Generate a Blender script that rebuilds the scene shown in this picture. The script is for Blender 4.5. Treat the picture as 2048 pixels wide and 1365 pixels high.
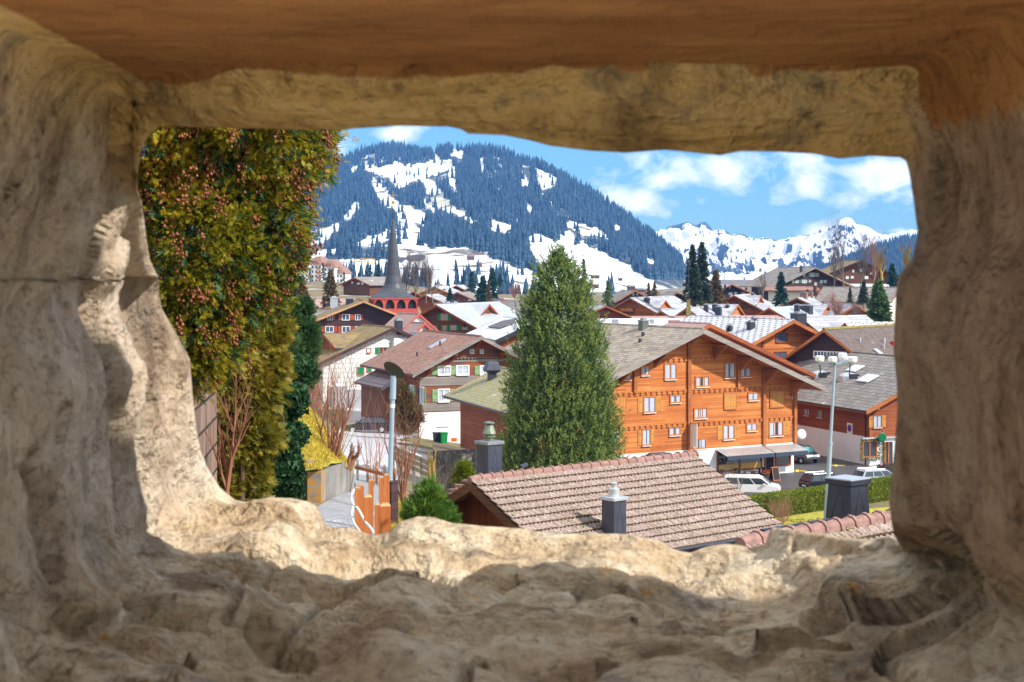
import bpy, math, random
import numpy as np
from mathutils import Vector, Matrix
for _o in list(bpy.data.objects): bpy.data.objects.remove(_o)
S = bpy.context.scene
COL = S.collection
rnd = random.Random(7)
NR = np.random.default_rng(11)
R = math.radians
F = 3200.0; HY = 540.0; CX = 1024.0; CZ = 20.0     # focal length and horizon in photo pixels; eye height in metres

HAZE = 9e-5
# ---------------------------------------------------------------- camera
cam = bpy.data.cameras.new('camera'); camo = bpy.data.objects.new('camera', cam); COL.objects.link(camo)
camo.location = (0, 0, CZ); camo.rotation_euler = (R(90), 0, 0)
cam.sensor_width = 36; cam.lens = 36 * F / 2048; cam.shift_y = (HY - 682.5) / 2048
cam.clip_start = 0.05; cam.clip_end = 40000
cam.dof.use_dof = True; cam.dof.focus_distance = 70; cam.dof.aperture_fstop = 16
S.camera = camo
S.view_settings.view_transform = 'Standard'; S.view_settings.look = 'None'
S.view_settings.gamma = 1; S.view_settings.exposure = 1.22
S.cycles.use_denoising = True
S.cycles.max_bounces = 6; S.cycles.diffuse_bounces = 3; S.cycles.glossy_bounces = 2
S.cycles.transmission_bounces = 2; S.cycles.transparent_max_bounces = 6; S.cycles.volume_bounces = 0
# ---------------------------------------------------------------- sun
SUN = Vector((0.74, -0.34, 0.66)).normalized()
sl = bpy.data.lights.new('sun', 'SUN'); sl.energy = 3.0; sl.angle = R(1.5); sl.color = (1.0, 0.955, 0.88)
so = bpy.data.objects.new('sun', sl); COL.objects.link(so); so.rotation_euler = SUN.to_track_quat('Z', 'Y').to_euler()
# ---------------------------------------------------------------- node helper
class NT:
    def __init__(s, tree): s.t = tree; s.n = tree.nodes; s.l = tree.links
    def new(s, ty, **kw):
        n = s.n.new(ty)
        for k, v in kw.items(): setattr(n, k, v)
        return n
    def lk(s, a, b): s.l.new(a, b)
    def val(s, sock, v):
        if hasattr(v, 'is_linked'): s.l.new(v, sock)
        else: sock.default_value = v
    def m(s, op, a, b=0.0, c=None, clamp=False):
        n = s.new('ShaderNodeMath', operation=op, use_clamp=clamp)
        s.val(n.inputs[0], a); s.val(n.inputs[1], b)
        if c is not None: s.val(n.inputs[2], c)
        return n.outputs[0]
    def mix(s, f, a, b, blend='MIX'):
        n = s.new('ShaderNodeMix', data_type='RGBA', blend_type=blend)
        s.val(n.inputs[0], f)
        for i, v in ((6, a), (7, b)):
            if isinstance(v, tuple) and len(v) == 3: v = v + (1,)
            s.val(n.inputs[i], v)
        return n.outputs[2]
    def mr(s, v, a, b, c=0.0, d=1.0):
        n = s.new('ShaderNodeMapRange'); s.val(n.inputs[0], v)
        for i, x in enumerate((a, b, c, d)): n.inputs[i + 1].default_value = x
        return n.outputs[0]
    def noise(s, vec, scale, detail=4, rough=0.55, dist=0.0):
        n = s.new('ShaderNodeTexNoise'); n.inputs['Scale'].default_value = scale
        n.inputs['Detail'].default_value = detail; n.inputs['Roughness'].default_value = rough
        n.inputs['Distortion'].default_value = dist
        if vec is not None: s.lk(vec, n.inputs['Vector'])
        return n.outputs['Fac']
    def mapv(s, vec, sc=(1, 1, 1), rot=(0, 0, 0)):
        n = s.new('ShaderNodeMapping'); s.lk(vec, n.inputs[0]); n.inputs['Scale'].default_value = sc
        n.inputs['Rotation'].default_value = rot
        return n.outputs[0]
    def ramp(s, f, stops):
        n = s.new('ShaderNodeValToRGB'); s.val(n.inputs[0], f)
        e = n.color_ramp.elements
        while len(e) < len(stops): e.new(0.5)
        for el, (p, c) in zip(e, stops): el.position = p; el.color = tuple(c) + (1,)
        return n.outputs[0]
    def coord(s, which): return s.new('ShaderNodeTexCoord').outputs[which]
# ---------------------------------------------------------------- world: sky with fair weather clouds
W = bpy.data.worlds.new("World"); S.world = W; W.use_nodes = True
t = NT(W.node_tree); t.n.clear()
sky = t.new('ShaderNodeTexSky', sky_type='NISHITA', sun_disc=False)
sky.sun_elevation = math.asin(SUN.z); sky.sun_rotation = math.atan2(SUN.x, SUN.y)
sky.air_density = 1.0; sky.dust_density = 0.4; sky.ozone_density = 2.2; sky.altitude = 1000
d = t.coord('Generated'); sp = t.new('ShaderNodeSeparateXYZ'); t.lk(d, sp.inputs[0])
yy = t.m('MAXIMUM', t.m('ABSOLUTE', sp.outputs[1]), 0.05)
u = t.m('DIVIDE', sp.outputs[0], yy); v = t.m('DIVIDE', sp.outputs[2], yy)
cmb = t.new('ShaderNodeCombineXYZ'); t.lk(u, cmb.inputs[0]); t.lk(v, cmb.inputs[1])
uv2 = t.mapv(cmb.outputs[0], (1, 1.5, 1))
n1 = t.noise(uv2, 26, 7, 0.58, 0.3)
tot = None
for (bx, by, rx, ry, w) in ((1250, 400, 85, 34, .8), (1330, 345, 90, 45, .72), (1480, 335, 110, 45, .8), (1610, 360, 70, 52, .85), (1760, 350, 100, 52, .8),
                            (1690, 395, 60, 20, .55), (1637, 458, 42, 24, .95), (790, 268, 60, 18, .7), (700, 290, 60, 26, .5), (1370, 400, 60, 22, .55), (1810, 390, 70, 30, .6),
                            (1800, 462, 60, 8, .4), (1700, 150, 300, 80, .7), (700, 60, 300, 120, .6)):
    ex = t.m('DIVIDE', t.m('SUBTRACT', u, (bx - CX) / F), rx / F); ey = t.m('DIVIDE', t.m('SUBTRACT', v, (HY - by) / F), ry / F)
    g = t.m('MULTIPLY', t.m('POWER', 2.718, t.m('MULTIPLY', t.m('ADD', t.m('MULTIPLY', ex, ex), t.m('MULTIPLY', ey, ey)), -0.9)), w)
    tot = g if tot is None else t.m('MAXIMUM', tot, g)
front = t.m('GREATER_THAN', sp.outputs[1], 0.0)
tot = t.m('MULTIPLY', tot, front)
dens = t.mr(t.m('ADD', t.m('MULTIPLY', t.m('SUBTRACT', n1, 0.5), 2.4), tot), 0.28, 0.86)
n2 = t.noise(uv2, 60, 4, 0.5)
away = t.m('SUBTRACT', 1.0, t.mr(sp.outputs[1], .78, .90)); n3 = t.noise(d, 2.3, 6, .58, .4)      # unseen bright cloud added outside the view as fill light
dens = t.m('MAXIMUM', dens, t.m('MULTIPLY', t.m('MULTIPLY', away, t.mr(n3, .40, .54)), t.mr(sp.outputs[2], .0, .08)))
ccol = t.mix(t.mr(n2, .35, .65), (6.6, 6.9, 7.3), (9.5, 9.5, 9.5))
skyc = t.mix(1.0, sky.outputs[0], (.38, .62, .80), 'MULTIPLY')
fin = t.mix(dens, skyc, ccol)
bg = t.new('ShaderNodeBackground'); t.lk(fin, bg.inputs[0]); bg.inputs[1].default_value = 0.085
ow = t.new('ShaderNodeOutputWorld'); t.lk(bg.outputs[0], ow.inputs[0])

# ---------------------------------------------------------------- helpers
def P(px, py, D): return Vector(((px - CX) / F * D, D, CZ + (HY - py) / F * D))
def PX(p): return (CX + p[0] / p[1] * F, HY - (p[2] - CZ) / p[1] * F)

def _hash(ix, iy, iz, seed):
    h = (ix * 374761393 + iy * 668265263 + iz * 1440662683 + seed * 144665) & 0xffffffff
    h = ((h ^ (h >> 13)) * 1274126177) & 0xffffffff
    return ((h ^ (h >> 16)) & 0xffff) / 65535.0
def vnoise(x, y, z=0.0, seed=0):
    x, y, z = np.broadcast_arrays(np.asarray(x, float), np.asarray(y, float), np.asarray(z, float))
    ix, iy, iz = np.floor(x).astype(np.int64), np.floor(y).astype(np.int64), np.floor(z).astype(np.int64)
    fx, fy, fz = x - ix, y - iy, z - iz
    fx, fy, fz = [q * q * (3 - 2 * q) for q in (fx, fy, fz)]
    r = 0
    for a in (0, 1):
        for b in (0, 1):
            for c in (0, 1):
                w = (fx if a else 1 - fx) * (fy if b else 1 - fy) * (fz if c else 1 - fz)
                r = r + w * _hash(ix + a, iy + b, iz + c, seed)
    return r * 2 - 1
def fbm(x, y, z=0.0, o=4, seed=0, g=0.5):
    r = 0; am = 1; tt = 0
    for i in range(o):
        k = 2.03 ** i
        r = r + am * vnoise(np.asarray(x) * k, np.asarray(y) * k, np.asarray(z) * k, seed + i); tt += am; am *= g
    return r / tt
def worley(x, y, z, seed=0):
    x, y, z = np.broadcast_arrays(np.asarray(x, float), np.asarray(y, float), np.asarray(z, float)); ix, iy, iz = [np.floor(q).astype(np.int64) for q in (x, y, z)]
    f1 = np.full(x.shape, 9.); f2 = f1.copy(); v = np.zeros(x.shape)
    for a in (-1, 0, 1):
        for b in (-1, 0, 1):
            for c in (-1, 0, 1):
                jx, jy, jz = ix + a, iy + b, iz + c
                d = np.sqrt((jx + _hash(jx, jy, jz, seed) - x) ** 2 + (jy + _hash(jx, jy, jz, seed + 1) - y) ** 2 + (jz + _hash(jx, jy, jz, seed + 2) - z) ** 2)
                n = d < f1; f2 = np.where(n, f1, np.minimum(f2, d)); v = np.where(n, _hash(jx, jy, jz, seed + 3), v); f1 = np.where(n, d, f1)
    return f1, f2, v
def sst(e0, e1, x):
    q = np.clip((np.asarray(x, float) - e0) / (e1 - e0), 0, 1); return q * q * (3 - 2 * q)

def tag(o, label=None, cat=None, group=None, kind=None):
    if label: o['label'] = label
    if cat: o['category'] = cat
    if group: o['group'] = group
    if kind: o['kind'] = kind
    return o
def thing(name, loc, rz, label, cat, group=None):
    o = bpy.data.objects.new(name, None); COL.objects.link(o); o.empty_display_size = .3
    o.location = loc; o.rotation_euler = (0, 0, rz); return tag(o, label, cat, group)
def copy_tree(o, parent=None):
    c = o.copy(); COL.objects.link(c); c.parent = parent
    for ch in o.children: copy_tree(ch, c)
    return c

class MB:
    def __init__(s): s.v = []; s.f = []; s.mi = []; s.cur = 0
    def add(s, vs, fs, mi=None):
        b = len(s.v); s.v.extend([tuple(q) for q in vs]); s.f.extend([tuple(b + i for i in f) for f in fs])
        s.mi.extend([s.cur if mi is None else mi] * len(fs)); return s
    def box(s, x0, x1, y0, y1, z0, z1, mi=None):
        s.add([(x0, y0, z0), (x1, y0, z0), (x1, y1, z0), (x0, y1, z0), (x0, y0, z1), (x1, y0, z1), (x1, y1, z1), (x0, y1, z1)],
              [(0, 3, 2, 1), (4, 5, 6, 7), (0, 1, 5, 4), (1, 2, 6, 5), (2, 3, 7, 6), (3, 0, 4, 7)], mi); return s
    def fbox(s, p0, t, n, s0, s1, n0, n1, z0, z1, mi=None):     # box in a frame: tangent t, normal n, up z
        b = len(s.v)
        vs = []
        for zz in (z0, z1):
            for (a, c) in ((s0, n0), (s1, n0), (s1, n1), (s0, n1)):
                q = p0 + t * a + n * c; vs.append((q.x, q.y, q.z + zz))
        s.add(vs, [(0, 3, 2, 1), (4, 5, 6, 7), (0, 1, 5, 4), (1, 2, 6, 5), (2, 3, 7, 6), (3, 0, 4, 7)], mi); return s
    def prism(s, poly, d, mi=None):                              # poly: 3D points, d: extrusion vector
        n = len(poly); d = Vector(d); vs = [Vector(q) for q in poly]; vs += [q + d for q in vs]
        s.add(vs, [tuple(range(n))[::-1], tuple(range(n, 2 * n))] + [(i, (i + 1) % n, n + (i + 1) % n, n + i) for i in range(n)], mi); return s
    def tube(s, p0, p1, r0, r1=None, n=8, mi=None, cap=True):
        r1 = r0 if r1 is None else r1; p0, p1 = Vector(p0), Vector(p1); ax = (p1 - p0)
        if ax.length < 1e-6: return s
        ax.normalize(); a = ax.orthogonal().normalized(); b = ax.cross(a); vs = []
        for p, r in ((p0, r0), (p1, r1)):
            for i in range(n):
                th = 2 * math.pi * i / n; vs.append(p + a * (r * math.cos(th)) + b * (r * math.sin(th)))
        fs = [(i, (i + 1) % n, n + (i + 1) % n, n + i) for i in range(n)]
        if cap: fs += [tuple(range(n))[::-1], tuple(range(n, 2 * n))]
        s.add(vs, fs, mi); return s
    def path(s, pts, r, n=6, mi=None):
        for a, b in zip(pts[:-1], pts[1:]): s.tube(a, b, r, r, n, mi)
        return s
    def lathe(s, prof, c=(0, 0, 0), n=16, rot=0.0, mi=None, sx=1, sy=1):
        vs = []
        for (r, z) in prof:
            for i in range(n):
                th = rot + 2 * math.pi * i / n; vs.append((c[0] + sx * r * math.cos(th), c[1] + sy * r * math.sin(th), c[2] + z))
        k = len(prof); fs = [(j * n + i, j * n + (i + 1) % n, (j + 1) * n + (i + 1) % n, (j + 1) * n + i) for j in range(k - 1) for i in range(n)]
        fs += [tuple(range(n))[::-1], tuple(range((k - 1) * n, k * n))]
        s.add(vs, fs, mi); return s
    def build(s, name, mats, parent=None, smooth=False, bevel=0):
        o = arr_obj(name, np.array(s.v, float).reshape(-1, 3), s.f, mats, parent, smooth, s.mi)
        if bevel:
            m = o.modifiers.new('bevel', 'BEVEL'); m.width = bevel; m.segments = 1; m.limit_method = 'ANGLE'
        return o
def arr_obj(name, V, Fc, mats, parent=None, smooth=False, mi=None, uv=True):
    me = bpy.data.meshes.new(name); V = np.asarray(V, float)
    if isinstance(Fc, np.ndarray):
        n, k = Fc.shape
        me.vertices.add(len(V)); me.vertices.foreach_set('co', V.ravel())
        me.loops.add(n * k); me.loops.foreach_set('vertex_index', Fc.astype(np.int32).ravel())
        me.polygons.add(n); me.polygons.foreach_set('loop_start', np.arange(0, n * k, k, dtype=np.int32))
        me.update(calc_edges=True)
    else:
        me.from_pydata([tuple(q) for q in V], [], [list(f) for f in Fc]); me.update()
    if not isinstance(mats, (list, tuple)): mats = [mats]
    for m in mats: me.materials.append(MAT(m))
    if mi is not None and len(mats) > 1: me.polygons.foreach_set('material_index', np.array(mi, dtype=np.int32))
    if smooth: me.polygons.foreach_set('use_smooth', [True] * len(me.polygons))
    if uv and len(me.polygons):
        npl = len(me.polygons); nl = len(me.loops)
        nor = np.empty(npl * 3); me.polygons.foreach_get('normal', nor); nor = nor.reshape(-1, 3)
        lt = np.empty(npl, dtype=np.int32); me.polygons.foreach_get('loop_total', lt)
        lv = np.empty(nl, dtype=np.int32); me.loops.foreach_get('vertex_index', lv)
        T = np.stack([-nor[:, 1], nor[:, 0], np.zeros(npl)], 1); ln = np.linalg.norm(T, axis=1)
        T[ln < 1e-3] = (1, 0, 0); T /= np.maximum(np.linalg.norm(T, axis=1), 1e-9)[:, None]
        B = np.cross(nor, T); Tl = np.repeat(T, lt, 0); Bl = np.repeat(B, lt, 0); Pl = V[lv]
        U = np.stack([(Pl * Tl).sum(1), (Pl * Bl).sum(1)], 1)
        ul = me.uv_layers.new(name='uv'); ul.data.foreach_set('uv', U.ravel())
    o = bpy.data.objects.new(name, me); COL.objects.link(o)
    if parent is not None: o.parent = parent
    return o

# ---------------------------------------------------------------- materials
_M = {}; _D = {}
def MAT(k):
    if not isinstance(k, str): return k
    if k not in _M:
        m = bpy.data.materials.new(k); m.use_nodes = True; t = NT(m.node_tree); t.n.clear()
        b = t.new('ShaderNodeBsdfPrincipled'); o = t.new('ShaderNodeOutputMaterial'); t.lk(b.outputs[0], o.inputs[0])
        _D[k](t, b, o); _M[k] = m
    return _M[k]
def setb(t, b, col, rough=0.8, metal=0, bump=None, bs=0.5, bd=0.02, spec=0.3):
    if isinstance(col, tuple) and len(col) == 3: col = col + (1,)
    t.val(b.inputs['Base Color'], col); t.val(b.inputs['Roughness'], rough); b.inputs['Metallic'].default_value = metal
    b.inputs['Specular IOR Level'].default_value = spec
    if bump is not None:
        n = t.new('ShaderNodeBump'); n.inputs['Strength'].default_value = bs; n.inputs['Distance'].default_value = bd
        t.lk(bump, n.inputs['Height']); t.lk(n.outputs[0], b.inputs['Normal'])
def sc3(c, k): return tuple(min(1, x * k) for x in c)
def plain(name, c, rough=0.6, metal=0, var=0.18, scale=3.0, spec=0.3, bs=0.15):
    def f(t, b, o):
        g = t.coord('Object'); n = t.noise(g, scale, 5, .6); n2 = t.noise(g, scale * 14, 3, .6)
        col = t.mix(t.mr(n, .3, .7), sc3(c, 1 - var), sc3(c, 1 + var)); col = t.mix(t.mr(n2, .35, .75, 0, .35), col, sc3(c, 1 - var * 1.6))
        setb(t, b, col, rough, metal, n2, bs, .01, spec)
    _D[name] = f
def wood(name, c1, c2, c3, pl=.17, ln=4.5, grey=None, rough=.65, grain=1.0, vert=False):
    def f(t, b, o):
        uv = t.coord('UV')
        if vert: uv = t.mapv(uv, (1, 1, 1), (0, 0, R(90)))
        br = t.new('ShaderNodeTexBrick'); t.lk(uv, br.inputs[0]); br.inputs['Scale'].default_value = 1
        br.inputs['Brick Width'].default_value = ln; br.inputs['Row Height'].default_value = pl
        br.inputs['Mortar Size'].default_value = .009 if pl < 50 else 0; br.inputs['Mortar Smooth'].default_value = .5; br.offset = .37
        br.inputs['Color1'].default_value = (0, 0, 0, 1); br.inputs['Color2'].default_value = (1, 1, 1, 1); br.inputs['Mortar'].default_value = (.5, .5, .5, 1)
        gr = t.noise(t.mapv(uv, (1.2, 22, 1)), 3.0, 5, .65, .4)
        big = t.noise(uv, .35, 3, .5)
        fac = t.m('ADD', t.m('MULTIPLY', br.outputs[0], .26), t.m('ADD', t.m('MULTIPLY', gr, .62), t.m('MULTIPLY', big, .45)))
        col = t.ramp(t.mr(fac, .32, 1.0), [(0, c1), (.5, c2), (1, c3)])
        if grey: col = t.mix(t.mr(t.noise(t.mapv(uv, (.5, 1.4, 1)), 1.1, 4, .6), .5, .62), col, grey)
        col = t.mix(br.outputs['Fac'], col, sc3(c1, .35))
        h = t.m('SUBTRACT', t.m('MULTIPLY', gr, .25), br.outputs['Fac'])
        setb(t, b, col, rough, 0, h, .5, .02, .25)
    _D[name] = f
def tiles(name, c1, c2, w=.3, h=.32, moss=0, snow=0, mossc=(.20, .17, .025), snowc=(.78, .8, .84), rough=.75, dots=False, mort=None, metal=0, mscale=.6):
    def f(t, b, o):
        uv = t.coord('UV')
        br = t.new('ShaderNodeTexBrick'); t.lk(uv, br.inputs[0]); br.inputs['Scale'].default_value = 1
        br.inputs['Brick Width'].default_value = w; br.inputs['Row Height'].default_value = h
        br.inputs['Mortar Size'].default_value = min(w, h) * (.07 if not dots else .05); br.inputs['Mortar Smooth'].default_value = .4
        br.inputs['Color1'].default_value = (0, 0, 0, 1); br.inputs['Color2'].default_value = (1, 1, 1, 1); br.inputs['Mortar'].default_value = (.5, .5, .5, 1)
        n = t.noise(uv, .45, 4, .6); n2 = t.noise(uv, 9, 4, .6)
        fac = t.m('ADD', t.m('MULTIPLY', br.outputs[0], .5), t.m('ADD', t.m('MULTIPLY', n, .5), t.m('MULTIPLY', n2, .3)))
        col = t.mix(t.mr(fac, .25, 1.05), c1, c2)
        col = t.mix(br.outputs['Fac'], col, mort or sc3(c1, .4))
        if dots:
            vo = t.new('ShaderNodeTexBrick'); t.lk(uv, vo.inputs[0]); vo.inputs['Scale'].default_value = 1; vo.offset = .5
            vo.inputs['Brick Width'].default_value = w * 2; vo.inputs['Row Height'].default_value = h * 1.0; vo.inputs['Mortar Size'].default_value = .1
            sx = t.new('ShaderNodeSeparateXYZ'); t.lk(uv, sx.inputs[0])
            a = t.m('SINE', t.m('MULTIPLY', sx.outputs[0], 2 * math.pi / dots)); c = t.m('SINE', t.m('MULTIPLY', sx.outputs[1], 2 * math.pi / (dots * 1.0)))
            col = t.mix(t.mr(t.m('MULTIPLY', a, c), .45, .6, 0, .85), col, (.08, .075, .08))
        if moss:
            mm = t.m('MULTIPLY', t.mr(t.noise(uv, mscale, 5, .65), .62 - moss * .3, .8 - moss * .3), t.mr(t.noise(uv, 7, 4, .7), .42, .6))
            col = t.mix(mm, col, t.mix(n2, mossc, sc3(mossc, 1.7)))
        if snow:
            ss = t.mr(t.m('ADD', t.noise(uv, .35, 5, .6), t.m('MULTIPLY', n2, .25)), .82 - snow * .5, .9 - snow * .5)
            col = t.mix(ss, col, snowc)
        setb(t, b, col, rough, metal, t.m('SUBTRACT', t.m('MULTIPLY', n2, .3), br.outputs['Fac']), .45, .03, .3)
    _D[name] = f
def stonemat(name, c1, c2, c3, scale=4, mort=(.35, .34, .32), rnd_=.9):
    def f(t, b, o):
        g = t.coord('Object'); v = t.new('ShaderNodeTexVoronoi', feature='DISTANCE_TO_EDGE'); v.inputs['Scale'].default_value = scale
        gg = t.mapv(g, (1, 1, 1.5)); t.lk(gg, v.inputs[0]); v2 = t.new('ShaderNodeTexVoronoi'); v2.inputs['Scale'].default_value = scale; t.lk(gg, v2.inputs[0])
        s2 = t.new('ShaderNodeSeparateColor'); t.lk(v2.outputs['Color'], s2.inputs[0])
        col = t.ramp(t.m('ADD', t.m('MULTIPLY', s2.outputs[0], .7), t.m('MULTIPLY', t.noise(g, scale * 5, 4), .3)), [(0, c1), (.5, c2), (1, c3)])
        e = t.mr(v.outputs['Distance'], .0, .07)
        setb(t, b, t.mix(e, mort, col), .85, 0, e, .6, .03)
    _D[name] = f
def leafmat(name, stops, trans=.35, rough=.55):
    def f(t, b, o):
        r = t.new('ShaderNodeNewGeometry').outputs['Random Per Island']; n = t.noise(t.coord('Object'), .9, 3, .6)
        fac = t.m('ADD', t.m('MULTIPLY', r, .6), t.m('MULTIPLY', t.mr(n, .3, .7), .4))
        col = t.ramp(fac, stops); setb(t, b, col, rough, 0, None, spec=.25)
        tr = t.new('ShaderNodeBsdfTranslucent'); t.lk(col, tr.inputs[0]); mx = t.new('ShaderNodeMixShader'); mx.inputs[0].default_value = trans
        t.lk(b.outputs[0], mx.inputs[1]); t.lk(tr.outputs[0], mx.inputs[2]); t.lk(mx.outputs[0], o.inputs[0])
    _D[name] = f
def glass(name, c=(.03, .04, .05), curtain=None, rough=.06):
    def f(t, b, o):
        col = c
        if curtain:
            g = t.coord('UV'); sx = t.new('ShaderNodeSeparateXYZ'); t.lk(g, sx.inputs[0])
            w = t.noise(t.mapv(g, (9, .4, 1)), 1.5, 2); col = t.mix(t.mr(w, .35, .65), curtain, sc3(curtain, .55))
        setb(t, b, col, rough, 0, None, spec=.7)
    _D[name] = f
def rockwall(name, c1, c2, c3, lich=0, st=(1, 1, 1)):
    def f(t, b, o):
        g = t.coord('Object'); gs = t.mapv(g, st)
        a = t.noise(gs, 5, 8, .62, .5); c = t.noise(g, 34, 7, .65); big = t.noise(g, 2.2, 3)
        fac = t.m('ADD', t.m('MULTIPLY', a, .55), t.m('ADD', t.m('MULTIPLY', c, .35), t.m('MULTIPLY', big, .3)))
        col = t.ramp(t.mr(fac, .36, .82), [(0, c1), (.45, c2), (1, c3)])
        if lich: col = t.mix(t.mr(t.noise(g, 13, 4, .6), .69, .73, 0, lich), col, (.62, .30, .02))
        pit = t.mr(t.noise(gs, 17, 5, .6), .35, .5)
        hh = t.m('ADD', t.m('MULTIPLY', a, 1.6), t.m('ADD', t.m('MULTIPLY', c, .45), t.m('MULTIPLY', pit, .25)))
        setb(t, b, col, .92, 0, hh, .9, .03, .15)
    _D[name] = f
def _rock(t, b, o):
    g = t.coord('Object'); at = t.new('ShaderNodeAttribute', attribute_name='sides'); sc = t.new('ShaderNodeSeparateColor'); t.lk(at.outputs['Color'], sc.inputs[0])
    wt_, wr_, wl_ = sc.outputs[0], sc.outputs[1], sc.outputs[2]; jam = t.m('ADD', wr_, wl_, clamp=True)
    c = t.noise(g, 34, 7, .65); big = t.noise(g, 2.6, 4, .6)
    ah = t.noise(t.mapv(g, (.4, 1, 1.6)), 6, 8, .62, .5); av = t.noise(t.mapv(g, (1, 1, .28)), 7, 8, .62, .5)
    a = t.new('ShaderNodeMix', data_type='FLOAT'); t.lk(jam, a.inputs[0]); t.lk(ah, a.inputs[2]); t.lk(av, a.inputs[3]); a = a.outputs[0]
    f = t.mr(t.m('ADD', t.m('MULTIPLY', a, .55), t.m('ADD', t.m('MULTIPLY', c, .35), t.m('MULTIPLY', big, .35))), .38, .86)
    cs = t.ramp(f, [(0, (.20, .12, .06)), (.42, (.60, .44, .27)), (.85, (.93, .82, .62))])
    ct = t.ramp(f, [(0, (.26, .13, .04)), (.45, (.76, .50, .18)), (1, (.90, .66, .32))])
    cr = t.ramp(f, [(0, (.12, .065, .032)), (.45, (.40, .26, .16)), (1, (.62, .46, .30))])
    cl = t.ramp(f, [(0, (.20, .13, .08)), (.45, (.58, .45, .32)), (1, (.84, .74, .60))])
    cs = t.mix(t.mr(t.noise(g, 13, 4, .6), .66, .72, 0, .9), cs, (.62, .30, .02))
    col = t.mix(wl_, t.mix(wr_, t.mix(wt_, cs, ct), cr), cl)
    col = t.mix(t.mr(t.noise(g, 60, 5, .7), .52, .68, 0, .55), col, (.12, .08, .05))
    pz = t.noise(t.mapv(g, (1, 1, .6)), 3.4, 6, .62, .8); col = t.mix(t.mr(pz, .55, .66, 0, .62), col, (.13, .07, .035)); col = t.mix(t.mr(t.noise(g, 7.5, 5, .6), .58, .66, 0, .5), col, (.20, .17, .14))
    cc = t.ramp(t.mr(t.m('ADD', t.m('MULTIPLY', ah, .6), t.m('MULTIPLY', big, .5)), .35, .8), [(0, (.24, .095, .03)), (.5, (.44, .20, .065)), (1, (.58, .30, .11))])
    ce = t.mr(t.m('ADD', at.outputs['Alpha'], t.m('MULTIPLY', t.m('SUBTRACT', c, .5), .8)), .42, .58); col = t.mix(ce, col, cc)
    pit = t.mr(t.noise(g, 16, 5, .6), .35, .5)
    setb(t, b, col, .92, 0, t.m('ADD', t.m('MULTIPLY', a, 1.6), t.m('ADD', t.m('MULTIPLY', c, .45), t.m('MULTIPLY', pit, .25))), 1.0, .06, .15)
_D['rock'] = _rock
rockwall('rock_left', (.09, .062, .04), (.30, .23, .16), (.50, .42, .33), .25, (1, 1, .3))
rockwall('rock_right', (.08, .05, .028), (.24, .165, .10), (.38, .29, .19), 0, (1, 1, .35))
rockwall('rock_top', (.14, .08, .03), (.44, .29, .13), (.58, .42, .22), 0, (.3, 1, 1.6))
rockwall('rock_sill', (.20, .14, .085), (.47, .38, .27), (.72, .64, .52), .9, (.7, 1, 1))
rockwall('rock_ceiling', (.36, .15, .05), (.50, .225, .07), (.58, .29, .10), 0, (.4, .4, .4))
wood('wood_orange', (.22, .055, .014), (.48, .145, .034), (.70, .31, .085), .17)
wood('wood_red', (.15, .036, .014), (.27, .068, .022), (.38, .12, .036), .17)
wood('wood_red_weather', (.14, .036, .018), (.25, .065, .026), (.36, .13, .05), .17, grey=(.09, .08, .085))
wood('wood_brown', (.07, .028, .015), (.12, .05, .027), (.18, .08, .04), .19)
wood('wood_dark', (.032, .016, .018), (.055, .028, .030), (.085, .042, .04), .2)
wood('wood_pale', (.36, .17, .07), (.52, .27, .12), (.64, .38, .2), .2)
wood('wood_beam', (.20, .055, .018), (.34, .11, .032), (.46, .17, .05), .6, 5)
wood('wood_soffit', (.30, .085, .022), (.45, .15, .04), (.58, .22, .06), .14, 3)
wood('wood_grey', (.13, .11, .10), (.24, .21, .19), (.36, .32, .29), .45, 7)
wood('wood_post', (.26, .07, .02), (.44, .135, .035), (.58, .22, .07), 60, 60, vert=True)
wood('wood_door', (.10, .035, .02), (.17, .06, .035), (.24, .10, .05), .16, 4, vert=True)
wood('wood_shutter', (.36, .14, .03), (.50, .22, .05), (.62, .32, .09), .12, 4, vert=True)
wood('wood_fence', (.16, .115, .08), (.27, .2, .15), (.38, .31, .25), 60, 60, vert=True)
tiles('roof_stone', (.18, .145, .11), (.44, .385, .32), .55, .42, moss=.35, snow=.10, mort=(.07, .05, .035))
tiles('roof_moss', (.20, .18, .16), (.38, .35, .32), .35, .33, moss=1.0, snow=.12, mossc=(.26, .24, .03), mscale=1.5)
tiles('roof_mossy_brown', (.13, .085, .055), (.27, .20, .14), .28, .26, moss=.8, mossc=(.22, .16, .02), mscale=.7)
tiles('roof_brown', (.20, .10, .072), (.42, .24, .18), .34, .30, moss=.1, snow=.05)
tiles('roof_pink', (.34, .20, .18), (.48, .33, .29), .28, .3, moss=0, snow=.12, snowc=(.6, .58, .6))
tiles('roof_dark', (.08, .058, .052), (.18, .14, .125), .3, .34, moss=.06, snow=.06)
tiles('roof_darkgrey', (.12, .11, .12), (.2, .185, .19), .3, .3, snow=.1)
tiles('roof_grey', (.17, .15, .135), (.31, .28, .26), .7, .6, moss=.15, snow=.10, mort=(.06, .055, .05))
tiles('roof_snow', (.22, .22, .24), (.44, .45, .50), 5, .8, snow=.30, snowc=(.50, .52, .58), mort=(.16, .15, .16))
tiles('roof_dots', (.48, .49, .53), (.62, .63, .67), .6, .6, snow=.1, dots=1.15)
tiles('roof_metal', (.27, .29, .32), (.42, .45, .49), .6, .6, snow=.12, snowc=(.6, .62, .66), rough=.45, mort=(.33, .35, .38))
tiles('roof_ribbed', (.20, .15, .15), (.27, .21, .21), 5, 1.1, rough=.5)
tiles('roof_slate', (.045, .05, .06), (.085, .092, .11), .25, .3, rough=.45)
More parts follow.
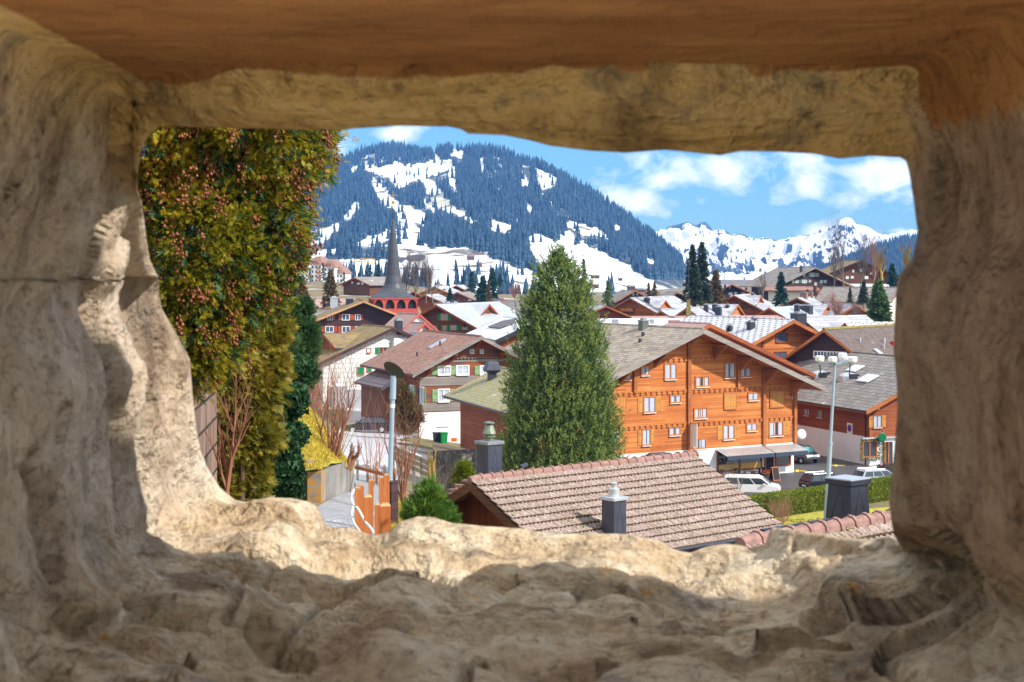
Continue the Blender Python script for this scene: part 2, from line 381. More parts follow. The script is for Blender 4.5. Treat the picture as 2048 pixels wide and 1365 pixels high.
tiles('shingle_white', (.58, .58, .56), (.74, .74, .72), .5, .5, mort=(.38, .38, .38))
tiles('cobble', (.2, .2, .21), (.36, .36, .37), .16, .11, snow=.15, mort=(.12, .12, .12))
tiles('block_wall', (.10, .06, .045), (.30, .20, .16), .62, .3, mort=(.04, .03, .03), snow=.05)
def _clay(t, b, o):
    uv = t.coord('UV'); br = t.new('ShaderNodeTexBrick'); t.lk(uv, br.inputs[0]); br.inputs['Scale'].default_value = 1; br.offset = 0
    br.inputs['Brick Width'].default_value = .3; br.inputs['Row Height'].default_value = .33; br.inputs['Mortar Size'].default_value = 0
    br.inputs['Color1'].default_value = (0, 0, 0, 1); br.inputs['Color2'].default_value = (1, 1, 1, 1)
    n = t.noise(uv, 2.2, 5, .65); st = t.noise(t.mapv(uv, (26, 2, 1)), 1.0, 4, .6); f = t.noise(uv, 30, 4, .6)
    col = t.ramp(t.m('ADD', t.m('MULTIPLY', br.outputs[0], .45), t.m('MULTIPLY', n, .6)), [(.1, (.13, .08, .065)), (.5, (.24, .165, .14)), (.9, (.35, .265, .235))])
    col = t.mix(t.mr(st, .50, .62, 0, .55), col, (.62, .54, .52)); col = t.mix(t.mr(f, .58, .7, 0, .6), col, (.14, .09, .07))
    col = t.mix(t.m('MULTIPLY', t.mr(t.noise(uv, 1.1, 4, .6), .5, .65), t.mr(f, .45, .55, 0, .7)), col, (.13, .14, .03)); setb(t, b, col, .8, 0, f, .4, .01)
_D['clay'] = _clay
plain('clay_ridge', (.27, .15, .125), .7, var=.35, scale=5)
plain('plaster', (.80, .80, .82), .85, var=.05, scale=.7)
plain('plaster_warm', (.70, .66, .58), .85, var=.08)
plain('white_paint', (.78, .77, .75), .5, var=.05)
plain('orange_paint', (.50, .16, .045), .55, var=.15)
plain('red_paint', (.46, .075, .06), .5, var=.14, scale=2)
plain('brown_paint', (.14, .045, .03), .5)
plain('green_shutter', (.006, .20, .07), .5, var=.2)
plain('sage_shutter', (.21, .34, .15), .6, var=.2)
plain('teal_shutter', (.03, .22, .17), .6)
plain('rust_shutter', (.36, .075, .03), .6)
plain('metal_dark', (.045, .048, .065), .38, .3, var=.3)
plain('metal_grey', (.30, .31, .33), .4, .5, var=.2)
plain('metal_light', (.55, .57, .6), .35, .5, var=.12)
plain('metal_blue', (.34, .44, .52), .4, .3, var=.08)
plain('lead', (.12, .13, .11), .5, .2)
plain('copper_vent', (.20, .24, .17), .4, .5, var=.4, scale=9)
plain('rubber', (.02, .02, .022), .8)
plain('black', (.015, .015, .018), .7)
plain('dark_fabric', (.04, .055, .085), .8)
plain('gold', (.6, .38, .05), .3, .8)
plain('yellow_steel', (.78, .46, .03), .45)
plain('concrete', (.30, .28, .26), .85, var=.3, scale=1.6)
plain('rope', (.72, .71, .68), .9, var=.1, scale=30)
plain('bark', (.13, .075, .05), .9, var=.4, scale=9)
plain('bark_red', (.26, .11, .065), .85, var=.35, scale=7)
plain('bark_grey', (.20, .16, .14), .9, var=.3, scale=7)
plain('bark_yellow', (.34, .22, .035), .9, var=.4, scale=6)
plain('twig_pink', (.38, .19, .14), .9)
plain('car_white', (.78, .78, .78), .25, 0, var=.02, spec=.6)
plain('car_black', (.018, .02, .028), .2, .2, var=.05, spec=.7)
plain('car_grey', (.09, .095, .11), .25, .4, var=.05, spec=.6)
plain('car_silver', (.42, .44, .48), .25, .5, var=.04, spec=.6)
plain('tail_red', (.5, .01, .02), .3, spec=.6)
plain('lamp_clear', (.75, .75, .72), .2, spec=.8)
plain('green_plastic', (.01, .22, .06), .45)
plain('navy_plastic', (.03, .035, .06), .45)
plain('shovel_orange', (.75, .16, .02), .5)
plain('sign_green', (.0, .12, .04), .4)
plain('sign_white', (.78, .78, .76), .5)
plain('sign_blue', (.02, .06, .45), .4)
plain('sign_red', (.6, .02, .03), .4)
plain('flower_pink', (.6, .03, .14), .6)
plain('yellow_line', (.7, .5, .04), .7)
plain('snow', (.64, .66, .71), .7, var=.04, scale=.8)
plain('ochre', (.62, .38, .1), .7)
plain('cone_brown', (.42, .15, .10), .7, var=.4, scale=8)
stonemat('tower_stone', (.30, .28, .26), (.48, .46, .43), (.66, .64, .6), 1.6)
stonemat('porch_stone', (.26, .25, .25), (.48, .47, .46), (.7, .68, .66), 1.9)
stonemat('rubble', (.035, .035, .035), (.09, .085, .08), (.2, .19, .17), 3, (.03, .03, .03))
glass('glass_dark'); glass('glass_curtain', curtain=(.40, .45, .54)); plain('curtain', (.40, .45, .55), .9, var=.2, scale=9); glass('glass_blue', (.05, .10, .18)); glass('glass_car', (.03, .045, .06)); glass('glass_teal', (.05, .28, .26))
leafmat('thuja', [(0, (.014, .035, .004)), (.2, (.06, .10, .008)), (.42, (.20, .21, .012)), (.62, (.44, .36, .016)), (.8, (.56, .34, .02)), (1, (.48, .13, .02))], .35)
leafmat('thuja_gold', [(0, (.03, .045, .006)), (.3, (.12, .12, .012)), (.6, (.24, .21, .02)), (.85, (.34, .20, .025)), (1, (.36, .12, .025))])
leafmat('yew', [(0, (.008, .03, .012)), (.4, (.03, .08, .028)), (.75, (.08, .15, .05)), (1, (.2, .28, .13))])
leafmat('ivy', [(0, (.006, .028, .010)), (.5, (.02, .065, .022)), (.85, (.06, .14, .05)), (1, (.16, .26, .12))])
leafmat('pine', [(0, (.02, .05, .02)), (.35, (.06, .12, .04)), (.7, (.15, .22, .06)), (1, (.34, .38, .10))])
leafmat('spruce', [(0, (.012, .025, .016)), (.5, (.03, .055, .03)), (1, (.08, .10, .045))], .2)
leafmat('spruce_blue', [(0, (.008, .035, .03)), (.5, (.02, .075, .06)), (1, (.05, .12, .09))], .2)
leafmat('spruce_rust', [(0, (.05, .05, .02)), (.5, (.14, .10, .035)), (1, (.26, .13, .05))], .2)
leafmat('spruce_red', [(0, (.10, .05, .03)), (.5, (.22, .11, .055)), (1, (.16, .17, .07))], .2)
leafmat('cypress_bright', [(0, (.02, .07, .02)), (.5, (.08, .19, .03)), (1, (.3, .38, .05))])
leafmat('hedge_leaf', [(0, (.05, .08, .005)), (.5, (.15, .20, .01)), (1, (.32, .34, .02))])
leafmat('moss_grass', [(0, (.20, .15, .02)), (.4, (.46, .34, .035)), (.8, (.66, .52, .10)), (1, (.34, .20, .07))])
leafmat('lawn_grass', [(0, (.10, .10, .015)), (.5, (.24, .22, .03)), (1, (.42, .34, .06))])
leafmat('cone_leaf', [(0, (.09, .025, .014)), (.5, (.22, .065, .035)), (1, (.42, .15, .08))], 0)
leafmat('dead_leaf', [(0, (.30, .06, .02)), (1, (.50, .14, .03))], .2)
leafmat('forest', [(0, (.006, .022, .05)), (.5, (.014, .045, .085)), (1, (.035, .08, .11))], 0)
leafmat('bush_twig', [(0, (.20, .10, .06)), (1, (.40, .24, .16))], .1)
wood('wood_board_v', (.05, .012, .007), (.15, .035, .014), (.26, .07, .03), .15, 5, vert=True)
plain('metal_slateblue', (.07, .075, .105), .35, .4, var=.2, spec=.5)
plain('metal_black', (.035, .037, .05), .32, .3, var=.3, spec=.5)
plain('lamp_bronze', (.075, .07, .058), .6, .2)
leafmat('flower_leaf', [(0, (.5, .02, .12)), (1, (.7, .08, .2))])
leafmat('cypress_moss', [(0, (.05, .05, .015)), (1, (.12, .12, .03))], 0)
plain('ridge_moss', (.24, .19, .06), .9, var=.5, scale=4)
plain('joint_moss_shade', (.06, .038, .022), .95, var=.5, scale=9)
leafmat('spruce_green', [(0, (.02, .05, .015)), (.5, (.06, .12, .03)), (1, (.16, .22, .06))], .2)
tiles('roof_snowy_panel', (.5, .52, .57), (.66, .68, .72), 3, 1.2, snow=.5, snowc=(.72, .74, .78), mort=(.35, .36, .4))
leafmat('pine_tip', [(0, (.10, .17, .04)), (.5, (.22, .29, .07)), (1, (.42, .44, .12))])
# ---------------------------------------------------------------- ground height
_cx = [-1600, 500, 620, 740, 1024, 1300, 1480, 1560, 1650, 1800, 3600]
_rows = {0: (15, 15.2, 15.2, 15, 12, 10, 10, 10, 10, 10, 10), 34: (15, 15, 14.7, 14.6, 12, 9, 8, 8, 8, 8, 8), 60: (14, 13.2, 12.2, 11.6, 9, 6, 4.5, 4, 4, 4, 4), 90: (11, 9.8, 8.6, 8.1, 6, 3, 1.2, .6, .5, .5, .5),
 122: (9, 7.6, 6.9, 6.4, 4.2, .8, 0, 0, 0, 0, 0), 150: (7, 5.8, 5.3, 4.8, 3.4, .3, 0, 0, 0, 0, 0), 175: (7, 6, 5.8, 5.2, 3, .3, 0, 0, 0, 0, 0), 240: (6, 5, 4, 3, 2, .5, 0, 0, 0, 0, 0),
 310: (7, 6, 6, 3, 1, 1, 1, 1, 2, 2, 2), 380: (9, 9, 8.5, 7, 2, 2, 3, 6.5, 12.5, 13, 13), 440: (12, 12.5, 13, 12.5, 4, 4, 5, 9, 14, 14.5, 14.5), 560: (14, 15, 15, 14.5, 8, 5, 5, 8, 13, 14, 14),
 720: (15, 15.2, 15, 14, 9, 6, 5, 6, 8, 9, 9), 1000: (6, 5, 4, 3, 2, 1, 0, 0, 0, 0, 0), 1500: (0, 0, 0, 0, 0, 0, 0, 0, 0, 0, 0), 20000: (-30,) * 11}
_rd = np.array(sorted(_rows), float); _rt = np.array([_rows[int(q)] for q in _rd], float)
def G(x, y):
    x, y = np.broadcast_arrays(np.asarray(x, float), np.asarray(y, float))
    D = np.maximum(y, 1.0); px = np.clip(CX + x / np.maximum(D, 12) * F, _cx[0], _cx[-1] - 1); D = np.clip(y, 0, 19999)
    i = np.clip(np.searchsorted(_cx, px, 'right') - 1, 0, len(_cx) - 2); j = np.clip(np.searchsorted(_rd, D, 'right') - 1, 0, len(_rd) - 2)
    cx = np.array(_cx, float); a = (px - cx[i]) / (cx[i + 1] - cx[i]); b = (D - _rd[j]) / (_rd[j + 1] - _rd[j])
    a = a * a * (3 - 2 * a)
    z = (_rt[j, i] * (1 - a) + _rt[j, i + 1] * a) * (1 - b) + (_rt[j + 1, i] * (1 - a) + _rt[j + 1, i + 1] * a) * b
    return z + .12 * fbm(x / 9, y / 9, 0, 2, 5) * sst(160, 230, D)
def gz(x, y): return float(G(x, y))
def on(px, D, dz=0.0):
    x = (px - CX) / F * D; return Vector((x, D, gz(x, D) + dz))
def D_ground(px, py, lo=25, hi=900):       # distance at which the sight line meets the ground
    q = np.linspace(lo, hi, 4000); z = G((px - CX) / F * q, q); l = CZ + (HY - py) / F * q
    k = np.argmax(l <= z); return float(q[k])

def _ground(t, b, o):
    g = t.coord('Object'); n = t.noise(g, .06, 6, .62); n2 = t.noise(g, 1.6, 5, .6)
    col = t.mix(t.mr(n, .4, .6), (.17, .13, .06), (.26, .17, .11)); col = t.mix(t.mr(n2, .4, .65), col, (.10, .11, .035))
    sg_ = t.new('ShaderNodeSeparateXYZ'); t.lk(g, sg_.inputs[0]); col = t.mix(t.m('MULTIPLY', t.mr(t.noise(g, .05, 5, .6), .60, .64), t.mr(sg_.outputs[1], 90, 140)), col, (.6, .62, .66))
    setb(t, b, col, .95, 0, n2, .5, .05)
_D['ground_mat'] = _ground
ys = np.concatenate([np.linspace(-60, 180, 97), np.linspace(184, 480, 75), np.geomspace(490, 6300, 46)])
us = np.concatenate([np.linspace(-1.6, -.2, 15), np.linspace(-.18, .3, 97), np.linspace(.32, 1.6, 15)])
YY, UU = np.meshgrid(ys, us, indexing='ij'); XX = UU * np.maximum(YY, 60); 
V = np.stack([XX, YY, G(XX, YY)], 2).reshape(-1, 3)
def gridfaces(n, m):
    i = np.arange(n - 1)[:, None] * m + np.arange(m - 1)[None]; i = i.ravel()
    return np.stack([i, i + 1, i + m + 1, i + m], 1)
tag(arr_obj('ground', V, gridfaces(len(ys), len(us)), 'ground_mat', None, True), kind='structure', label='earth and grass ground under the village')

def drape(name, poly, mat, dz=.03, step=2.0, label=None):
    """flat sheet laid on the ground inside a polygon given as (px, D) corners"""
    pts = [((p - CX) / F * D_, D_) for p, D_ in poly]; n = len(pts)
    bm_v = []; fs = []
    # ribbon: poly is two chains of equal length (left chain forward, right chain back)
    h = n // 2; L = pts[:h]; Rr = pts[h:][::-1]; rows = []
    for k in range(h - 1):
        ln = max(math.dist(L[k], L[k + 1]), math.dist(Rr[k], Rr[k + 1])); c = max(1, int(ln / step))
        for q in range(c + (1 if k == h - 2 else 0)):
            a = q / c; rows.append(((L[k][0] * (1 - a) + L[k + 1][0] * a, L[k][1] * (1 - a) + L[k + 1][1] * a), (Rr[k][0] * (1 - a) + Rr[k + 1][0] * a, Rr[k][1] * (1 - a) + Rr[k + 1][1] * a)))
    m = max(2, int(max(math.dist(*r) for r in rows) / step) + 1)
    a = np.linspace(0, 1, m); V = []
    for l, r in rows: V.append(np.stack([l[0] * (1 - a) + r[0] * a, l[1] * (1 - a) + r[1] * a], 1))
    V = np.concatenate(V); z = G(V[:, 0], V[:, 1]) + dz
    return tag(arr_obj(name, np.column_stack([V, z]), gridfaces(len(rows), m), mat, None, True), kind='structure', label=label)

# ---------------------------------------------------------------- the stone wall with its loophole
top_ = [(275, 385), (275, 350), (280, 310), (290, 285), (302, 266), (318, 254), (330, 251), (345, 252), (400, 256), (500, 257), (640, 261), (700, 258), (800, 252), (900, 254), (925, 260), (936, 268), (1010, 271),
        (1055, 280), (1100, 292), (1180, 302), (1250, 306), (1330, 300), (1400, 307), (1440, 311), (1480, 303), (1560, 304), (1630, 308), (1660, 314), (1680, 318), (1740, 312), (1800, 315), (1812, 322)]
right_ = [(1818, 345), (1828, 400), (1833, 440), (1837, 470), (1830, 500), (1822, 525), (1806, 541), (1797, 556), (1792, 590), (1789, 640), (1787, 700), (1793, 760), (1795, 820), (1788, 900), (1782, 960), (1778, 1000), (1782, 1040), (1788, 1070), (1799, 1090)]
bot_ = [(1790, 1093), (1778, 1074), (1740, 1078), (1690, 1078), (1640, 1068), (1600, 1062), (1560, 1056), (1542, 1058), (1535, 1072), (1532, 1088), (1500, 1096), (1480, 1090), (1450, 1087), (1420, 1092), (1400, 1098), (1380, 1106), (1350, 1100), (1325, 1084), (1260, 1071),
        (1200, 1069), (1100, 1069), (1040, 1057), (960, 1052), (905, 1047), (870, 1035), (835, 1033), (800, 1044), (780, 1062), (755, 1070), (735, 1068), (700, 1055), (655, 1054), (645, 1035), (634, 1012), (615, 1003), (585, 997), (540, 995), (490, 1004), (470, 1000), (440, 975)]
left_ = [(430, 960), (412, 930), (400, 900), (392, 850), (386, 800), (382, 750), (380, 720), (355, 670), (325, 620), (318, 590), (319, 560), (300, 520), (293, 480), (288, 440), (282, 400)]
def resample(pts, n, closed=False):
    pts = np.array(pts + ([pts[0]] if closed else []), float); d = np.r_[0, np.cumsum(np.linalg.norm(np.diff(pts, axis=0), axis=1))]
    s = np.linspace(0, d[-1], n, endpoint=not closed); return np.stack([np.interp(s, d, pts[:, 0]), np.interp(s, d, pts[:, 1])], 1)
loop = top_ + right_ + bot_ + left_
NL = 1000
sil = resample(loop, NL, True)
cnt = [0, len(top_), len(top_) + len(right_), len(top_) + len(right_) + len(bot_), len(loop)]
lp = np.array(loop + [loop[0]], float); dl = np.r_[0, np.cumsum(np.linalg.norm(np.diff(lp, axis=0), axis=1))]
br = [int(round(dl[c] / dl[-1] * NL)) for c in cnt]     # index where each side begins
idx = np.arange(NL)
side = np.searchsorted(br[1:], idx, 'right')             # 0 top 1 right 2 bottom 3 left
# silhouette distance of every loop point
Dk = np.zeros(NL)
key = [(0, 2.05), (8, 1.92), (br[1] * .2, 1.76), (br[1], 1.74), ((br[1] + br[2]) / 2, 1.72), (br[2] - 14, 1.80), (br[2] + 10, 2.25), (br[2] + 60, 2.55), (br[3] - 30, 2.62), (br[3], 2.60), (br[3] + 45, 2.52), (br[3] + 95, 2.42), (NL - 40, 2.34), (NL - 12, 2.18), (NL, 2.05)]
Dk = np.interp(idx, [k[0] for k in key], [k[1] for k in key])
X0 = (sil[:, 0] - CX) / F * Dk; Z0 = (HY - sil[:, 1]) / F * Dk
def smoothc(a, w):
    k = np.hanning(w * 2 + 3)[1:-1]; k /= k.sum(); return np.convolve(np.r_[a[-w:], a, a[:w]], k, 'valid')
Xs, Zs = smoothc(X0, 14), smoothc(Z0, 14)
# outward direction
tx, tz = np.gradient(smoothc(X0, 60)), np.gradient(smoothc(Z0, 60)); ln = np.hypot(tx, tz); ox, oz = -tz / ln, tx / ln
if (ox * Xs + oz * Zs).mean() < 0: ox, oz = -ox, -oz
Tn = np.concatenate([np.linspace(0, .14, 20), np.linspace(.15, 1, 120)])
rows = []; CW = []
wt, wr, wb, wl = [smoothc((side == k).astype(float), 16) for k in range(4)]
for tt in Tn:
    yv = Dk * (1 - tt) + 1.17 * tt; dd = Dk - yv
    b = sst(0, .16, dd)[()] if np.ndim(dd) else 0
    x = X0 * (1 - b) + Xs * b; z = Z0 * (1 - b) + Zs * b
    # lintel face climbs almost straight up, then the ceiling slab runs toward the viewer
    lift = wt * ((.212 - z) * sst(.0, .09, dd))
    rad = wr * (.03 * sst(.01, .2, dd)) + wl * (.022 * sst(.02, .12, dd)) + wb * (.026 * sst(.01, .10, dd) + .02 * sst(.45, 1.0, dd))
    x = x + ox * rad; z = z + oz * rad + lift
    q = sst(0.0, .10, dd)
    # relief: strata along the opening's edge on top and sill, streaks up and down on the jambs
    nt = fbm(x * 3.0, yv * 14, z * 16, 5, 3, .55); nb = fbm(x * 7, yv * 9, z * 9, 4, 9, .52); nl = fbm(x * 12, yv * 13, z * 3.2, 5, 21, .58); nr_ = fbm(x * 10, yv * 11, z * 2.6, 5, 31, .58)
    face = 1 - sst(.10, .13, dd)                       # lintel face is rough, ceiling slab is smooth
    am = wt * (.034 * nt * face + .003 * nt) + wb * (.042 * nb) + wl * .040 * nl + wr * .032 * nr_
    lar = (wl + wr) * .016 * fbm(x * 4, yv * 5, z * 2.0, 2, 55) + wb * .02 * fbm(x * 3.2, yv * 6, 0, 2, 77)
    am = (am + lar) * (q * .9 + .10 * (dd > .002)) * (dd > 1e-6)
    wn = fbm(x * 5, yv * 5, z * 5, 2, 63); wm = fbm(x * 5 + 9, yv * 5, z * 5, 2, 64)
    f1, f2, cv = worley(x * 4.2 + .7 * wn, yv * 7.5 + .5 * wm, z * 5 + .4 * wm, 7); h1, h2, hv = worley(x * 11 + .3 * wn, yv * 15 + .3 * wm, z * 12, 17)
    j1, j2, jv = worley(x * 6 + .6 * wn, yv * 7 + .5 * wm, z * 2.6 + .5 * wn, 27); k1, k2, kv = worley(x * 3 + .5 * wn, yv * 12, z * 18 + .9 * wm, 37)
    am = am + q * (wb * ((cv - .5) * .045 + .03 * np.minimum(f2 - f1, .3) + (hv - .5) * .005 + .02 * np.minimum(h2 - h1, .25)) * -1
        - (wl + wr) * ((jv - .5) * .040 + .03 * np.minimum(j2 - j1, .25) + .0) - wt * face * ((kv - .5) * .034 + .05 * np.minimum(k2 - k1, .3)))
    gap_b = np.clip(.075 - np.abs(fbm(x * 1.7 + 5, yv * 5.5, z * 3, 3, 91)), 0, .075) * sst(-.15, .25, fbm(x * 2.5, yv * 3, 1.7, 2, 92)); gap_j = np.clip(.06 - np.abs(fbm(x * 4 + 5, yv * 5, z * 1.5, 3, 93)), 0, .06) * sst(-.1, .25, fbm(x * 2.5, yv * 3, z * 2, 2, 94))
    crack = (wb * gap_b * .75 + (wl + wr) * gap_j * .7) * q
    am = am + crack
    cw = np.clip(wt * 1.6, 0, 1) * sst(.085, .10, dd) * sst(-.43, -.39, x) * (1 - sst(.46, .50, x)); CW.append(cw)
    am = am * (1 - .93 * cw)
    yj = yv + .03 * fbm(x * 6, yv * 6, z * 6, 3, 44) * q
    rows.append(np.stack([x + ox * am, yj, z + oz * am], 1))
rows = np.array(rows)                                   # T x NL x 3
# exterior faces, continuing outward from the silhouette
ext = []
for e, (dr, dy) in enumerate([(.012, -.004), (.03, -.018), (.08, -.045), (.2, -.10), (.6, -.16), (2.2, -.2), (5.2, -.2)]):
    k = 1 if e < 3 else 0
    am = .02 * fbm(X0 * 6, Z0 * 6, e, 3, 13) * min(1, e / 3)
    ext.append(np.stack([X0 + ox * dr * (1 if e < 5 else 1.3), Dk + dy + am, Z0 + oz * dr * (1 if e < 5 else .8) - wb * (.06 if e > 1 else .01)], 1))
full = np.concatenate([np.array(ext)[::-1], rows], 0); full[:len(ext), :, 2] = np.minimum(full[:len(ext), :, 2], .36); CWf = np.concatenate([np.zeros((len(ext), NL)), np.array(CW)], 0)
nr0 = full.shape[0]
wall = thing('stone_wall', (0, 0, CZ), 0, 'thick rough stone wall pierced by the opening the village is seen through', 'stone wall')
def patch(name, i0, i1, mat, label, r0=0, r1=None):
    ii = np.arange(i0, i1 + 1) % NL; sub = full[r0:(r1 or nr0), ii]
    o = arr_obj(name, sub.reshape(-1, 3), gridfaces(sub.shape[0], len(ii)), mat, wall, True); tag(o, label=label)
    nn_ = sub.shape[0]; w4 = np.stack([np.tile(wt[ii], nn_), np.tile(wr[ii], nn_), np.tile(wl[ii], nn_), CWf[r0:(r1 or nr0), ii].ravel()], 1); ca = o.data.color_attributes.new('sides', 'FLOAT_COLOR', 'POINT')
    ca.data.foreach_set('color', w4.ravel()); return o
rc = len(ext) + int(np.searchsorted(Tn, .10))
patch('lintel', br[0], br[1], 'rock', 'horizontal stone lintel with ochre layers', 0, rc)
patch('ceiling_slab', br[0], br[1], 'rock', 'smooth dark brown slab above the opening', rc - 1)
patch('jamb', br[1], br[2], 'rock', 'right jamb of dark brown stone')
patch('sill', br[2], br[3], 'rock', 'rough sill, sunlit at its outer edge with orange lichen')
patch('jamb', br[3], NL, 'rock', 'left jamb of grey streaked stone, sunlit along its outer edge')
tiles('bounce_flagstone', (.58, .53, .46), (.74, .69, .62), .8, .6)
mb = MB(); mb.box(-14, 14, -16, 1.0, 15, 18.35); tag(mb.build('terrace', ['bounce_flagstone']), kind='structure', label='unseen pale stone terrace on the viewer side, added to bounce sunlight')  # added out of view to bounce sunlight into the stone opening
# unseen slab above the lintel, added and sized to shade the inner stone
mb = MB(); mb.box(-4.5, 4.5, 1.10, 1.84, .275, .365); mb.build('shade_slab', ['rock_ceiling'], wall)

# ---------------------------------------------------------------- mountains
def inpoly(x, y, poly):
    c = np.zeros(x.shape, bool); n = len(poly)
    for i in range(n):
        x1, y1 = poly[i]; x2, y2 = poly[(i + 1) % n]
        if y1 == y2: continue
        c ^= ((y1 > y) != (y2 > y)) & (x < (x2 - x1) * (y - y1) / (y2 - y1) + x1)
    return c
CR = [(200, 480), (400, 420), (560, 372), (600, 352), (640, 343), (670, 332), (700, 314), (730, 302), (760, 297), (785, 294), (830, 300), (858, 306), (880, 302), (900, 298), (940, 300), (985, 301), (1030, 314), (1080, 331), (1130, 357), (1180, 387), (1230, 422),
      (1280, 457), (1330, 497), (1360, 522), (1372, 552), (1385, 580), (1400, 600), (1500, 610)]
pxs = np.linspace(300, 1480, 420); Tm = np.linspace(0, 1, 190)
crest = np.interp(pxs, *zip(*CR)); Dc = np.interp(pxs, [300, 800, 1372, 1480], [3600, 3500, 2500, 2300]); Db = np.interp(pxs, [300, 1000, 1372, 1480], [1000, 1050, 1500, 1700])
yb = np.interp(pxs, [300, 700, 1150, 1372, 1480], [575, 590, 606, 606, 612])
def m1(i_px, tt):
    c = np.interp(i_px, pxs, crest); a = np.interp(i_px, pxs, Dc); b = np.interp(i_px, pxs, Db); yb_ = np.interp(i_px, pxs, yb)
    D = b + (a - b) * tt; py = yb_ + (c - yb_) * tt ** .92
    py = py + fbm(i_px / 60, tt * 5, 0, 4, 40) * 9 * np.sin(np.pi * tt) 
    return D, py
PXg, Tg = np.meshgrid(pxs, Tm); Dg, PYg = m1(PXg, Tg)
X = (PXg - CX) / F * Dg; Z = CZ + (HY - PYg) / F * Dg
V = np.stack([X, Dg, Z], 2); back = V[-1:].copy(); b1 = back.copy(); b1[..., 1] += 400; b1[..., 2] -= 60; b1[..., 0] *= 1.1; b2 = b1.copy(); b2[..., 1] += 2500; b2[..., 2] = -50; b2[..., 0] *= 1.5
front_ = V[:1].copy(); front_[..., 1] -= 120; front_[..., 0] *= .93; front_[..., 2] = -30
VV = np.concatenate([front_, V, b1, b2], 0)
SNOW = [[(868, 290), (880, 318), (905, 322), (896, 335), (885, 345), (862, 352), (850, 362), (830, 362), (815, 372), (800, 375), (788, 374), (782, 362), (768, 352), (750, 347), (730, 338), (720, 330), (740, 329), (765, 334), (790, 327), (815, 330), (850, 326), (870, 320), (862, 290)],
 [(742, 350), (760, 368), (775, 385), (792, 400), (803, 415), (800, 427), (780, 414), (762, 400), (750, 382), (743, 365)],
 [(792, 407), (830, 416), (853, 427), (850, 455), (831, 446), (840, 477), (856, 490), (852, 508), (800, 515), (787, 459), (798, 445)],
 [(706, 489), (735, 474), (785, 457), (790, 475), (768, 482), (725, 494), (704, 496)],
 [(612, 467), (681, 446), (683, 459), (660, 471), (640, 492), (612, 492)], [(600, 515), (640, 504), (675, 496), (680, 506), (640, 516), (600, 530)],
 [(847, 362), (866, 363), (881, 384), (905, 412), (937, 431), (964, 451), (944, 448), (912, 429), (878, 418), (866, 402), (850, 376)],
 [(850, 498), (878, 492), (912, 499), (931, 493), (975, 513), (1016, 532), (1062, 541), (1100, 560), (1100, 640), (800, 640), (820, 560), (800, 525), (850, 520)],
 [(1056, 477), (1069, 465), (1087, 471), (1112, 484), (1131, 460), (1150, 475), (1194, 499), (1228, 515), (1265, 537), (1300, 560), (1330, 580), (1350, 640), (1100, 640), (1100, 560), (1075, 520)],
 [(1072, 338), (1095, 345), (1116, 356), (1110, 374), (1087, 382), (1075, 365)], [(1128, 437), (1165, 450), (1212, 465), (1216, 476), (1162, 470), (1140, 458)], [(963, 314), (967, 314), (964, 358), (960, 358)],
 [(909, 297), (925, 297), (922, 317), (898, 309)], [(896, 329), (914, 331), (910, 378), (900, 362)], [(1040, 343), (1050, 348), (1060, 388), (1048, 372)], [(1052, 405), (1060, 410), (1067, 424), (1056, 422)],
 [(978, 438), (1030, 452), (1026, 462), (990, 462)], [(686, 438), (700, 410), (722, 402), (712, 425), (696, 440)], [(1222, 452), (1245, 455), (1248, 463), (1225, 462)], [(1284, 512), (1300, 515), (1312, 526), (1296, 528)], [(703, 330), (718, 325), (712, 340), (704, 345)],
 [(730, 308), (748, 303), (744, 315), (732, 316)], [(1095, 398), (1104, 404), (1102, 410), (1093, 405)], [(840, 395), (852, 400), (868, 418), (880, 440), (868, 432), (850, 412)], [(600, 530), (700, 515), (860, 530), (860, 640), (600, 640)]]
def snowmask(px, py):
    jx = px + fbm(px / 9, py / 9, 0, 3, 60) * 7; jy = py + fbm(px / 9, py / 9, 4, 3, 61) * 6
    m = np.zeros(px.shape, bool)
    for q in SNOW: m |= inpoly(jx, jy, q)
    return m
# small bare openings everywhere in the forest
def opening(px, py): return fbm(px / 22, py / 16, 2, 4, 70) > .34
sm = (snowmask(PXg, PYg)).astype(float); sm = np.concatenate([sm[:1], sm, sm[-1:], sm[-1:]], 0)
def _mount(t, b, o):
    a = t.new('ShaderNodeAttribute', attribute_name='open').outputs['Fac']; g = t.coord('Object')
    n = t.noise(t.mapv(g, (1, 1, 3.5)), .012, 7, .68); n2 = t.noise(g, .004, 4, .6)
    snow = t.mix(t.mr(n, .57, .60), (.86, .88, .92), (.16, .13, .10)); gr = t.mr(n2, .58, .66)
    snow = t.mix(t.m('MULTIPLY', gr, t.mr(n, .46, .56)), snow, (.42, .40, .17))
    floor = t.mix(t.mr(n, .52, .6), (.05, .06, .06), (.5, .52, .56))
    setb(t, b, t.mix(a, floor, snow), .85)
_D['mountain_mat'] = _mount
mo = tag(arr_obj('mountain', VV.reshape(-1, 3), gridfaces(VV.shape[0], len(pxs)), 'mountain_mat', None, True), kind='structure', label='broad wooded mountain with snowy ski runs')
at = mo.data.attributes.new('open', 'FLOAT', 'POINT'); at.data.foreach_set('value', sm.ravel())

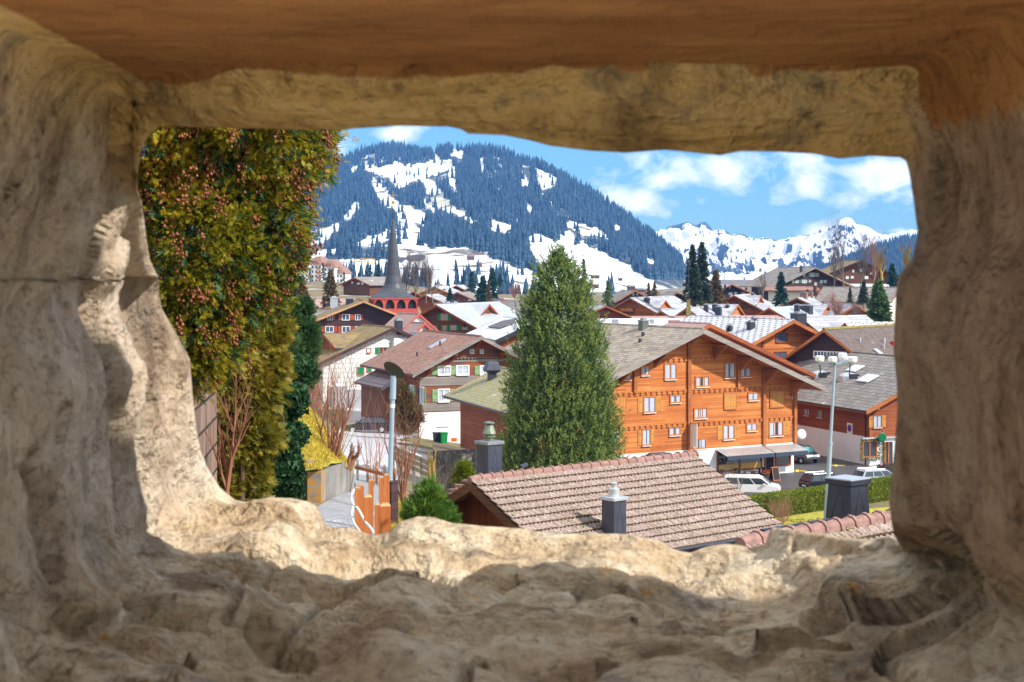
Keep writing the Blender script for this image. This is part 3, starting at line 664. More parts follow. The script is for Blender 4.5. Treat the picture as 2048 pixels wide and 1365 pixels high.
def conifers(name, pos, hts, mat, label, seed=1, parent=None, slim=.19):
    """many small conifers as one mass: each a trunk spike with three ragged skirts"""
    n = len(pos); g = np.random.default_rng(seed); K = 7
    vs = []; fs = []
    for (z0, z1, r) in ((.06, .52, 1.0), (.30, .78, .72), (.58, 1.0, .42)):
        b = len(vs)
        for k in range(K): a = 2 * math.pi * k / K; rr = r * (1 if k % 2 else .72); vs.append((rr * math.cos(a), rr * math.sin(a), z0 - (.03 if k % 2 else 0)))
        vs.append((0, 0, z1)); fs += [(b + k, b + (k + 1) % K, b + K) for k in range(K)]
    T = np.array(vs); Fa = np.array(fs)
    rot = g.uniform(0, 6.28, n); c, s_ = np.cos(rot)[:, None], np.sin(rot)[:, None]; w = (hts * slim * g.uniform(.8, 1.25, n))[:, None]
    x = (T[:, 0] * c - T[:, 1] * s_) * w; y = (T[:, 0] * s_ + T[:, 1] * c) * w; z = T[:, 2][None] * hts[:, None]
    V = np.stack([x + pos[:, :1], y + pos[:, 1:2], z + pos[:, 2:3]], 2).reshape(-1, 3)
    Fc = (Fa[None] + (np.arange(n) * len(T))[:, None, None]).reshape(-1, 3)
    return tag(arr_obj(name, V, Fc, mat, parent, False, uv=False), kind='stuff', label=label)
N = 17000
cpx = NR.uniform(560, 1400, N); ct = NR.uniform(.12, 1, N) ** .85; cD, cpy = m1(cpx, ct)
hts = NR.uniform(10, 23, N); hpx = hts / cD * F
ok = ~snowmask(cpx, cpy - hpx * .8) & ~snowmask(cpx, cpy - hpx * .4) & ~snowmask(cpx, cpy - 1) & ~(opening(cpx, cpy) & (cpy < 560)) | ((NR.uniform(0, 1, N) < .035) & (cpy < 500))
ok &= (cpy < 560)
ridge = NR.uniform(0, 1, 1300); rp = 560 + ridge * 830; rD, rpy = m1(rp, NR.uniform(.965, 1, 1300)); okr = ~snowmask(rp, rpy - 7)
cpx = np.r_[cpx[ok], rp[okr]]; cD = np.r_[cD[ok], rD[okr]]; cpy = np.r_[cpy[ok], rpy[okr]]
pos = np.stack([(cpx - CX) / F * cD, cD, CZ + (HY - cpy) / F * cD - 1.0], 1)
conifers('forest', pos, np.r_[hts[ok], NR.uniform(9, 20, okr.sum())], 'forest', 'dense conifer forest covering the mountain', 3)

# far snowy range
CR2 = [(1180, 520), (1290, 478), (1310, 466), (1330, 461), (1350, 453), (1375, 447), (1392, 456), (1400, 450), (1412, 448), (1425, 463), (1450, 464), (1462, 473), (1480, 470), (1510, 481), (1530, 478), (1560, 484), (1590, 476), (1615, 473), (1640, 462), (1662, 455),
       (1678, 446), (1692, 438), (1703, 441), (1714, 453), (1735, 456), (1752, 470), (1775, 473), (1800, 467), (1840, 462), (1900, 458), (2000, 480)]
p2 = np.linspace(1180, 2000, 520); t2 = np.linspace(0, 1, 170); c2 = np.interp(p2, *zip(*CR2)) + fbm(p2 / 6, 0, 0, 4, 8, .6) * 2.4 - 3
A, B = np.meshgrid(p2, t2); D2 = 3600 + 2100 * B; cc = np.broadcast_to(c2, A.shape)
rid = 1 - np.abs(fbm(A / 46 + B * 1.4, B * 3.4, 0, 5, 17, .55)) * 2.1; det = 1 - np.abs(fbm(A / 15, B * 11, 3, 4, 19, .6)) * 2
env = np.sin(np.pi * np.clip(B, 0, 1)) ** .7
PY2 = 592 + (cc - 592) * B ** .8 - (rid - .35) * 30 * env - det * 2 * env
X = (A - CX) / F * D2; Z = CZ + (HY - PY2) / F * D2; V = np.stack([X, D2, Z], 2)
b1 = V[-1:].copy(); b1[..., 1] += 200; b1[..., 2] -= 60; b1[..., 0] *= 1.03; b2 = b1.copy(); b2[..., 1] += 250; b2[..., 2] = -100; f0 = V[:1].copy(); f0[..., 2] = -60; f0[..., 1] -= 100
VV = np.concatenate([f0, V, b1, b2], 0)
def _peak(t, b, o):
    g = t.coord('Object'); ge = t.new('ShaderNodeNewGeometry'); s3 = t.new('ShaderNodeSeparateXYZ'); t.lk(ge.outputs['Normal'], s3.inputs[0])
    n = t.noise(t.mapv(g, (1, 1, 2.4), (0, .35, 0)), .0025, 7, .62, .8); n2 = t.noise(t.mapv(g, (1, .6, 3), (0, .3, 0)), .011, 6, .6)
    f = t.m('ADD', t.m('MULTIPLY', n, 1.25), t.m('MULTIPLY', n2, .42)); f = t.m('SUBTRACT', f, t.m('MULTIPLY', s3.outputs[2], .42))
    rock = t.mr(f, .55, .58)
    setb(t, b, t.mix(rock, (.9, .91, .93), (.045, .06, .085)), .8, 0, n, .6, 12)
_D['peak_mat'] = _peak
tag(arr_obj('snowy_mountains', VV.reshape(-1, 3), gridfaces(VV.shape[0], len(p2)), 'peak_mat', None, True), kind='structure', label='distant snow covered peaks with dark rock bands')

# blue wooded hill at the right
CR3 = [(1380, 610), (1440, 590), (1500, 583), (1545, 572), (1572, 554), (1645, 540), (1678, 527), (1711, 513), (1778, 489), (1835, 476), (1900, 462), (2100, 430)]
p3 = np.linspace(1380, 2100, 160); t3 = np.linspace(0, 1, 40); A, B = np.meshgrid(p3, t3)
def m3(px, tt): 
    D = 1500 + 1300 * tt; return D, 612 + (np.interp(px, *zip(*CR3)) - 612) * tt ** .9 + fbm(px / 30, tt * 4, 0, 3, 90) * 3 * np.sin(np.pi * tt)
D3, Y3 = m3(A, B); V = np.stack([(A - CX) / F * D3, D3, CZ + (HY - Y3) / F * D3], 2); b1 = V[-1:].copy(); b1[..., 1] += 900; b1[..., 2] = -60
f0 = V[:1].copy(); f0[..., 2] = -40
VV = np.concatenate([f0, V, b1], 0)
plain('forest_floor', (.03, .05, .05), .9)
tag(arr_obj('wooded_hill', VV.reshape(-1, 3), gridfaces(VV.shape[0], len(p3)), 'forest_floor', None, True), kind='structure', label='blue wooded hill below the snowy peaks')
q = NR.uniform(1400, 1900, 5200); tq = np.r_[NR.uniform(.1, 1, 4600), NR.uniform(.97, 1, 600)]; Dq, Yq = m3(q, tq)
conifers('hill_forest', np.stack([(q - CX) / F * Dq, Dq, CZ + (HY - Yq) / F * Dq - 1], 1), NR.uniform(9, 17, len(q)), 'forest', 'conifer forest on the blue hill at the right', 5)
# ---------------------------------------------------------------- houses
class H:
    """a gabled house: local x along the facade, y to the back, z up; placed so that the roof's front apex is at pixel (px, py), distance D"""
    def __init__(s, label, px, py, D, a, Wd, L, pitch, wall='wood_orange', roof='roof_stone', fo=1.2, eo=.9, name='chalet', cat='chalet', group='chalets of the village', th=.22,
                 barge='wood_beam', base=0.0, basem='plaster', z0=None, chimney=(), frame='orange_paint', shut=None, bands=(), pane='glass_dark', loc=None, soffit='wood_soffit', asym=0.0, depth_below=3.0, gut=True, fzr=0):
        ap = P(px, py, D); a = R(a); s.a = a; s.W, s.L, s.p, s.fo, s.eo, s.th = Wd, L, pitch, fo, eo, th
        back = Vector((-math.sin(a), math.cos(a), 0)); o = ap + back * fo; zg = gz(o.x, o.y) if z0 is None else z0
        s.o = Vector((o.x, o.y, zg)); s.zr = ap.z - zg; s.frame, s.shut, s.pane = frame, shut, pane
        s.t = thing(name, s.o, a, label, cat, group)
        s.Mi = (Matrix.Translation(s.o) @ Matrix.Rotation(a, 4, 'Z')).inverted()
        hw = Wd / 2; zr = s.zr; cthk = th / math.cos(math.atan(pitch)); s.cthk = cthk
        zt = lambda x: zr - cthk - pitch * abs(x)
        mb = MB(); zb = base if base else -depth_below
        mb.prism([(-hw, 0, zb), (hw, 0, zb), (hw, 0, zt(hw)), (0, 0, zt(0)), (-hw, 0, zt(hw))], (0, L, 0)); mb.build('wall', [wall], s.t)
        if base:
            mb = MB(); mb.box(-hw - .06, hw + .06, -.06, L + .06, -depth_below, base); mb.build('ground_floor', [basem], s.t)
        # roof: two slabs meeting at the ridge
        e = hw + eo; mb = MB()
        for sg in (-1, 1):
            ee = e + (asym if sg > 0 else 0)
            mb.prism([(0, -fo, zr), (sg * ee, -fo, zr - pitch * ee), (sg * ee, -fo, zr - pitch * ee - cthk * .6), (0, -fo, zr - cthk * .6)][::sg], (0, L + fo * 2, 0))
        mb.tube((0, -fo, zr - .02), (0, L + fo, zr - .02), .13, n=6)
        r = mb.build('roof', [roof], s.t)
        mb = MB()
        for sg in (-1, 1):
            ee = e - .05
            mb.prism([(0, -fo + .06, zr - cthk * .6), (sg * ee, -fo + .06, zr - pitch * ee - cthk * .6), (sg * ee, -fo + .06, zr - pitch * ee - cthk), (0, -fo + .06, zr - cthk)][::sg], (0, L + fo * 2 - .12, 0))
        mb.build('soffit', [soffit], s.t)
        bh = cthk * 1.25; er = e + asym + .02; el = e + .02
        for yf in (-fo - .05, L + fo):
            mb = MB(); mb.prism([(-el, yf, zr + .03 - pitch * el), (-el, yf, zr - bh - pitch * el), (0, yf, zr - bh), (er, yf, zr - bh - pitch * er), (er, yf, zr + .03 - pitch * er), (0, yf, zr + .03)][::-1], (0, .05, 0)); mb.build('bargeboard', [barge], s.t)
        if gut and D < 260:
            for sg in (-1, 1):
                mb = MB(); ee = e + .07; zz = zr - pitch * ee - .02; mb.tube((sg * ee, -fo, zz), (sg * ee, L + fo, zz), .08, n=6); mb.build('gutter', ['metal_dark'], s.t)
        for c in chimney: s.chim(*c)
        if bands:
            mb = MB()
            for z in bands:
                xm = min(hw, (zr - cthk - z) / pitch - .1); mb.box(-xm, xm, -.07, 0.0, z, z + .16)
                k = -xm + .1
                while k < xm - .2 and D < 200: mb.box(k, k + .14, -.10, -.07, z - .12, z + .1); k += .32
            mb.build('trim_band', ['wood_soffit' if wall == 'wood_orange' else wall], s.t)
    def loc(s, px, py, plane='f', off=0.0):
        c = s.Mi @ Vector((0, 0, CZ)); d = s.Mi.to_3x3() @ Vector(((px - CX) / F, 1, (HY - py) / F))
        if plane == 'f': k = (off - c.y) / d.y; q = c + d * k; return q.x, q.z
        xx = -s.W / 2 - off if plane == 'l' else s.W / 2 + off
        k = (xx - c.x) / d.x; q = c + d * k; return q.y, q.z
    def roofpt(s, px, py, sg):                     # sight line meets roof slope sg
        c = s.Mi @ Vector((0, 0, CZ)); d = s.Mi.to_3x3() @ Vector(((px - CX) / F, 1, (HY - py) / F))
        # z = zr - p*sg*x
        k = (s.zr - s.p * sg * c.x - c.z) / (d.z + s.p * sg * d.x); return c + d * k
    def frm(s, plane):
        if plane == 'f': return Vector((0, 0, 0)), Vector((1, 0, 0)), Vector((0, -1, 0))
        if plane == 'l': return Vector((-s.W / 2, 0, 0)), Vector((0, 1, 0)), Vector((-1, 0, 0))
        return Vector((s.W / 2, 0, 0)), Vector((0, 1, 0)), Vector((1, 0, 0))
    def win(s, x0, y0, x1, y1, code='n', plane='f', mull=1, bars=0, pane=None, frame=None, shut=None, off=0.0, fw=None, parent=None):
        xm, ym = (x0 + x1) / 2, (y0 + y1) / 2
        a0, z0 = s.loc(x0, ym, plane, off); a1, _ = s.loc(x1, ym, plane, off); _, zt = s.loc(xm, y0, plane, off); _, zb = s.loc(xm, y1, plane, off)
        if a0 > a1: a0, a1 = a1, a0
        return s.winl(a0, a1, zb, zt, code, plane, mull, bars, pane, frame, shut, off, fw)
    def winl(s, a0, a1, zb, zt, code='n', plane='f', mull=1, bars=0, pane=None, frame=None, shut=None, off=0.0, fw=None):
        p0, t, n = s.frm(plane); p0 = p0 + n * off; w = a1 - a0; h = zt - zb; fw = fw or min(.11, w * .1)
        frame = frame or s.frame; pane = pane or s.pane; shut = shut or s.shut; mb = MB()
        fb = lambda m, aa, ab, za, zb_, na, nb: m.fbox(p0, t, n, aa, ab, na, nb, za, zb_)
        fb(mb, a0 - fw, a0 + .0, zb - fw, zt + fw, -.01, .09); fb(mb, a1, a1 + fw, zb - fw, zt + fw, -.01, .09)
        fb(mb, a0, a1, zt, zt + fw, -.01, .09); fb(mb, a0, a1, zb - fw, zb, -.01, .12)
        if code != 'c':
            for k in range(1, mull + 1): xx = a0 + w * k / (mull + 1); fb(mb, xx - .05, xx + .05, zb, zt, 0, .06)
            for k in range(1, bars + 1): zz = zb + h * k / (bars + 1); fb(mb, a0, a1, zz - .02, zz + .02, 0, .042)
        wn = mb.build('window', [frame], s.t)
        if code == 'c':
            m2 = MB(); g = w / 2
            for k in (0, 1): fb(m2, a0 + g * k + .01, a0 + g * (k + 1) - .01, zb, zt, .04, .08); fb(m2, a0 + g * k + .03, a0 + g * (k + 1) - .03, zb + h * .12, zb + h * .17, .08, .10); fb(m2, a0 + g * k + .03, a0 + g * (k + 1) - .03, zb + h * .82, zb + h * .87, .08, .10)
            m2.build('shutter', [shut], wn)
        else:
            cur = pane == 'glass_curtain' and s.o.y < 215; m2 = MB(); fb(m2, a0, a1, zb, zt, 0.0, .022); m2.build('pane', ['glass_dark' if cur else pane], wn)
            if cur:
                k1, k2 = rnd.uniform(.36, .5), rnd.uniform(.36, .5)
                for (c0, c1) in ((a0, a0 + w * k1), (a1 - w * k2, a1)): m2 = MB(); fb(m2, c0, c1, zb, zt, .02, .03); m2.build('curtain', ['curtain'], wn)
            if s.o.y < 200:
                m2 = MB(); fb(m2, a0 - fw * .8, a1 + fw * .8, zb - fw - .05, zb - fw, 0, .18); m2.build('sill', ['white_paint' if s.o.y < 170 else frame], wn)
        sw = w * .52
        for cd, e0, e1 in (('l', a0 - fw - sw, a0 - fw), ('r', a1 + fw, a1 + fw + sw)):
            if code == 's' or code == cd:
                m2 = MB(); fb(m2, e0, e1 - .01, zb - fw * .5, zt + fw * .5, .0, .05)
                if s.o.y < 200:
                    for q in (.14, .84): fb(m2, e0 + .03, e1 - .04, zb + h * q, zb + h * (q + .05), .05, .07)
                    c = (e0 + e1) / 2
                    m2.cur = 1; fb(m2, c - .10, c - .03, zb + h * .66, zb + h * .72, .05, .055); fb(m2, c + .03, c + .10, zb + h * .66, zb + h * .72, .05, .055); m2.cur = 0
                m2.build('shutter', [shut, 'black'], wn)
        return wn
    def chim(s, px, py, sg, w, h, mat='metal_dark', cap=True, d=None):
        q = s.roofpt(px, py, sg); d = d or w; mb = MB(); mb.box(q.x - w / 2, q.x + w / 2, q.y - d / 2, q.y + d / 2, q.z - w * s.p - .1, q.z + h)
        c = mb.build('chimney', [mat], s.t)
        if cap:
            mb = MB(); mb.box(q.x - w * .58, q.x + w * .58, q.y - d * .58, q.y + d * .58, q.z + h, q.z + h + .12); mb.box(q.x - w * .3, q.x + w * .3, q.y - d * .3, q.y + d * .3, q.z + h + .12, q.z + h + .3)
            mb.build('chimney_cap', ['metal_grey' if mat != 'metal_light' else 'metal_light'], c)
    def post(s, px, y0, y1, plane='f', w=.28, mat=None, d=.22):
        a, _ = s.loc(px, (y0 + y1) / 2, plane); _, z1 = s.loc(px, y0, plane); _, z0 = s.loc(px, y1, plane); p0, t, n = s.frm(plane)
        mb = MB(); mb.fbox(p0, t, n, a - w / 2, a + w / 2, 0.0, d, z0, z1); mb.build('corner_post', [mat or 'wood_beam'], s.t)
    def bracket(s, x, proj, drop, mat='wood_beam', w=.26):    # stepped, carved purlin end under the front overhang
        zt = s.zr - s.cthk - s.p * abs(x) - w * .5 * s.p; mb = MB(); pr = [(0, 0), (-proj, 0), (-proj, -.24)]
        k = 5
        for i in range(k): 
            y = -proj * (1 - (i + .5) / k); z = -.24 - (drop - .24) * (i + .5) / k; pr += [(y, z + .08), (y, z)] 
        pr += [(0, -drop)]
        mb.prism([(x - w / 2, q[0], zt + q[1]) for q in pr], (w, 0, 0)); mb.build('bracket', [mat], s.t)
    def balcony(s, px0, px1, py0, py1, proj=1.1, plane='f', mat='wood_soffit', flowers=False):
        xm = (px0 + px1) / 2; a0, _ = s.loc(px0, py1, plane, proj); a1, _ = s.loc(px1, py1, plane, proj); _, zt = s.loc(xm, py0, plane, proj); _, zb = s.loc(xm, py1, plane, proj)
        p0, t, n = s.frm(plane); mb = MB(); mb.fbox(p0, t, n, a0, a1, 0, proj, zb - .12, zb); mb.fbox(p0, t, n, a0, a1, proj - .06, proj, zb + .05, zt - .1); mb.fbox(p0, t, n, a0, a1, proj - .1, proj + .04, zt - .08, zt)
        mb.fbox(p0, t, n, a0, a0 + .06, 0, proj, zb, zt); mb.fbox(p0, t, n, a1 - .06, a1, 0, proj, zb, zt); bl = mb.build('balcony', [mat], s.t)
        if flowers:
            V, Fc = leafcloud([((p0 + t * (a0 + (a1 - a0) * q) + n * (proj + .1)) + Vector((0, 0, zt + .02)), .34) for q in np.linspace(.04, .96, max(3, int((a1 - a0) / .7)))], 26, .16); tag(arr_obj('flower_box', V, Fc, 'ivy', bl, uv=False))
    def dormer(s, px, py, sg, w, pitch=.5, L=4.0, wall=None, roof=None, barge='wood_beam', dz=1.5, fo=.4, eo=.5, ang=None, wins=0, shut=None, front=True):
        """a cross gable whose ridge runs along local x; apex given in pixels at the plane of its front"""
        q = s.roofpt(px, py, sg); zr = q.z + dz * 0; # apex stands above the slope
        q2 = s.roofpt(px, py + 6, sg)
        x = q2.x; y = q2.y; zr = s.zr - s.p * abs(x) + dz; hw = w / 2; th = .16; mb = MB()
        xf = sg * abs(x)                            # front wall plane
        zt = lambda yy: zr - th - pitch * abs(yy)
        mb.prism([(xf, y - hw, zt(hw) - 2.2), (xf, y + hw, zt(hw) - 2.2), (xf, y + hw, zt(hw)), (xf, y, zt(0)), (xf, y - hw, zt(hw))][::-sg], (-sg * L, 0, 0)); dm = mb.build('dormer', [wall or 'wood_orange'], s.t)
        mb = MB(); e = hw + eo
        for k in (-1, 1): mb.prism([(xf + sg * fo, y, zr), (xf + sg * fo, y + k * e, zr - pitch * e), (xf + sg * fo, y + k * e, zr - pitch * e - th), (xf + sg * fo, y, zr - th)], (-sg * (L + fo), 0, 0), 0)
        for k in (-1, 1): mb.prism([(xf + sg * fo, y, zr + .03), (xf + sg * fo, y + k * e, zr + .03 - pitch * e), (xf + sg * fo, y + k * e, zr - pitch * e - .3), (xf + sg * fo, y, zr - .3)], (sg * .05, 0, 0), 1)
        for k in (-1, 1): mb.prism([(xf + sg * (fo - .03), y, zr - th - .005), (xf + sg * (fo - .03), y + k * (e - .03), zr - pitch * (e - .03) - th - .005), (xf + sg * (fo - .03), y + k * (e - .03), zr - pitch * (e - .03) - th - .05), (xf + sg * (fo - .03), y, zr - th - .05)], (-sg * (L + fo), 0, 0), 2)
        mb.build('dormer_roof', [roof or 'roof_snow', barge, 'wood_soffit'], dm)
        if wins:
            for k in range(wins):
                yc = y + (k - (wins - 1) / 2) * (w / (wins + .3)); a, b = yc - w * .3 / wins, yc + w * .3 / wins; z0 = zt(hw) - .9; z1 = z0 + 1.0
                mb = MB(); mb.box(min(xf + sg * .02, xf + sg * .08), max(xf + sg * .02, xf + sg * .08), a - .08, b + .08, z0 - .08, z1 + .08, 0); mb.box(min(xf + sg * .08, xf + sg * .1), max(xf + sg * .08, xf + sg * .1), a, b, z0, z1, 1)
                if shut:
                    for (c0, c1) in ((a - .5, a - .1), (b + .1, b + .5)): mb.box(min(xf + sg * .03, xf + sg * .09), max(xf + sg * .03, xf + sg * .09), c0, c1, z0 - .05, z1 + .05, 2)
                mb.build('dormer_window', ['orange_paint', 'glass_dark', shut or 'green_shutter'], dm)
        return dm
def leafcloud(blobs, n, size, flat=0.0, seed=3, quad=True, aspect=.5):
    g = np.random.default_rng(seed); C = []; 
    for c, r in blobs:
        d = g.normal(size=(n, 3)); d /= np.linalg.norm(d, axis=1)[:, None]; C.append(np.array(c) + d * r * g.uniform(.35, 1, (n, 1)) ** .5)
    C = np.concatenate(C); return leafat(C, size, g, aspect)
def leafat(C, size, g, aspect=.5, axis=None, spread=1.0):
    n = len(C); a = g.normal(size=(n, 3))
    if axis is not None: a = np.asarray(axis) + a * spread * .5
    a /= np.linalg.norm(a, axis=1)[:, None]; b = np.cross(a, g.normal(size=(n, 3))); b /= np.linalg.norm(b, axis=1)[:, None]
    sz = (np.asarray(size) * g.uniform(.6, 1.3, n))[:, None]; a = a * sz; b = b * sz * aspect
    V = np.stack([C - a * .5, C + b * .5, C + a * .5, C - b * .5], 1).reshape(-1, 3); return V, np.arange(n * 4).reshape(-1, 4)

# big orange chalet
h = H('large orange timber chalet with heart cut shutters and a cafe on its white ground floor', 1407, 658, 149.6, 30.7, 25.4, 21, .40, 'wood_orange', 'roof_stone', fo=2.2, eo=2.5, th=.34, base=0, z0=0, frame='wood_soffit', shut='wood_shutter', pane='glass_curtain', barge='wood_grey')
big = h
zb = 2.95
mb = MB(); mb.box(-h.W / 2 - .08, h.W / 2 + .08, -.08, h.L, -2, zb); mb.build('ground_floor', ['plaster'], h.t)
for w_ in [(1237, 741, 1260, 758, 'n', 1), (1283, 735, 1297, 749, 'n', 1), (1330, 729, 1351, 757, 'n', 1), (1392, 755, 1416, 772, 'n', 2), (1450, 728, 1468, 754, 'n', 1), (1482, 738, 1499, 752, 'n', 1), (1226, 797, 1250, 828, 'c', 1), (1288, 795, 1309, 823, 's', 1),
           (1341, 792, 1360, 804, 'n', 1), (1389, 818, 1412, 835, 'n', 2), (1449, 788, 1471, 817, 'c', 1), (1497, 787, 1515, 799, 'n', 1), (1541, 785, 1567, 813, 'c', 1), (1226, 860, 1237, 893, 'r', 0), (1285, 860, 1299, 889, 's', 0), (1339, 856, 1359, 869, 'n', 1),
           (1386, 879, 1410, 896, 'n', 2), (1447, 851, 1467, 877, 's', 1), (1494, 848, 1512, 860, 'n', 1), (1539, 845, 1564, 870, 's', 2)]:
    h.win(*w_[:4], code=w_[4], mull=w_[5], fw=.13)
for (px_, y0, y1) in ((1377, 672, 903), (1269, 742, 786), (1476, 712, 779), (1527, 738, 892), (1589, 770, 888)): h.post(px_, y0, y1, w=.36)
for yb_ in (717, 781, 847):
    _, z = h.loc(1378, yb_); xm = min(h.W / 2, (h.zr - h.cthk - z) / h.p - 2.4); mb = MB(); mb.box(-xm, xm, -.09, 0, z, z + .12); k = -xm + .1
    while k < xm - .3: mb.prism([(k, -.08, z - .26), (k + .3, -.08, z - .26), (k + .42, -.08, z), (k + .12, -.08, z)], (0, -.04, 0)); k += .62
    mb.build('trim_band', ['wood_soffit'], h.t)
for x in (-11.6, -8.2, -4.0, 0.0, 2.9, 6.0, 9.2, 12.5): h.bracket(x, 2.0, 1.6 if x else 1.2)
h.chim(1287, 658, -1, .75, .75, 'lead'); h.chim(1286, 672, -1, .24, .35, 'metal_dark', False); h.chim(1280, 685, -1, .24, .35, 'metal_dark', False)
# cafe front, set into the white floor
def shop(h, x0, x1, pyt, pyb, mats, lower=False, mull=2):
    a0, _ = h.loc(x0, pyt, off=-.1); a1, _ = h.loc(x1, pyt, off=-.1); _, z1 = h.loc((x0 + x1) / 2, pyt, off=-.1); _, z0 = h.loc((x0 + x1) / 2, pyb, off=-.1); z0 = max(z0, .1)
    mb = MB(); mb.box(a0, a1, -.13, -.09, z0, z1, 1); fw = .16
    mb.box(a0 - fw, a0, -.2, -.08, z0, z1 + fw, 0); mb.box(a1, a1 + fw, -.2, -.08, z0, z1 + fw, 0); mb.box(a0, a1, -.2, -.08, z1, z1 + fw, 0); mb.box(a0, a1, -.2, -.08, z0 - .02, z0 + .12, 0)
    for k in range(1, mull + 1): x = a0 + (a1 - a0) * k / (mull + 1); mb.box(x - .09, x + .09, -.19, -.13, z0 + .12, z1, 0)
    if lower: mb.box(a0, a1, -.16, -.13, z0 + .12, z0 + .12 + .55, 2)
    return mb.build('shop_window', mats, h.t), a0, a1, z0, z1
shop(h, 1436, 1521, 903, 941, ['wood_red', 'glass_dark', 'ochre'], True, 1)
shop(h, 1553, 1579, 906, 932, ['wood_beam', 'glass_dark'], False, 0)
sd, a0, a1, z0, z1 = shop(h, 1531, 1545, 900, 946, ['wood_beam', 'black'], False, 0); sd.name = 'door'
for (x0, x1) in ((1430, 1524), (1526, 1590)):
    a0, zt = h.loc(x0, 893); a1, _ = h.loc(x1, 893); mb = MB(); n = int((a1 - a0) / .16)
    for k in range(n):
        p, q = a0 + (a1 - a0) * k / n, a0 + (a1 - a0) * (k + 1) / n
        mb.prism([(p, -.1, 2.85), (p, -1.9, 2.35), (p, -1.9, 2.29), (p, -.1, 2.79)], (q - p, 0, 0), k % 2)
    mb.box(a0, a1, -1.93, -1.9, 1.95, 2.33, 2); mb.build('awning', ['metal_light', 'wood_grey', 'dark_fabric'], h.t)
mb = MB(); a_, z_ = h.loc(1378, 870); mb.box(a_ - .05, a_ + .05, -1.2, -.2, z_ + 1.1, z_ + 1.16); mb.box(a_ - .02, a_ + .02, -1.25, -.3, z_ - 1.1, z_ + 1.1, 1); mb.build('banner', ['metal_grey', 'white_paint'], h.t)
# chalet touching it from behind, only its dark red verge and flat white roof show
h = H('timber chalet right behind the large one, showing only its dark red verge', 1420, 648, 172, 30.7, 27, 4, .40, 'wood_orange', 'roof_pink', fo=1.5, eo=1.2, th=.3, barge='wood_red', z0=0)
b_ = thing('flat_roofed_building', on(1300, 226), R(3), 'long flat roofed white building behind the large orange chalet, two red hatches on top', 'building')
zz = 20 - 112 / F * 226 - b_.location.z; mb = MB(); mb.box(-9.5, 11, 0, 14, -2, zz); mb.build('wall', ['plaster'], b_); mb = MB(); mb.box(-9.8, 11.3, -.4, 14.4, zz, zz + .18); mb.box(-6, 11.3, 9, 14.4, zz + .18, zz + .6, 0); mb.build('roof', ['snow'], b_)
mb = MB(); mb.box(2.8, 4.3, .2, 1.4, zz + .18, zz + .75); mb.build('roof_hatch', ['clay_ridge'], b_)
for (cx_, cw) in ((-5, .9), (-1, .5), (.5, .5)):
    mb = MB(); mb.box(cx_, cx_ + cw, 3, 3.8, zz + .18, zz + .8); mb.build('vent', ['metal_grey'], b_)

# white shingled house
h = H('white shingled house with green shutters and a mossy roof', 788, 655, 172, 28, 15.6, 7, .42, 'shingle_white', 'roof_mossy_brown', fo=.9, eo=1.0, barge='wood_dark', frame='orange_paint', shut='green_shutter', asym=0)
h.win(759, 696, 773, 708, 's', bars=2); h.win(734, 697, 741, 705, 'n', mull=0, pane='white_paint'); h.win(715, 735, 727, 750, 'c'); h.win(734, 735, 742, 744, 'c'); h.win(752, 735, 760, 748, 'n')
mb = MB(); a_, z_ = h.loc(797, 690); mb.box(a_ - .75, a_ + .75, -.5, .3, z_ - 5, z_ + .75); mb.build('chimney_breast', ['plaster'], h.t)
h.chim(797, 662, 1, .7, 1.1, 'metal_dark')
# its side wing
h2 = H('red timber wing with a mossy roof on the left side of the white shingled house', 647, 669, 173, -59, 4.2, 4.6, .45, 'wood_red', 'roof_mossy_brown', fo=.5, eo=.9, barge='wood_red', name='house_wing', cat='house wing', group=None, frame='green_shutter', z0=6)
h2.t.name = 'house_wing'
mb = MB(); mb.box(-6.9, -5.2, -.5, -.05, -2.5, 2.6); mb.box(-5.0, -3.2, -.5, -.05, -2.5, 2.2); mb.build('garage_door', ['metal_light'], h.t)

# brown roofed chalet with grey weathered boards
h = H('brown roofed chalet with pale green shutters and weathered grey boards', 963, 673, 148, 22.5, 11.2, 13.5, .50, 'wood_red_weather', 'roof_brown', fo=1.3, eo=1.1, base=0, frame='white_paint', shut='sage_shutter', pane='glass_curtain', barge='wood_grey')
mid = h
_, zb = h.loc(900, 824); mb = MB(); mb.box(-h.W / 2 - .06, h.W / 2 + .06, -.06, h.L, -3, zb); mb.build('ground_floor', ['plaster'], h.t)
for w_ in [(877, 734, 899, 748, 'l', 1, 1), (914, 733, 936, 748, 'l', 1, 1), (961, 733, 980, 748, 's', 1, 1), (940, 700, 947, 706, 'n', 0, 0), (960, 700, 966, 706, 'n', 0, 0), (877, 780, 897, 802, 's', 1, 0), (875, 843, 896, 850, 's', 2, 1)]:
    h.win(*w_[:4], code=w_[4], mull=w_[5], bars=w_[6])
for w_ in [(822, 772, 828, 806, 's'), (842, 776, 848, 806, 's')]: h.win(*w_[:4], code=w_[4], plane='l', mull=0)
for z1_, z2_ in ((753, 771), (805, 822)):
    _, zt = h.loc(900, z1_); _, zq = h.loc(900, z2_); mb = MB(); mb.box(-h.W / 2, h.W / 2, -.045, 0, zq, zt); mb.build('weathered_boards', ['wood_dark' if z1_ > 900 else 'wood_grey'], h.t)
mb = MB(); _, z = h.loc(930, 722); mb.box(-2.6, 2.8, -.07, 0, z - .1, z + .1)
for k in range(14): mb.lathe([(.16, -.05), (.16, .05)], (-2.3 + k * .36, -.06, z + .25), 8)
mb.build('carved_lintel', ['wood_grey'], h.t)
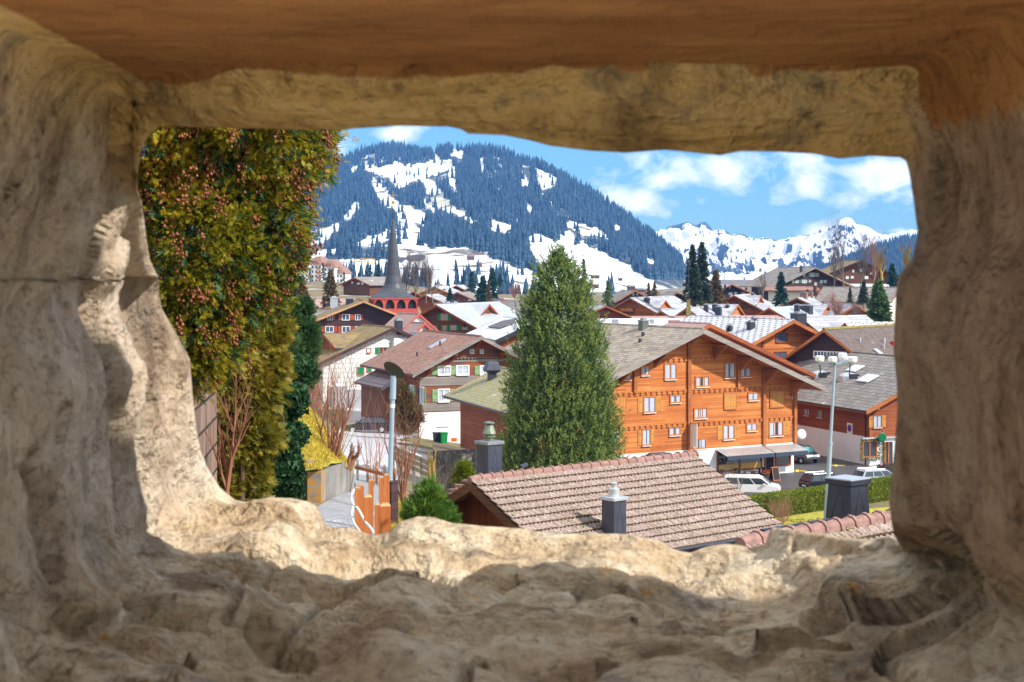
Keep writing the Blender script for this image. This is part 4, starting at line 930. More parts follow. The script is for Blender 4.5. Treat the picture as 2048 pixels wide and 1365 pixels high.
mb = MB(); x = -h.W / 2 - .15; mb.path([(x - .9, -.3, h.zr - h.p * 6.5), (x - .3, -.15, h.zr - h.p * 6.5 - .7), (x, -.12, h.zr - h.p * 6.5 - .9), (x, -.12, 0)], .06); mb.build('downpipe', ['brown_paint'], h.t)
for x in (-4.8, -2.4, 0, 2.4, 4.8): h.bracket(x, 1.1, .8, 'wood_red')
h.chim(880, 691, -1, .14, .4, 'metal_dark', False); h.chim(834, 713, -1, .14, .4, 'metal_dark', False); 
q = h.roofpt(893, 678, -1); mb = MB(); mb.prism([(q.x - .2, q.y - .5, q.z - .2), (q.x - 1.8, q.y - .5, q.z - 1.0), (q.x - 1.8, q.y - .5, q.z - .75), (q.x - .2, q.y - .5, q.z + .05)], (0, .8, 0)); mb.build('skylight', ['metal_light'], h.t)
# lean-to shed
h = H('low barn with a ribbed metal roof leaning against the brown roofed chalet', 843, 731, 151.7, 22.5, 7.0, 7.5, .50, 'wood_door', 'roof_ribbed', fo=.5, eo=.5, barge='metal_grey', name='barn', cat='barn', group=None)
# mossy roof house partly behind the pine
h = H('red timber house with a mossy slate roof, half hidden by the large pine', 1138, 761, 116.4, 18, 7.2, 15, .48, 'wood_red', 'roof_moss', fo=1.0, eo=1.1, barge='wood_soffit', z0=2.5)
q = h.roofpt(984, 758, -1)
v = MB(); v.lathe([(.42, -.6), (.42, .35), (.75, .5), (.85, .62), (.62, 1.15), (.5, 1.3), (.1, 1.35)], (q.x, q.y, q.z + .1), 4, R(45)); v.build('roof_vent', ['metal_dark'], h.t)

# behind: dark chalet left of the church
h = H('dark brown chalet with rust red shutters left of the church tower', 727, 602, 250, 9, 20.5, 14, .40, 'wood_dark', 'roof_mossy_brown', fo=1.2, eo=1.0, barge='wood_pale', frame='white_paint', shut='rust_shutter', pane='glass_blue', chimney=((699, 608, -1, 1.2, .8), (668, 610, -1, 1.3, 1.2, 'metal_light')))
for w_ in [(656, 630, 665, 640, 'r'), (685, 630, 698, 640, 's'), (711, 630, 720, 640, 's'), (652, 654, 666, 664, 's'), (685, 654, 699, 665, 's'), (711, 654, 720, 664, 's')]: h.win(*w_[:4], code=w_[4])
# church
ch = on(786, 262); th_ = thing('church_tower', (ch.x, ch.y, ch.z), R(11), 'stone church tower with red belfry and dark slate needle spire', 'church tower')
zz = lambda py: 20 + (HY - py) / F * 262 - ch.z
mb = MB(); hwT = 3.55; mb.box(-hwT, hwT, -hwT, hwT, -2, zz(627)); mb.build('tower_wall', ['tower_stone'], th_)
z0, z1 = zz(633), zz(597)
mb = MB(); e = hwT + .08; mb.box(-e, e, -e, e, z0 - .1, z0 + .55 * (z1 - z0) - .3); bf = mb.build('belfry', ['red_paint'], th_)
zl = z0 + .55 * (z1 - z0) - .3
for rot in range(4):
    M_ = Matrix.Rotation(R(90 * rot), 3, 'Z'); mb = MB(); nA = 4; w = 2 * e / nA
    for k in range(nA):
        c = -e + w * (k + .5); r = w * .40; pts = [(c - w / 2, zl), (c - r, zl)] + [(c - r * math.cos(math.pi * q / 8), zl + .25 + (z1 - zl - .45) * math.sin(math.pi * q / 8) ** .8) for q in range(9)] + [(c + r, zl), (c + w / 2, zl), (c + w / 2, z1), (c - w / 2, z1)]
        mb.prism([M_ @ Vector((x, -e, z)) for x, z in pts], M_ @ Vector((0, .22, 0)))
    mb.build('arcade', ['red_paint'], bf)
mb = MB(); mb.box(-e + .25, e - .25, -e + .35, e - .35, zl, z1, 0); mb.build('bell_chamber', ['black'], bf)
mb = MB(); mb.box(-e - .12, e + .12, -e - .12, e + .12, z1 - .12, z1 + .05); mb.build('cornice', ['red_paint'], bf)
prof = [(49, 597), (44, 593), (36, 588.5), (28, 583), (22, 577), (17.5, 568), (14.5, 553), (12.8, 533), (10.2, 507), (7.6, 482), (5.5, 462), (3.2, 447), (1.6, 438), (1.1, 425), (.6, 405)]
mb = MB(); n = 8
vs = []
for (hw_, py) in prof:
    r = hw_ * 262 / F; sq = max(0, min(1, (hw_ - 20) / 26))
    for i in range(n * 2):
        th = 2 * math.pi * (i + .5) / (n * 2); oc = r / math.cos(((th) % (math.pi / 4)) - math.pi / 8) * .97; c, s_ = math.cos(th), math.sin(th); sqr = r * .90 / max(abs(c), abs(s_)); rr = oc * (1 - sq) + sqr * sq
        vs.append((rr * c, rr * s_, zz(py)))
m_ = n * 2; fs = [(j * m_ + i, j * m_ + (i + 1) % m_, (j + 1) * m_ + (i + 1) % m_, (j + 1) * m_ + i) for j in range(len(prof) - 1) for i in range(m_)] + [tuple(range(m_))[::-1]]
mb.add(vs, fs); sp_ = mb.build('spire', ['roof_slate'], th_)
mb = MB(); mb.tube((0, 0, zz(408)), (0, 0, zz(383)), .05); mb.lathe([(.02, -.3), (.28, -.12), (.28, .12), (.02, .3)], (0, 0, zz(405)), 10); mb.tube((-.8, 0, zz(392)), (.8, 0, zz(392)), .06); mb.tube((-.5, 0, zz(396)), (.5, 0, zz(387)), .04); mb.build('weathercock', ['gold'], sp_)
h = H('white church nave with pink tiled roof and red verges', 839, 628, 238, 30, 9.4, 6.2, .80, 'plaster', 'roof_pink', fo=.4, eo=.4, barge='red_paint', name='church_nave', cat='church nave', group=None, th=.2)
h = H('small stone church porch with red gable boards', 850, 646, 232, 30, 4.6, 3.5, .85, 'porch_stone', 'roof_pink', fo=.4, eo=.3, barge='red_paint', name='church_porch', cat='church porch', group=None)
mb = MB(); q = P(832, 668, 226); mb.box(-.9, .9, -.9, .9, -2, .3); mb.build('x', ['metal_grey'])
o_ = COL.objects[-1]; o_.name = 'brick_chimney'; o_.location = q; tag(o_, 'small dark chimney in front of the church nave', 'chimney')
# green shuttered chalet
h = H('brown chalet with bright green shutters and white metal roof beside the church nave', 872, 610, 256, -24, 14.5, 22, .50, 'wood_brown', 'roof_metal', fo=1.3, eo=1.0, barge='wood_red', frame='wood_pale', shut='green_shutter', pane='glass_curtain')
for w_ in [(883, 629, 895, 640, 's'), (886, 652, 893, 661, 's'), (902, 652, 912, 660, 's'), (926, 654, 934, 659, 's'), (868, 652, 873, 660, 's')]: h.win(*w_[:4], code=w_[4])
h.dormer(975, 622, 1, 6.2, .5, 6, 'wood_brown', 'roof_metal', 'wood_red', 1.6, wins=2, shut='green_shutter')
for x in (-4.5, 0, 4.5): h.bracket(x, 1.1, 1.1, 'wood_brown')
# low white roof with a solar panel
h = H('low house with a wide white roof and a solar panel left of the pine', 1075, 643, 200, 12, 9.0, 19, .43, 'wood_red', 'roof_snowy_panel', fo=.8, eo=.85, barge='metal_dark', th=.4)
pts = [h.roofpt(x, y, -1) + Vector((0, 0, .12)) for x, y in ((975, 656), (1000, 659), (1030, 647), (1030, 640), (1004, 645))]
mb = MB(); mb.prism(pts, (0, 0, .08)); mb.build('solar_panel', ['roof_darkgrey'], h.t)
# roof with the dot pattern
h = H('orange chalet with a dotted snow guard roof behind the large chalet', 1588, 640, 190, 30, 15, 17, .42, 'wood_orange', 'roof_dots', fo=1.8, eo=1.6, th=.3, z0=0, barge='wood_beam', frame='wood_red', pane='glass_blue', chimney=((1502, 658, -1, .75, .8), (1508, 642, -1, .5, .3), (1497, 657, -1, .35, .5), (1461, 662, -1, .4, .6), (1455, 664, -1, .25, .5)))
h.win(1552, 668, 1573, 683); h.win(1550, 705, 1572, 719); h.post(1525, 665, 708, w=.3)
for x in (-6.5, 0, 6.5): h.bracket(x, 1.6, 1.3)
for yb_ in (698,):
    _, z = h.loc(1560, yb_); mb = MB(); mb.box(-7.4, 7.4, -.09, 0, z, z + .22); mb.build('trim_band', ['wood_soffit'], h.t)
# dark barn at the far right
h = H('dark barn like house with a brown roof and moss along its ridge', 1647, 659, 186, -40, 10.5, 26, .66, 'wood_dark', 'roof_dark', fo=.8, eo=1.4, barge='wood_soffit', z0=0, frame='white_paint', pane='glass_dark', chimney=((1786, 690, 1, .5, .4, 'sign_red', False), (1720, 684, 1, .2, .5, 'metal_light', False), (1768, 686, 1, .25, .6, 'metal_light', False), (1767, 697, 1, .2, .5, 'metal_light', False)))
mb = MB(); mb.tube((0, -.8, h.zr + .02), (0, 26.8, h.zr + .02), .2, n=6); mb.build('moss_ridge', ['ridge_moss'], h.t)
h.win(1629, 705, 1692, 714, 'n', mull=9, pane='glass_blue')
for c in ((1763, 712, 1),):
    q = h.roofpt(1764, 711, 1); mb = MB(); mb.prism([(q.x - .9, q.y - .5, q.z + .9 * h.p + .1), (q.x + .9, q.y - .5, q.z - .9 * h.p + .1), (q.x + .9, q.y + .5, q.z - .9 * h.p + .1), (q.x - .9, q.y + .5, q.z + .9 * h.p + .1)], (0, 0, .06)); mb.build('skylight', ['metal_light'], h.t)
# right building with skylights and shop
W_ = 19
pe = P(1733, 822, 162); a = R(20); uu = Vector((math.cos(a), math.sin(a), 0)); vr = W_ / 2 + 1.0; apx = pe + uu * vr; apx.z = pe.z + .46 * vr; px_, py_ = PX(apx)
h = H('red timber house with skylights and a garlanded shop window in its white ground floor', px_, py_, apx.y, 20, W_, 24, .46, 'wood_red', 'roof_grey', fo=1.0, eo=1.0, th=.3, z0=0, frame='wood_beam', shut='wood_shutter', pane='glass_curtain', barge='wood_beam')
rb = h
_, zb = h.loc(1725, 876); mb = MB(); mb.box(-h.W / 2 - .06, h.W / 2 + .06, -.06, h.L, -2, zb); mb.build('ground_floor', ['plaster'], h.t)
h.win(1747, 832, 1762, 854, 's', mull=1)
h.win(1610, 819, 1619, 830, 'n', plane='l', mull=0); h.win(1636, 822, 1645, 834, 'n', plane='l', mull=0, pane='glass_teal')
a0, z1 = h.loc(1724, 884); a1, z0 = h.loc(1751, 912); mb = MB(); mb.box(a0, a1, -.14, -.08, z0, z1, 1)
for k in range(0, 3): x = a0 + (a1 - a0) * k / 2; mb.box(x - .08, x + .08, -.2, -.07, z0, z1, 0)
mb.box(a0, a1, -.2, -.07, z0 - .1, z0, 0); mb.box(a0, a1, -.2, -.07, z1, z1 + .1, 0); sw_ = mb.build('shop_window', ['wood_beam', 'glass_dark'], h.t)
pts = [(a0 - .25, z0 - .3), (a0 - .25, z1 + .25), (a1 + .25, z1 + .25), (a1 + .25, z0 - .3), (a0 - .25, z0 - .3)]
C = np.concatenate([np.stack([np.linspace(p[0], q[0], 90), np.full(90, -.24), np.linspace(p[1], q[1], 90)], 1) for p, q in zip(pts[:-1], pts[1:])]); C += NR.normal(size=C.shape) * .07
V, Fc = leafat(C, .2, NR, .6); arr_obj('garland', V, Fc, 'thuja_gold', sw_, uv=False)
a0, z1 = h.loc(1768, 884); a1, z0 = h.loc(1784, 925); mb = MB(); mb.box(a0, a1, -.14, -.08, .1, z1, 1); mb.box(a0 - .1, a0 + .1, -.2, -.07, .1, z1, 0); mb.box(a1 - .6, a1 - .45, -.2, -.07, .1, z1, 0); dr = mb.build('door', ['wood_beam', 'glass_dark'], h.t)
C = np.stack([np.full(120, a0 - .2), np.full(120, -.24), np.linspace(.3, z1 + .2, 120)], 1) + NR.normal(size=(120, 3)) * .07; V, Fc = leafat(C, .2, NR, .6); arr_obj('garland', V, Fc, 'thuja_gold', dr, uv=False)
a0, z_ = h.loc(1722, 880); a1, _ = h.loc(1790, 872); mb = MB(); mb.box(a0, a0 + 8.5, -.35, -.06, zb - .12, zb + .02); mb.build('shop_cornice', ['metal_light'], h.t)
a_, z_ = h.loc(1758, 874); mb = MB(); mb.lathe([(.42, -.05), (.5, 0), (.42, .05)], (0, 0, 0), 18); o_ = mb.build('hanging_sign', ['sign_green'], h.t); o_.location = (a_, -.6, z_); o_.rotation_euler = (R(90), 0, 0)
mb = MB(); mb.path([(-.0, .45, 0), (0, .6, 0), (0, .9, -.1)], .03); mb.build('sign_bracket', ['black'], o_)
s0, z_ = h.loc(1700, 861, 'l'); p0, t_, n_ = h.frm('l'); mb = MB(); mb.fbox(p0, t_, n_, s0 - .5, s0 + .5, .0, .05, z_ - .75, z_ + .75); sg = mb.build('no_parking_sign', ['sign_white'], h.t)
for (r, m, of) in ((.4, 'sign_red', .055), (.31, 'sign_blue', .065)):
    mb = MB(); c = p0 + t_ * s0 + n_ * of; mb.tube((c.x, c.y, z_ + .22), (c.x - .012, c.y, z_ + .22), r, n=20); mb.build('sign_disc', [m], sg)
mb = MB(); s0, z_ = h.loc(1712, 850, 'l'); c = p0 + t_ * .6 + n_ * .12; mb.tube((c.x, c.y, -.2), (c.x, c.y, h.zr - h.p * 10 - .4), .06); mb.build('downpipe', ['black'], h.t)
for (x, y, w) in ((1710, 740, 1.4), (1735, 760, 1.6)):
    q = h.roofpt(x, y, -1); e = w * .45; mb = MB(); mb.prism([(q.x - e, q.y - w * .7, q.z - e * h.p + .12), (q.x + e, q.y - w * .7, q.z + e * h.p + .12), (q.x + e, q.y + w * .7, q.z + e * h.p + .12), (q.x - e, q.y + w * .7, q.z - e * h.p + .12)], (0, 0, .12)); mb.build('skylight', ['snow'], h.t)
for (x, y, w) in ((1640, 750, 1.3), (1696, 754, 1.3), (1694, 721, 1.2)):
    q = h.roofpt(x, y, -1); mb = MB(); mb.lathe([(w * .9, -.5), (w * .85, .1), (w * .7, .3), (w * .35, .45), (.02, .5)], (q.x, q.y, q.z), 12); mb.box(q.x - w * .2, q.x + w * .4, q.y - w * 1.15, q.y - w * .8, q.z - .2, q.z + .35, 1); mb.build('roof_ventilator', ['metal_light', 'black'], h.t)
for x in (-9, -5): h.bracket(x, .9, .8)
# ---------------------------------------------------------------- the far houses
def far(label, px, py, D, a, Wd, L, pitch, wall, roof, wins=(), **k):
    k['chimney'] = [(c[0], c[1] + 3, c[2], c[3] * .62, c[4] * .6) + tuple(c[5:]) for c in k.get('chimney', ())]
    h = H(label, px, py, D, a, Wd, L, pitch, wall, roof, gut=False, **k)
    for w in wins: h.win(*w[:4], code=w[4] if len(w) > 4 else 'n')
    return h
h = far('orange chalet with two flower box balconies and a grey snow dusted roof', 1260, 596, 325, -27, 10.5, 22, .52, 'wood_orange', 'roof_snow', [(1262, 611, 1266, 616), (1271, 611, 1276, 616), (1252, 624, 1256, 629), (1262, 624, 1267, 629), (1282, 624, 1287, 629)], z0=1, fo=1.4, eo=1.2, chimney=((1294, 602, 1, 1.6, 1.4),), pane='glass_blue')
h.balcony(1249, 1274, 616, 622, flowers=True); h.balcony(1236, 1310, 630, 636, flowers=True, proj=1.3); h.dormer(1328, 610, 1, 6.5, .5, 6, 'wood_orange', 'roof_snow', dz=1.6, wins=2)
far('low chalet with a snowy roof and blue windows left of the balcony chalet', 1212, 612, 300, 6, 9.5, 12, .42, 'wood_red', 'roof_snow', [(1200, 622, 1204, 627), (1207, 622, 1211, 627), (1214, 622, 1218, 627)], pane='glass_blue')
far('house with a plain pinkish roof between the pine and the flat white roof', 1262, 634, 262, -78, 9, 24, .42, 'plaster_warm', 'roof_pink', eo=.8)
far('dark chalet with teal shutters above the balcony chalet', 1271, 581, 425, 12, 9.5, 11, .55, 'wood_dark', 'roof_grey', [(1265, 587, 1268, 591, 's'), (1273, 587, 1276, 591, 's')], shut='teal_shutter', frame='white_paint', pane='white_paint')
far('dark brown barn with grey roof beside the dark chalet with teal shutters', 1246, 586, 440, -80, 7, 8, .5, 'wood_dark', 'roof_dark')
far('dark chalet with a grey roof left of the twin dark firs', 1355, 585, 430, 8, 11, 10, .48, 'wood_dark', 'roof_grey')
far('orange gable with a light grey roof just behind the flat white roof', 1322, 622, 285, -30, 7.5, 11, .56, 'wood_orange', 'roof_metal', [(1336, 635, 1341, 639)], z0=1)
h = far('orange chalet with a steep gable behind the brick pillar', 1373, 616, 272, -28, 9.8, 17, .66, 'wood_orange', 'roof_snow', [(1383, 631, 1387, 636)], z0=0, chimney=((1412, 620, 1, 1.1, 1.8), (1430, 622, 1, 1.3, 2.2), (1437, 634, 1, 1.5, 3.2), (1455, 618, 1, 1, 1.5)))
h.dormer(1472, 624, 1, 8.5, .55, 6, 'wood_orange', 'roof_snow', dz=1.9, wins=2)
h = far('pink brown chalet with round flower wreaths under its windows', 1468, 591, 330, -20, 14, 18, .5, 'wood_red', 'roof_snow', [(1466, 603, 1471, 608), (1477, 603, 1482, 608), (1486, 603, 1490, 608)], z0=1, eo=1.5, chimney=((1505, 590, 1, 1.0, 1.0),))
h.dormer(1518, 600, 1, 8, .5, 6, 'wood_red', 'roof_snow', dz=1.6)
V, Fc = leafcloud([(Vector((x, -.4, h.loc(1470, 613)[1])), .75) for x in (-4.4, -.6, 1.8, 4.0)], 60, .35); arr_obj('flower_wreath', V, Fc, 'yew', h.t, uv=False)
far('dark top chalet with white and teal windows behind the russet conifer', 1464, 569, 415, 5, 11.5, 10, .42, 'wood_dark', 'roof_snow', [(1458, 574, 1461, 577), (1458, 586, 1464, 590, 'l'), (1469, 585, 1473, 588, 's'), (1484, 585, 1489, 590, 's')], shut='teal_shutter', frame='white_paint', pane='white_paint', chimney=((1450, 575, -1, .8, 1.6), (1492, 580, 1, .8, 1.6)))
h = far('large dark chalet with teal shutters on the hill under the snowy peaks', 1631, 535, 385, 22, 17, 14, .42, 'wood_dark', 'roof_grey', [(1606, 547, 1610, 553), (1620, 547, 1628, 553, 's'), (1631, 547, 1636, 553, 'r'), (1584, 561, 1588, 566), (1591, 561, 1596, 566, 'r'), (1605, 561, 1612, 566, 's'), (1618, 561, 1621, 565, 'r'), (1641, 561, 1645, 566, 'l'), (1648, 561, 1652, 566, 'r'), (1629, 566, 1633, 571), (1589, 574, 1597, 581, 's'), (1604, 574, 1610, 578, 's')],
        shut='teal_shutter', frame='white_paint', pane='glass_curtain', barge='wood_grey', fo=1.6, eo=2.5, chimney=((1602, 541, -1, .8, 2.2),))
h = far('long brown chalet behind the bare trees on the hill top', 1722, 521, 400, 4, 24, 14, .40, 'wood_brown', 'roof_mossy_brown', [(1668, 565, 1672, 572), (1675, 565, 1679, 572), (1705, 540, 1708, 545), (1720, 539, 1724, 544), (1740, 546, 1744, 549), (1692, 553, 1697, 558), (1702, 553, 1707, 557), (1730, 553, 1736, 558)], frame='white_paint', pane='white_paint', barge='wood_dark')
mb = MB(); mb.box(-3, 9, -.2, 0, 0, 3.2); mb.build('ground_floor', ['plaster'], h.t)
h = far('low white garden building at the foot of the large dark hill chalet', 1626, 574, 372, 80, 6, 9, .2, 'plaster_warm', 'roof_brown', [(1606, 578, 1610, 583), (1613, 578, 1618, 583), (1633, 579, 1639, 584)])
h = far('snow roofed chalet with red chimneys below the hill', 1594, 596, 325, -26, 9.5, 20, .45, 'wood_brown', 'roof_snow', z0=1, eo=1.3, chimney=((1608, 593, 1, 2.2, 1.6, 'clay_ridge'), (1622, 592, 1, 1.2, 1.6, 'clay_ridge'), (1650, 600, 1, 1.0, 1.2, 'clay_ridge')))
h = far('orange chalet with a blue grey roof and a row of attic windows', 1538, 616, 268, -28, 10.5, 22, .56, 'wood_orange', 'roof_metal', [(1531, 632, 1536, 637), (1544, 632, 1549, 637), (1555, 632, 1559, 637)], z0=0, chimney=((1594, 622, 1, 1.3, 2), (1612, 620, 1, 3.2, 1.6)))
h.dormer(1652, 624, 1, 8.0, .5, 6, 'wood_orange', 'roof_snow', dz=1.8)
far('low house with a snow dotted roof behind the dark barn', 1690, 646, 222, -76, 8, 16, .45, 'wood_red', 'roof_dots', eo=.9)
far('chalet with grey chimney bank between the two blue grey roofs', 1600, 634, 226, -60, 8, 10, .5, 'wood_dark', 'roof_snow', chimney=((1597, 640, 1, 2.6, 1.8),))
h = far('bright orange chalet with a long balcony behind the green fir at the right', 1712, 609, 280, 10, 13, 12, .60, 'wood_orange', 'roof_snow', [(1698, 622, 1702, 627), (1710, 629, 1714, 634), (1717, 629, 1721, 634), (1726, 629, 1730, 634)], z0=0, fo=1.6, eo=1.6)
h.balcony(1686, 1745, 638, 645, proj=1.4)
far('house with a plain grey roof at the right edge of the opening', 1800, 575, 330, 60, 10, 14, .5, 'plaster_warm', 'roof_grey')
# brick pillar with a lantern
q = on(1377, 262); o_ = thing('brick_pillar', q, 0, 'tall mossy brick pillar on a red parapet with a lantern mast', 'pillar'); zt = 20 - 60 / F * 262 - q.z; 
mb = MB(); mb.lathe([(.62, 0), (.55, zt - 2), (.38, zt - .4), (.42, zt)], n=4, rot=R(45)); mb.build('shaft', ['ridge_moss'], o_); mb = MB(); mb.box(-3, 3, -1.2, -.4, 0, zt - 3.3); mb.build('parapet', ['clay_ridge'], o_)
mb = MB(); mb.tube((0, 0, zt), (0, 0, zt + 5.6), .06); mb.lathe([(.05, 0), (.3, .2), (.35, .8), (.1, 1.1), (.03, 1.5)], (0, 0, zt + 5.4), 8); mb.build('lantern', ['metal_dark'], o_)
# left and centre background
far('wide dark grey roofed house behind the green shuttered chalet', 995, 603, 300, -84, 9, 10, .5, 'wood_red', 'roof_darkgrey', eo=.8, name='house', cat='house', fo=.5, chimney=((939, 607, -1, 1, 1.2),))
far('dark slate roofed house between church tower and green shuttered chalet', 868, 607, 285, -82, 9, 10, .6, 'wood_brown', 'roof_darkgrey', name='house', cat='house')
far('purple brown chalet with a long grey roof below the firs', 914, 585, 450, -22, 13, 12, .40, 'wood_brown', 'roof_grey', [(907, 591, 911, 594), (915, 599, 919, 603), (928, 599, 932, 603)], z0=2)
far('pale orange chalet with two rows of dark windows', 868, 573, 480, -12, 16, 14, .42, 'wood_pale', 'roof_snow', [(877, 579, 882, 582), (886, 579, 891, 582), (886, 587, 892, 590), (864, 587, 870, 590)], z0=1, barge='wood_pale', frame='wood_pale')
far('small far chalet with a snowy roof beside the small dark fir', 912, 571, 520, -10, 10, 10, .5, 'wood_brown', 'roof_snow', z0=2)
far('tiny dark chalet with a snowy roof above the pale orange one', 884, 569, 545, 8, 10, 10, .4, 'wood_brown', 'roof_snow', z0=2)
far('small brown chalet with a snowy roof left of the large pine top', 1007, 598, 385, 15, 9, 8, .5, 'wood_brown', 'roof_darkgrey', z0=2)
far('low house with a blue white metal roof left of the large pine', 1035, 604, 330, -82, 9, 10, .4, 'plaster', 'roof_metal', name='house', cat='house')
far('small brick red house under the blue white roof', 1000, 613, 285, -30, 6, 8, .5, 'wood_red', 'roof_darkgrey', name='house', cat='house')
far('long low house with a flat brown roof at the left behind the dark chalet', 668, 615, 285, -80, 8, 14, .2, 'plaster_warm', 'roof_mossy_brown', name='house', cat='house', fo=.6)
far('low house with a pinkish roof between the left fir and the church spire', 716, 598, 330, 75, 8, 12, .35, 'plaster', 'roof_pink', name='house', cat='house', z0=4)
far('small snow roofed house right behind the left fir', 693, 598, 345, 12, 9, 10, .45, 'plaster', 'roof_snow', name='house', cat='house', z0=4)
far('chalet with a long grey roof on the brown slope under the yellow crane', 708, 555, 450, -30, 9, 16, .40, 'wood_brown', 'roof_grey', [(703, 564, 706, 567), (715, 566, 719, 569), (723, 566, 727, 569)], frame='white_paint', pane='white_paint')
far('small chalet with a snowy roof half hidden by the bare larches', 826, 583, 420, 12, 8, 9, .5, 'wood_brown', 'roof_snow', z0=2)
far('chalet with a snowy roof under the bare larches right of the spire', 850, 590, 400, -15, 9, 9, .4, 'wood_red', 'roof_snow', z0=1)
# barns on the snow slope
for lab, px, py, D, w, hp_ in (('dark log barn on the snow slope right of the large pine', 1262, 571, 900, 14, 7), ('small barn high on the snow slope', 941, 511, 1500, 13, 6), ('little hut on the open green slope', 958, 525, 1350, 9, 6), ('long barn near the top of the right snow slope', 1190, 550, 1000, 16, 5),
                         ('tiny barn beside the long barn', 1240, 556, 1050, 7, 4), ('low wide barn at the right foot of the snow slope', 1281, 577, 850, 19, 6), ('low brown barn behind the scots pine', 1187, 568, 900, 19, 6), ('small barn in the middle of the ski run', 770, 475, 2000, 11, 5)):
    m_ = D / F; far(lab, px - w / 2, py, D, -72, hp_ * 1.5 * m_, w * m_, .42, 'wood_brown', 'roof_darkgrey', name='log_barn', cat='barn', group='barns on the snow slope', fo=.3, eo=.5, z0=CZ + (HY - py) * m_ - hp_ * m_, depth_below=hp_ * m_ * .6)
# hotel
ht = on(634, 700); o_ = thing('hotel', (ht.x, ht.y, ht.z - 2), R(-12), 'large white hotel with brown mansard roofs and balconies on the left hillside', 'hotel'); S_ = 700 / F
def hp(px, py): return (px - 634) * S_, (HY - py) * S_ + CZ - ht.z + 2
for (x0, x1, yt, yr, yy) in ((590, 617, 528, 514, 0), (617, 640, 530, 512, 2.5), (640, 664, 535, 519, 5), (655, 676, 548, 532, 8)):
    xa, zt = hp(x0, yt); xb, zr_ = hp(x1, yr); mb = MB(); mb.box(xa, xb, yy, yy + 12, -3, zt); wl_ = mb.build('wing_wall', ['plaster'], o_)
    mb = MB(); m_ = 1.2; mb.add([(xa - .5, yy - .5, zt), (xb + .5, yy - .5, zt), (xb + .5, yy + 12.5, zt), (xa - .5, yy + 12.5, zt), (xa + m_, yy + 1.5, zr_ - .6), (xb - m_, yy + 1.5, zr_ - .6), (xb - m_, yy + 10, zr_ - .6), (xa + m_, yy + 10, zr_ - .6), ((xa + xb) / 2, yy + 5.5, zr_)],
        [(0, 1, 5, 4), (1, 2, 6, 5), (2, 3, 7, 6), (3, 0, 4, 7), (4, 5, 8), (5, 6, 8), (6, 7, 8), (7, 4, 8)]); mb.box((xa + xb) / 2 - 1, (xa + xb) / 2 + 1, yy - .3, yy + 3, zt, zt + 1.8); mb.build('mansard_roof', ['roof_brown'], o_)
    for r in range(4):
        z = zt - 1.6 - r * 2.0
        for k in range(3):
            x = xa + (xb - xa) * (k + .5) / 3
            if z > 0: mb = MB(); mb.box(x - .35, x + .35, yy - .06, yy, z, z + 1.1); mb.build('window', ['glass_dark'], o_)
        if x1 == 640 and z > 0: mb = MB(); mb.box(xb - 2.2, xb - .4, yy - .9, yy - .1, z - .3, z + .5); mb.build('balcony', ['wood_soffit'], o_)
# crane
q = on(746, 600); o_ = thing('tower_crane', (q.x, q.y, q.z), 0, 'yellow tower crane with a pale blue mast above the left hillside', 'crane'); S_ = 600 / F; zc = lambda py: CZ + (HY - py) * S_ - q.z
mb = MB(); mb.tube((0, 0, -2), (0, 0, zc(528)), .28, n=4); mb.build('mast', ['metal_blue'], o_)
mb = MB(); X_ = lambda px: (px - 746) * S_
for a_, b_2, r in (((749, 529), (707, 520), .22), ((749, 529), (749, 518), .2), ((749, 518), (727, 517), .1), ((727, 517), (707, 520), .1), ((727, 517), (727, 524), .12), ((749, 518), (735, 526), .12), ((727, 517), (735, 526), .1), ((749, 518), (744, 528), .1)): mb.tube((X_(a_[0]), 0, zc(a_[1])), (X_(b_2[0]), 0, zc(b_2[1])), r, n=4)
mb.build('jib', ['yellow_steel'], o_)
q = on(877, 700); o_ = thing('tower_crane', (q.x, q.y, q.z), 0, 'small pale tower crane on the snow field right of the spire', 'crane'); S_ = 700 / F; zc = lambda py: CZ + (HY - py) * S_ - q.z
mb = MB(); mb.tube((0, 0, 0), (0, 0, zc(530)), .22, n=4); mb.build('mast', ['metal_blue'], o_); mb = MB(); mb.tube((-.8, 0, zc(533)), (2.6, 0, zc(533)), .15, n=4); mb.build('jib', ['metal_blue'], o_)
# ski lift pylons
for (px, py, D) in ((961, 498, 2000), (834, 422, 2800), (1030, 520, 1900)):
    mb = MB(); mb.tube((0, 0, 0), (0, 0, 16), .5, n=5); mb.box(-3, 3, -.4, .4, 15, 15.8); o_ = mb.build('lift_pylon', ['metal_grey']); o_.location = P(px, py + 24 * 1900 / D, D); tag(o_, {961: 'ski lift pylon above the little hut', 834: 'ski lift pylon beside the upper run', 1030: 'ski lift pylon at the lower forest edge'}[px], 'lift pylon', 'ski lift pylons')
# ---------------------------------------------------------------- roads, path, square
plain('asphalt', (.075, .072, .075), .55, var=.25, scale=.3, spec=.4)
plain('road_light', (.40, .40, .42), .7, var=.16, scale=.25)
plain('pavement', (.33, .31, .30), .8, var=.15)
drape('square', [(1330, 133), (1330, 160), (1330, 240), (2600, 240), (2600, 190), (2600, 175)], 'asphalt', .03, 3, 'dark wet asphalt of the village square')
drape('road', [(672, 93), (662, 115), (668, 140), (690, 165), (680, 185), (900, 185), (880, 165), (800, 140), (790, 115), (800, 93)], 'road_light', .03, 2, 'pale road climbing through the village')
drape('path', [(560, 27), (610, 32), (632, 38), (668, 46), (700, 56), (712, 70), (705, 94), (790, 94), (775, 70), (765, 56), (758, 46), (756, 38), (762, 32), (770, 27)], 'cobble', .03, 1, 'steep cobbled footpath')
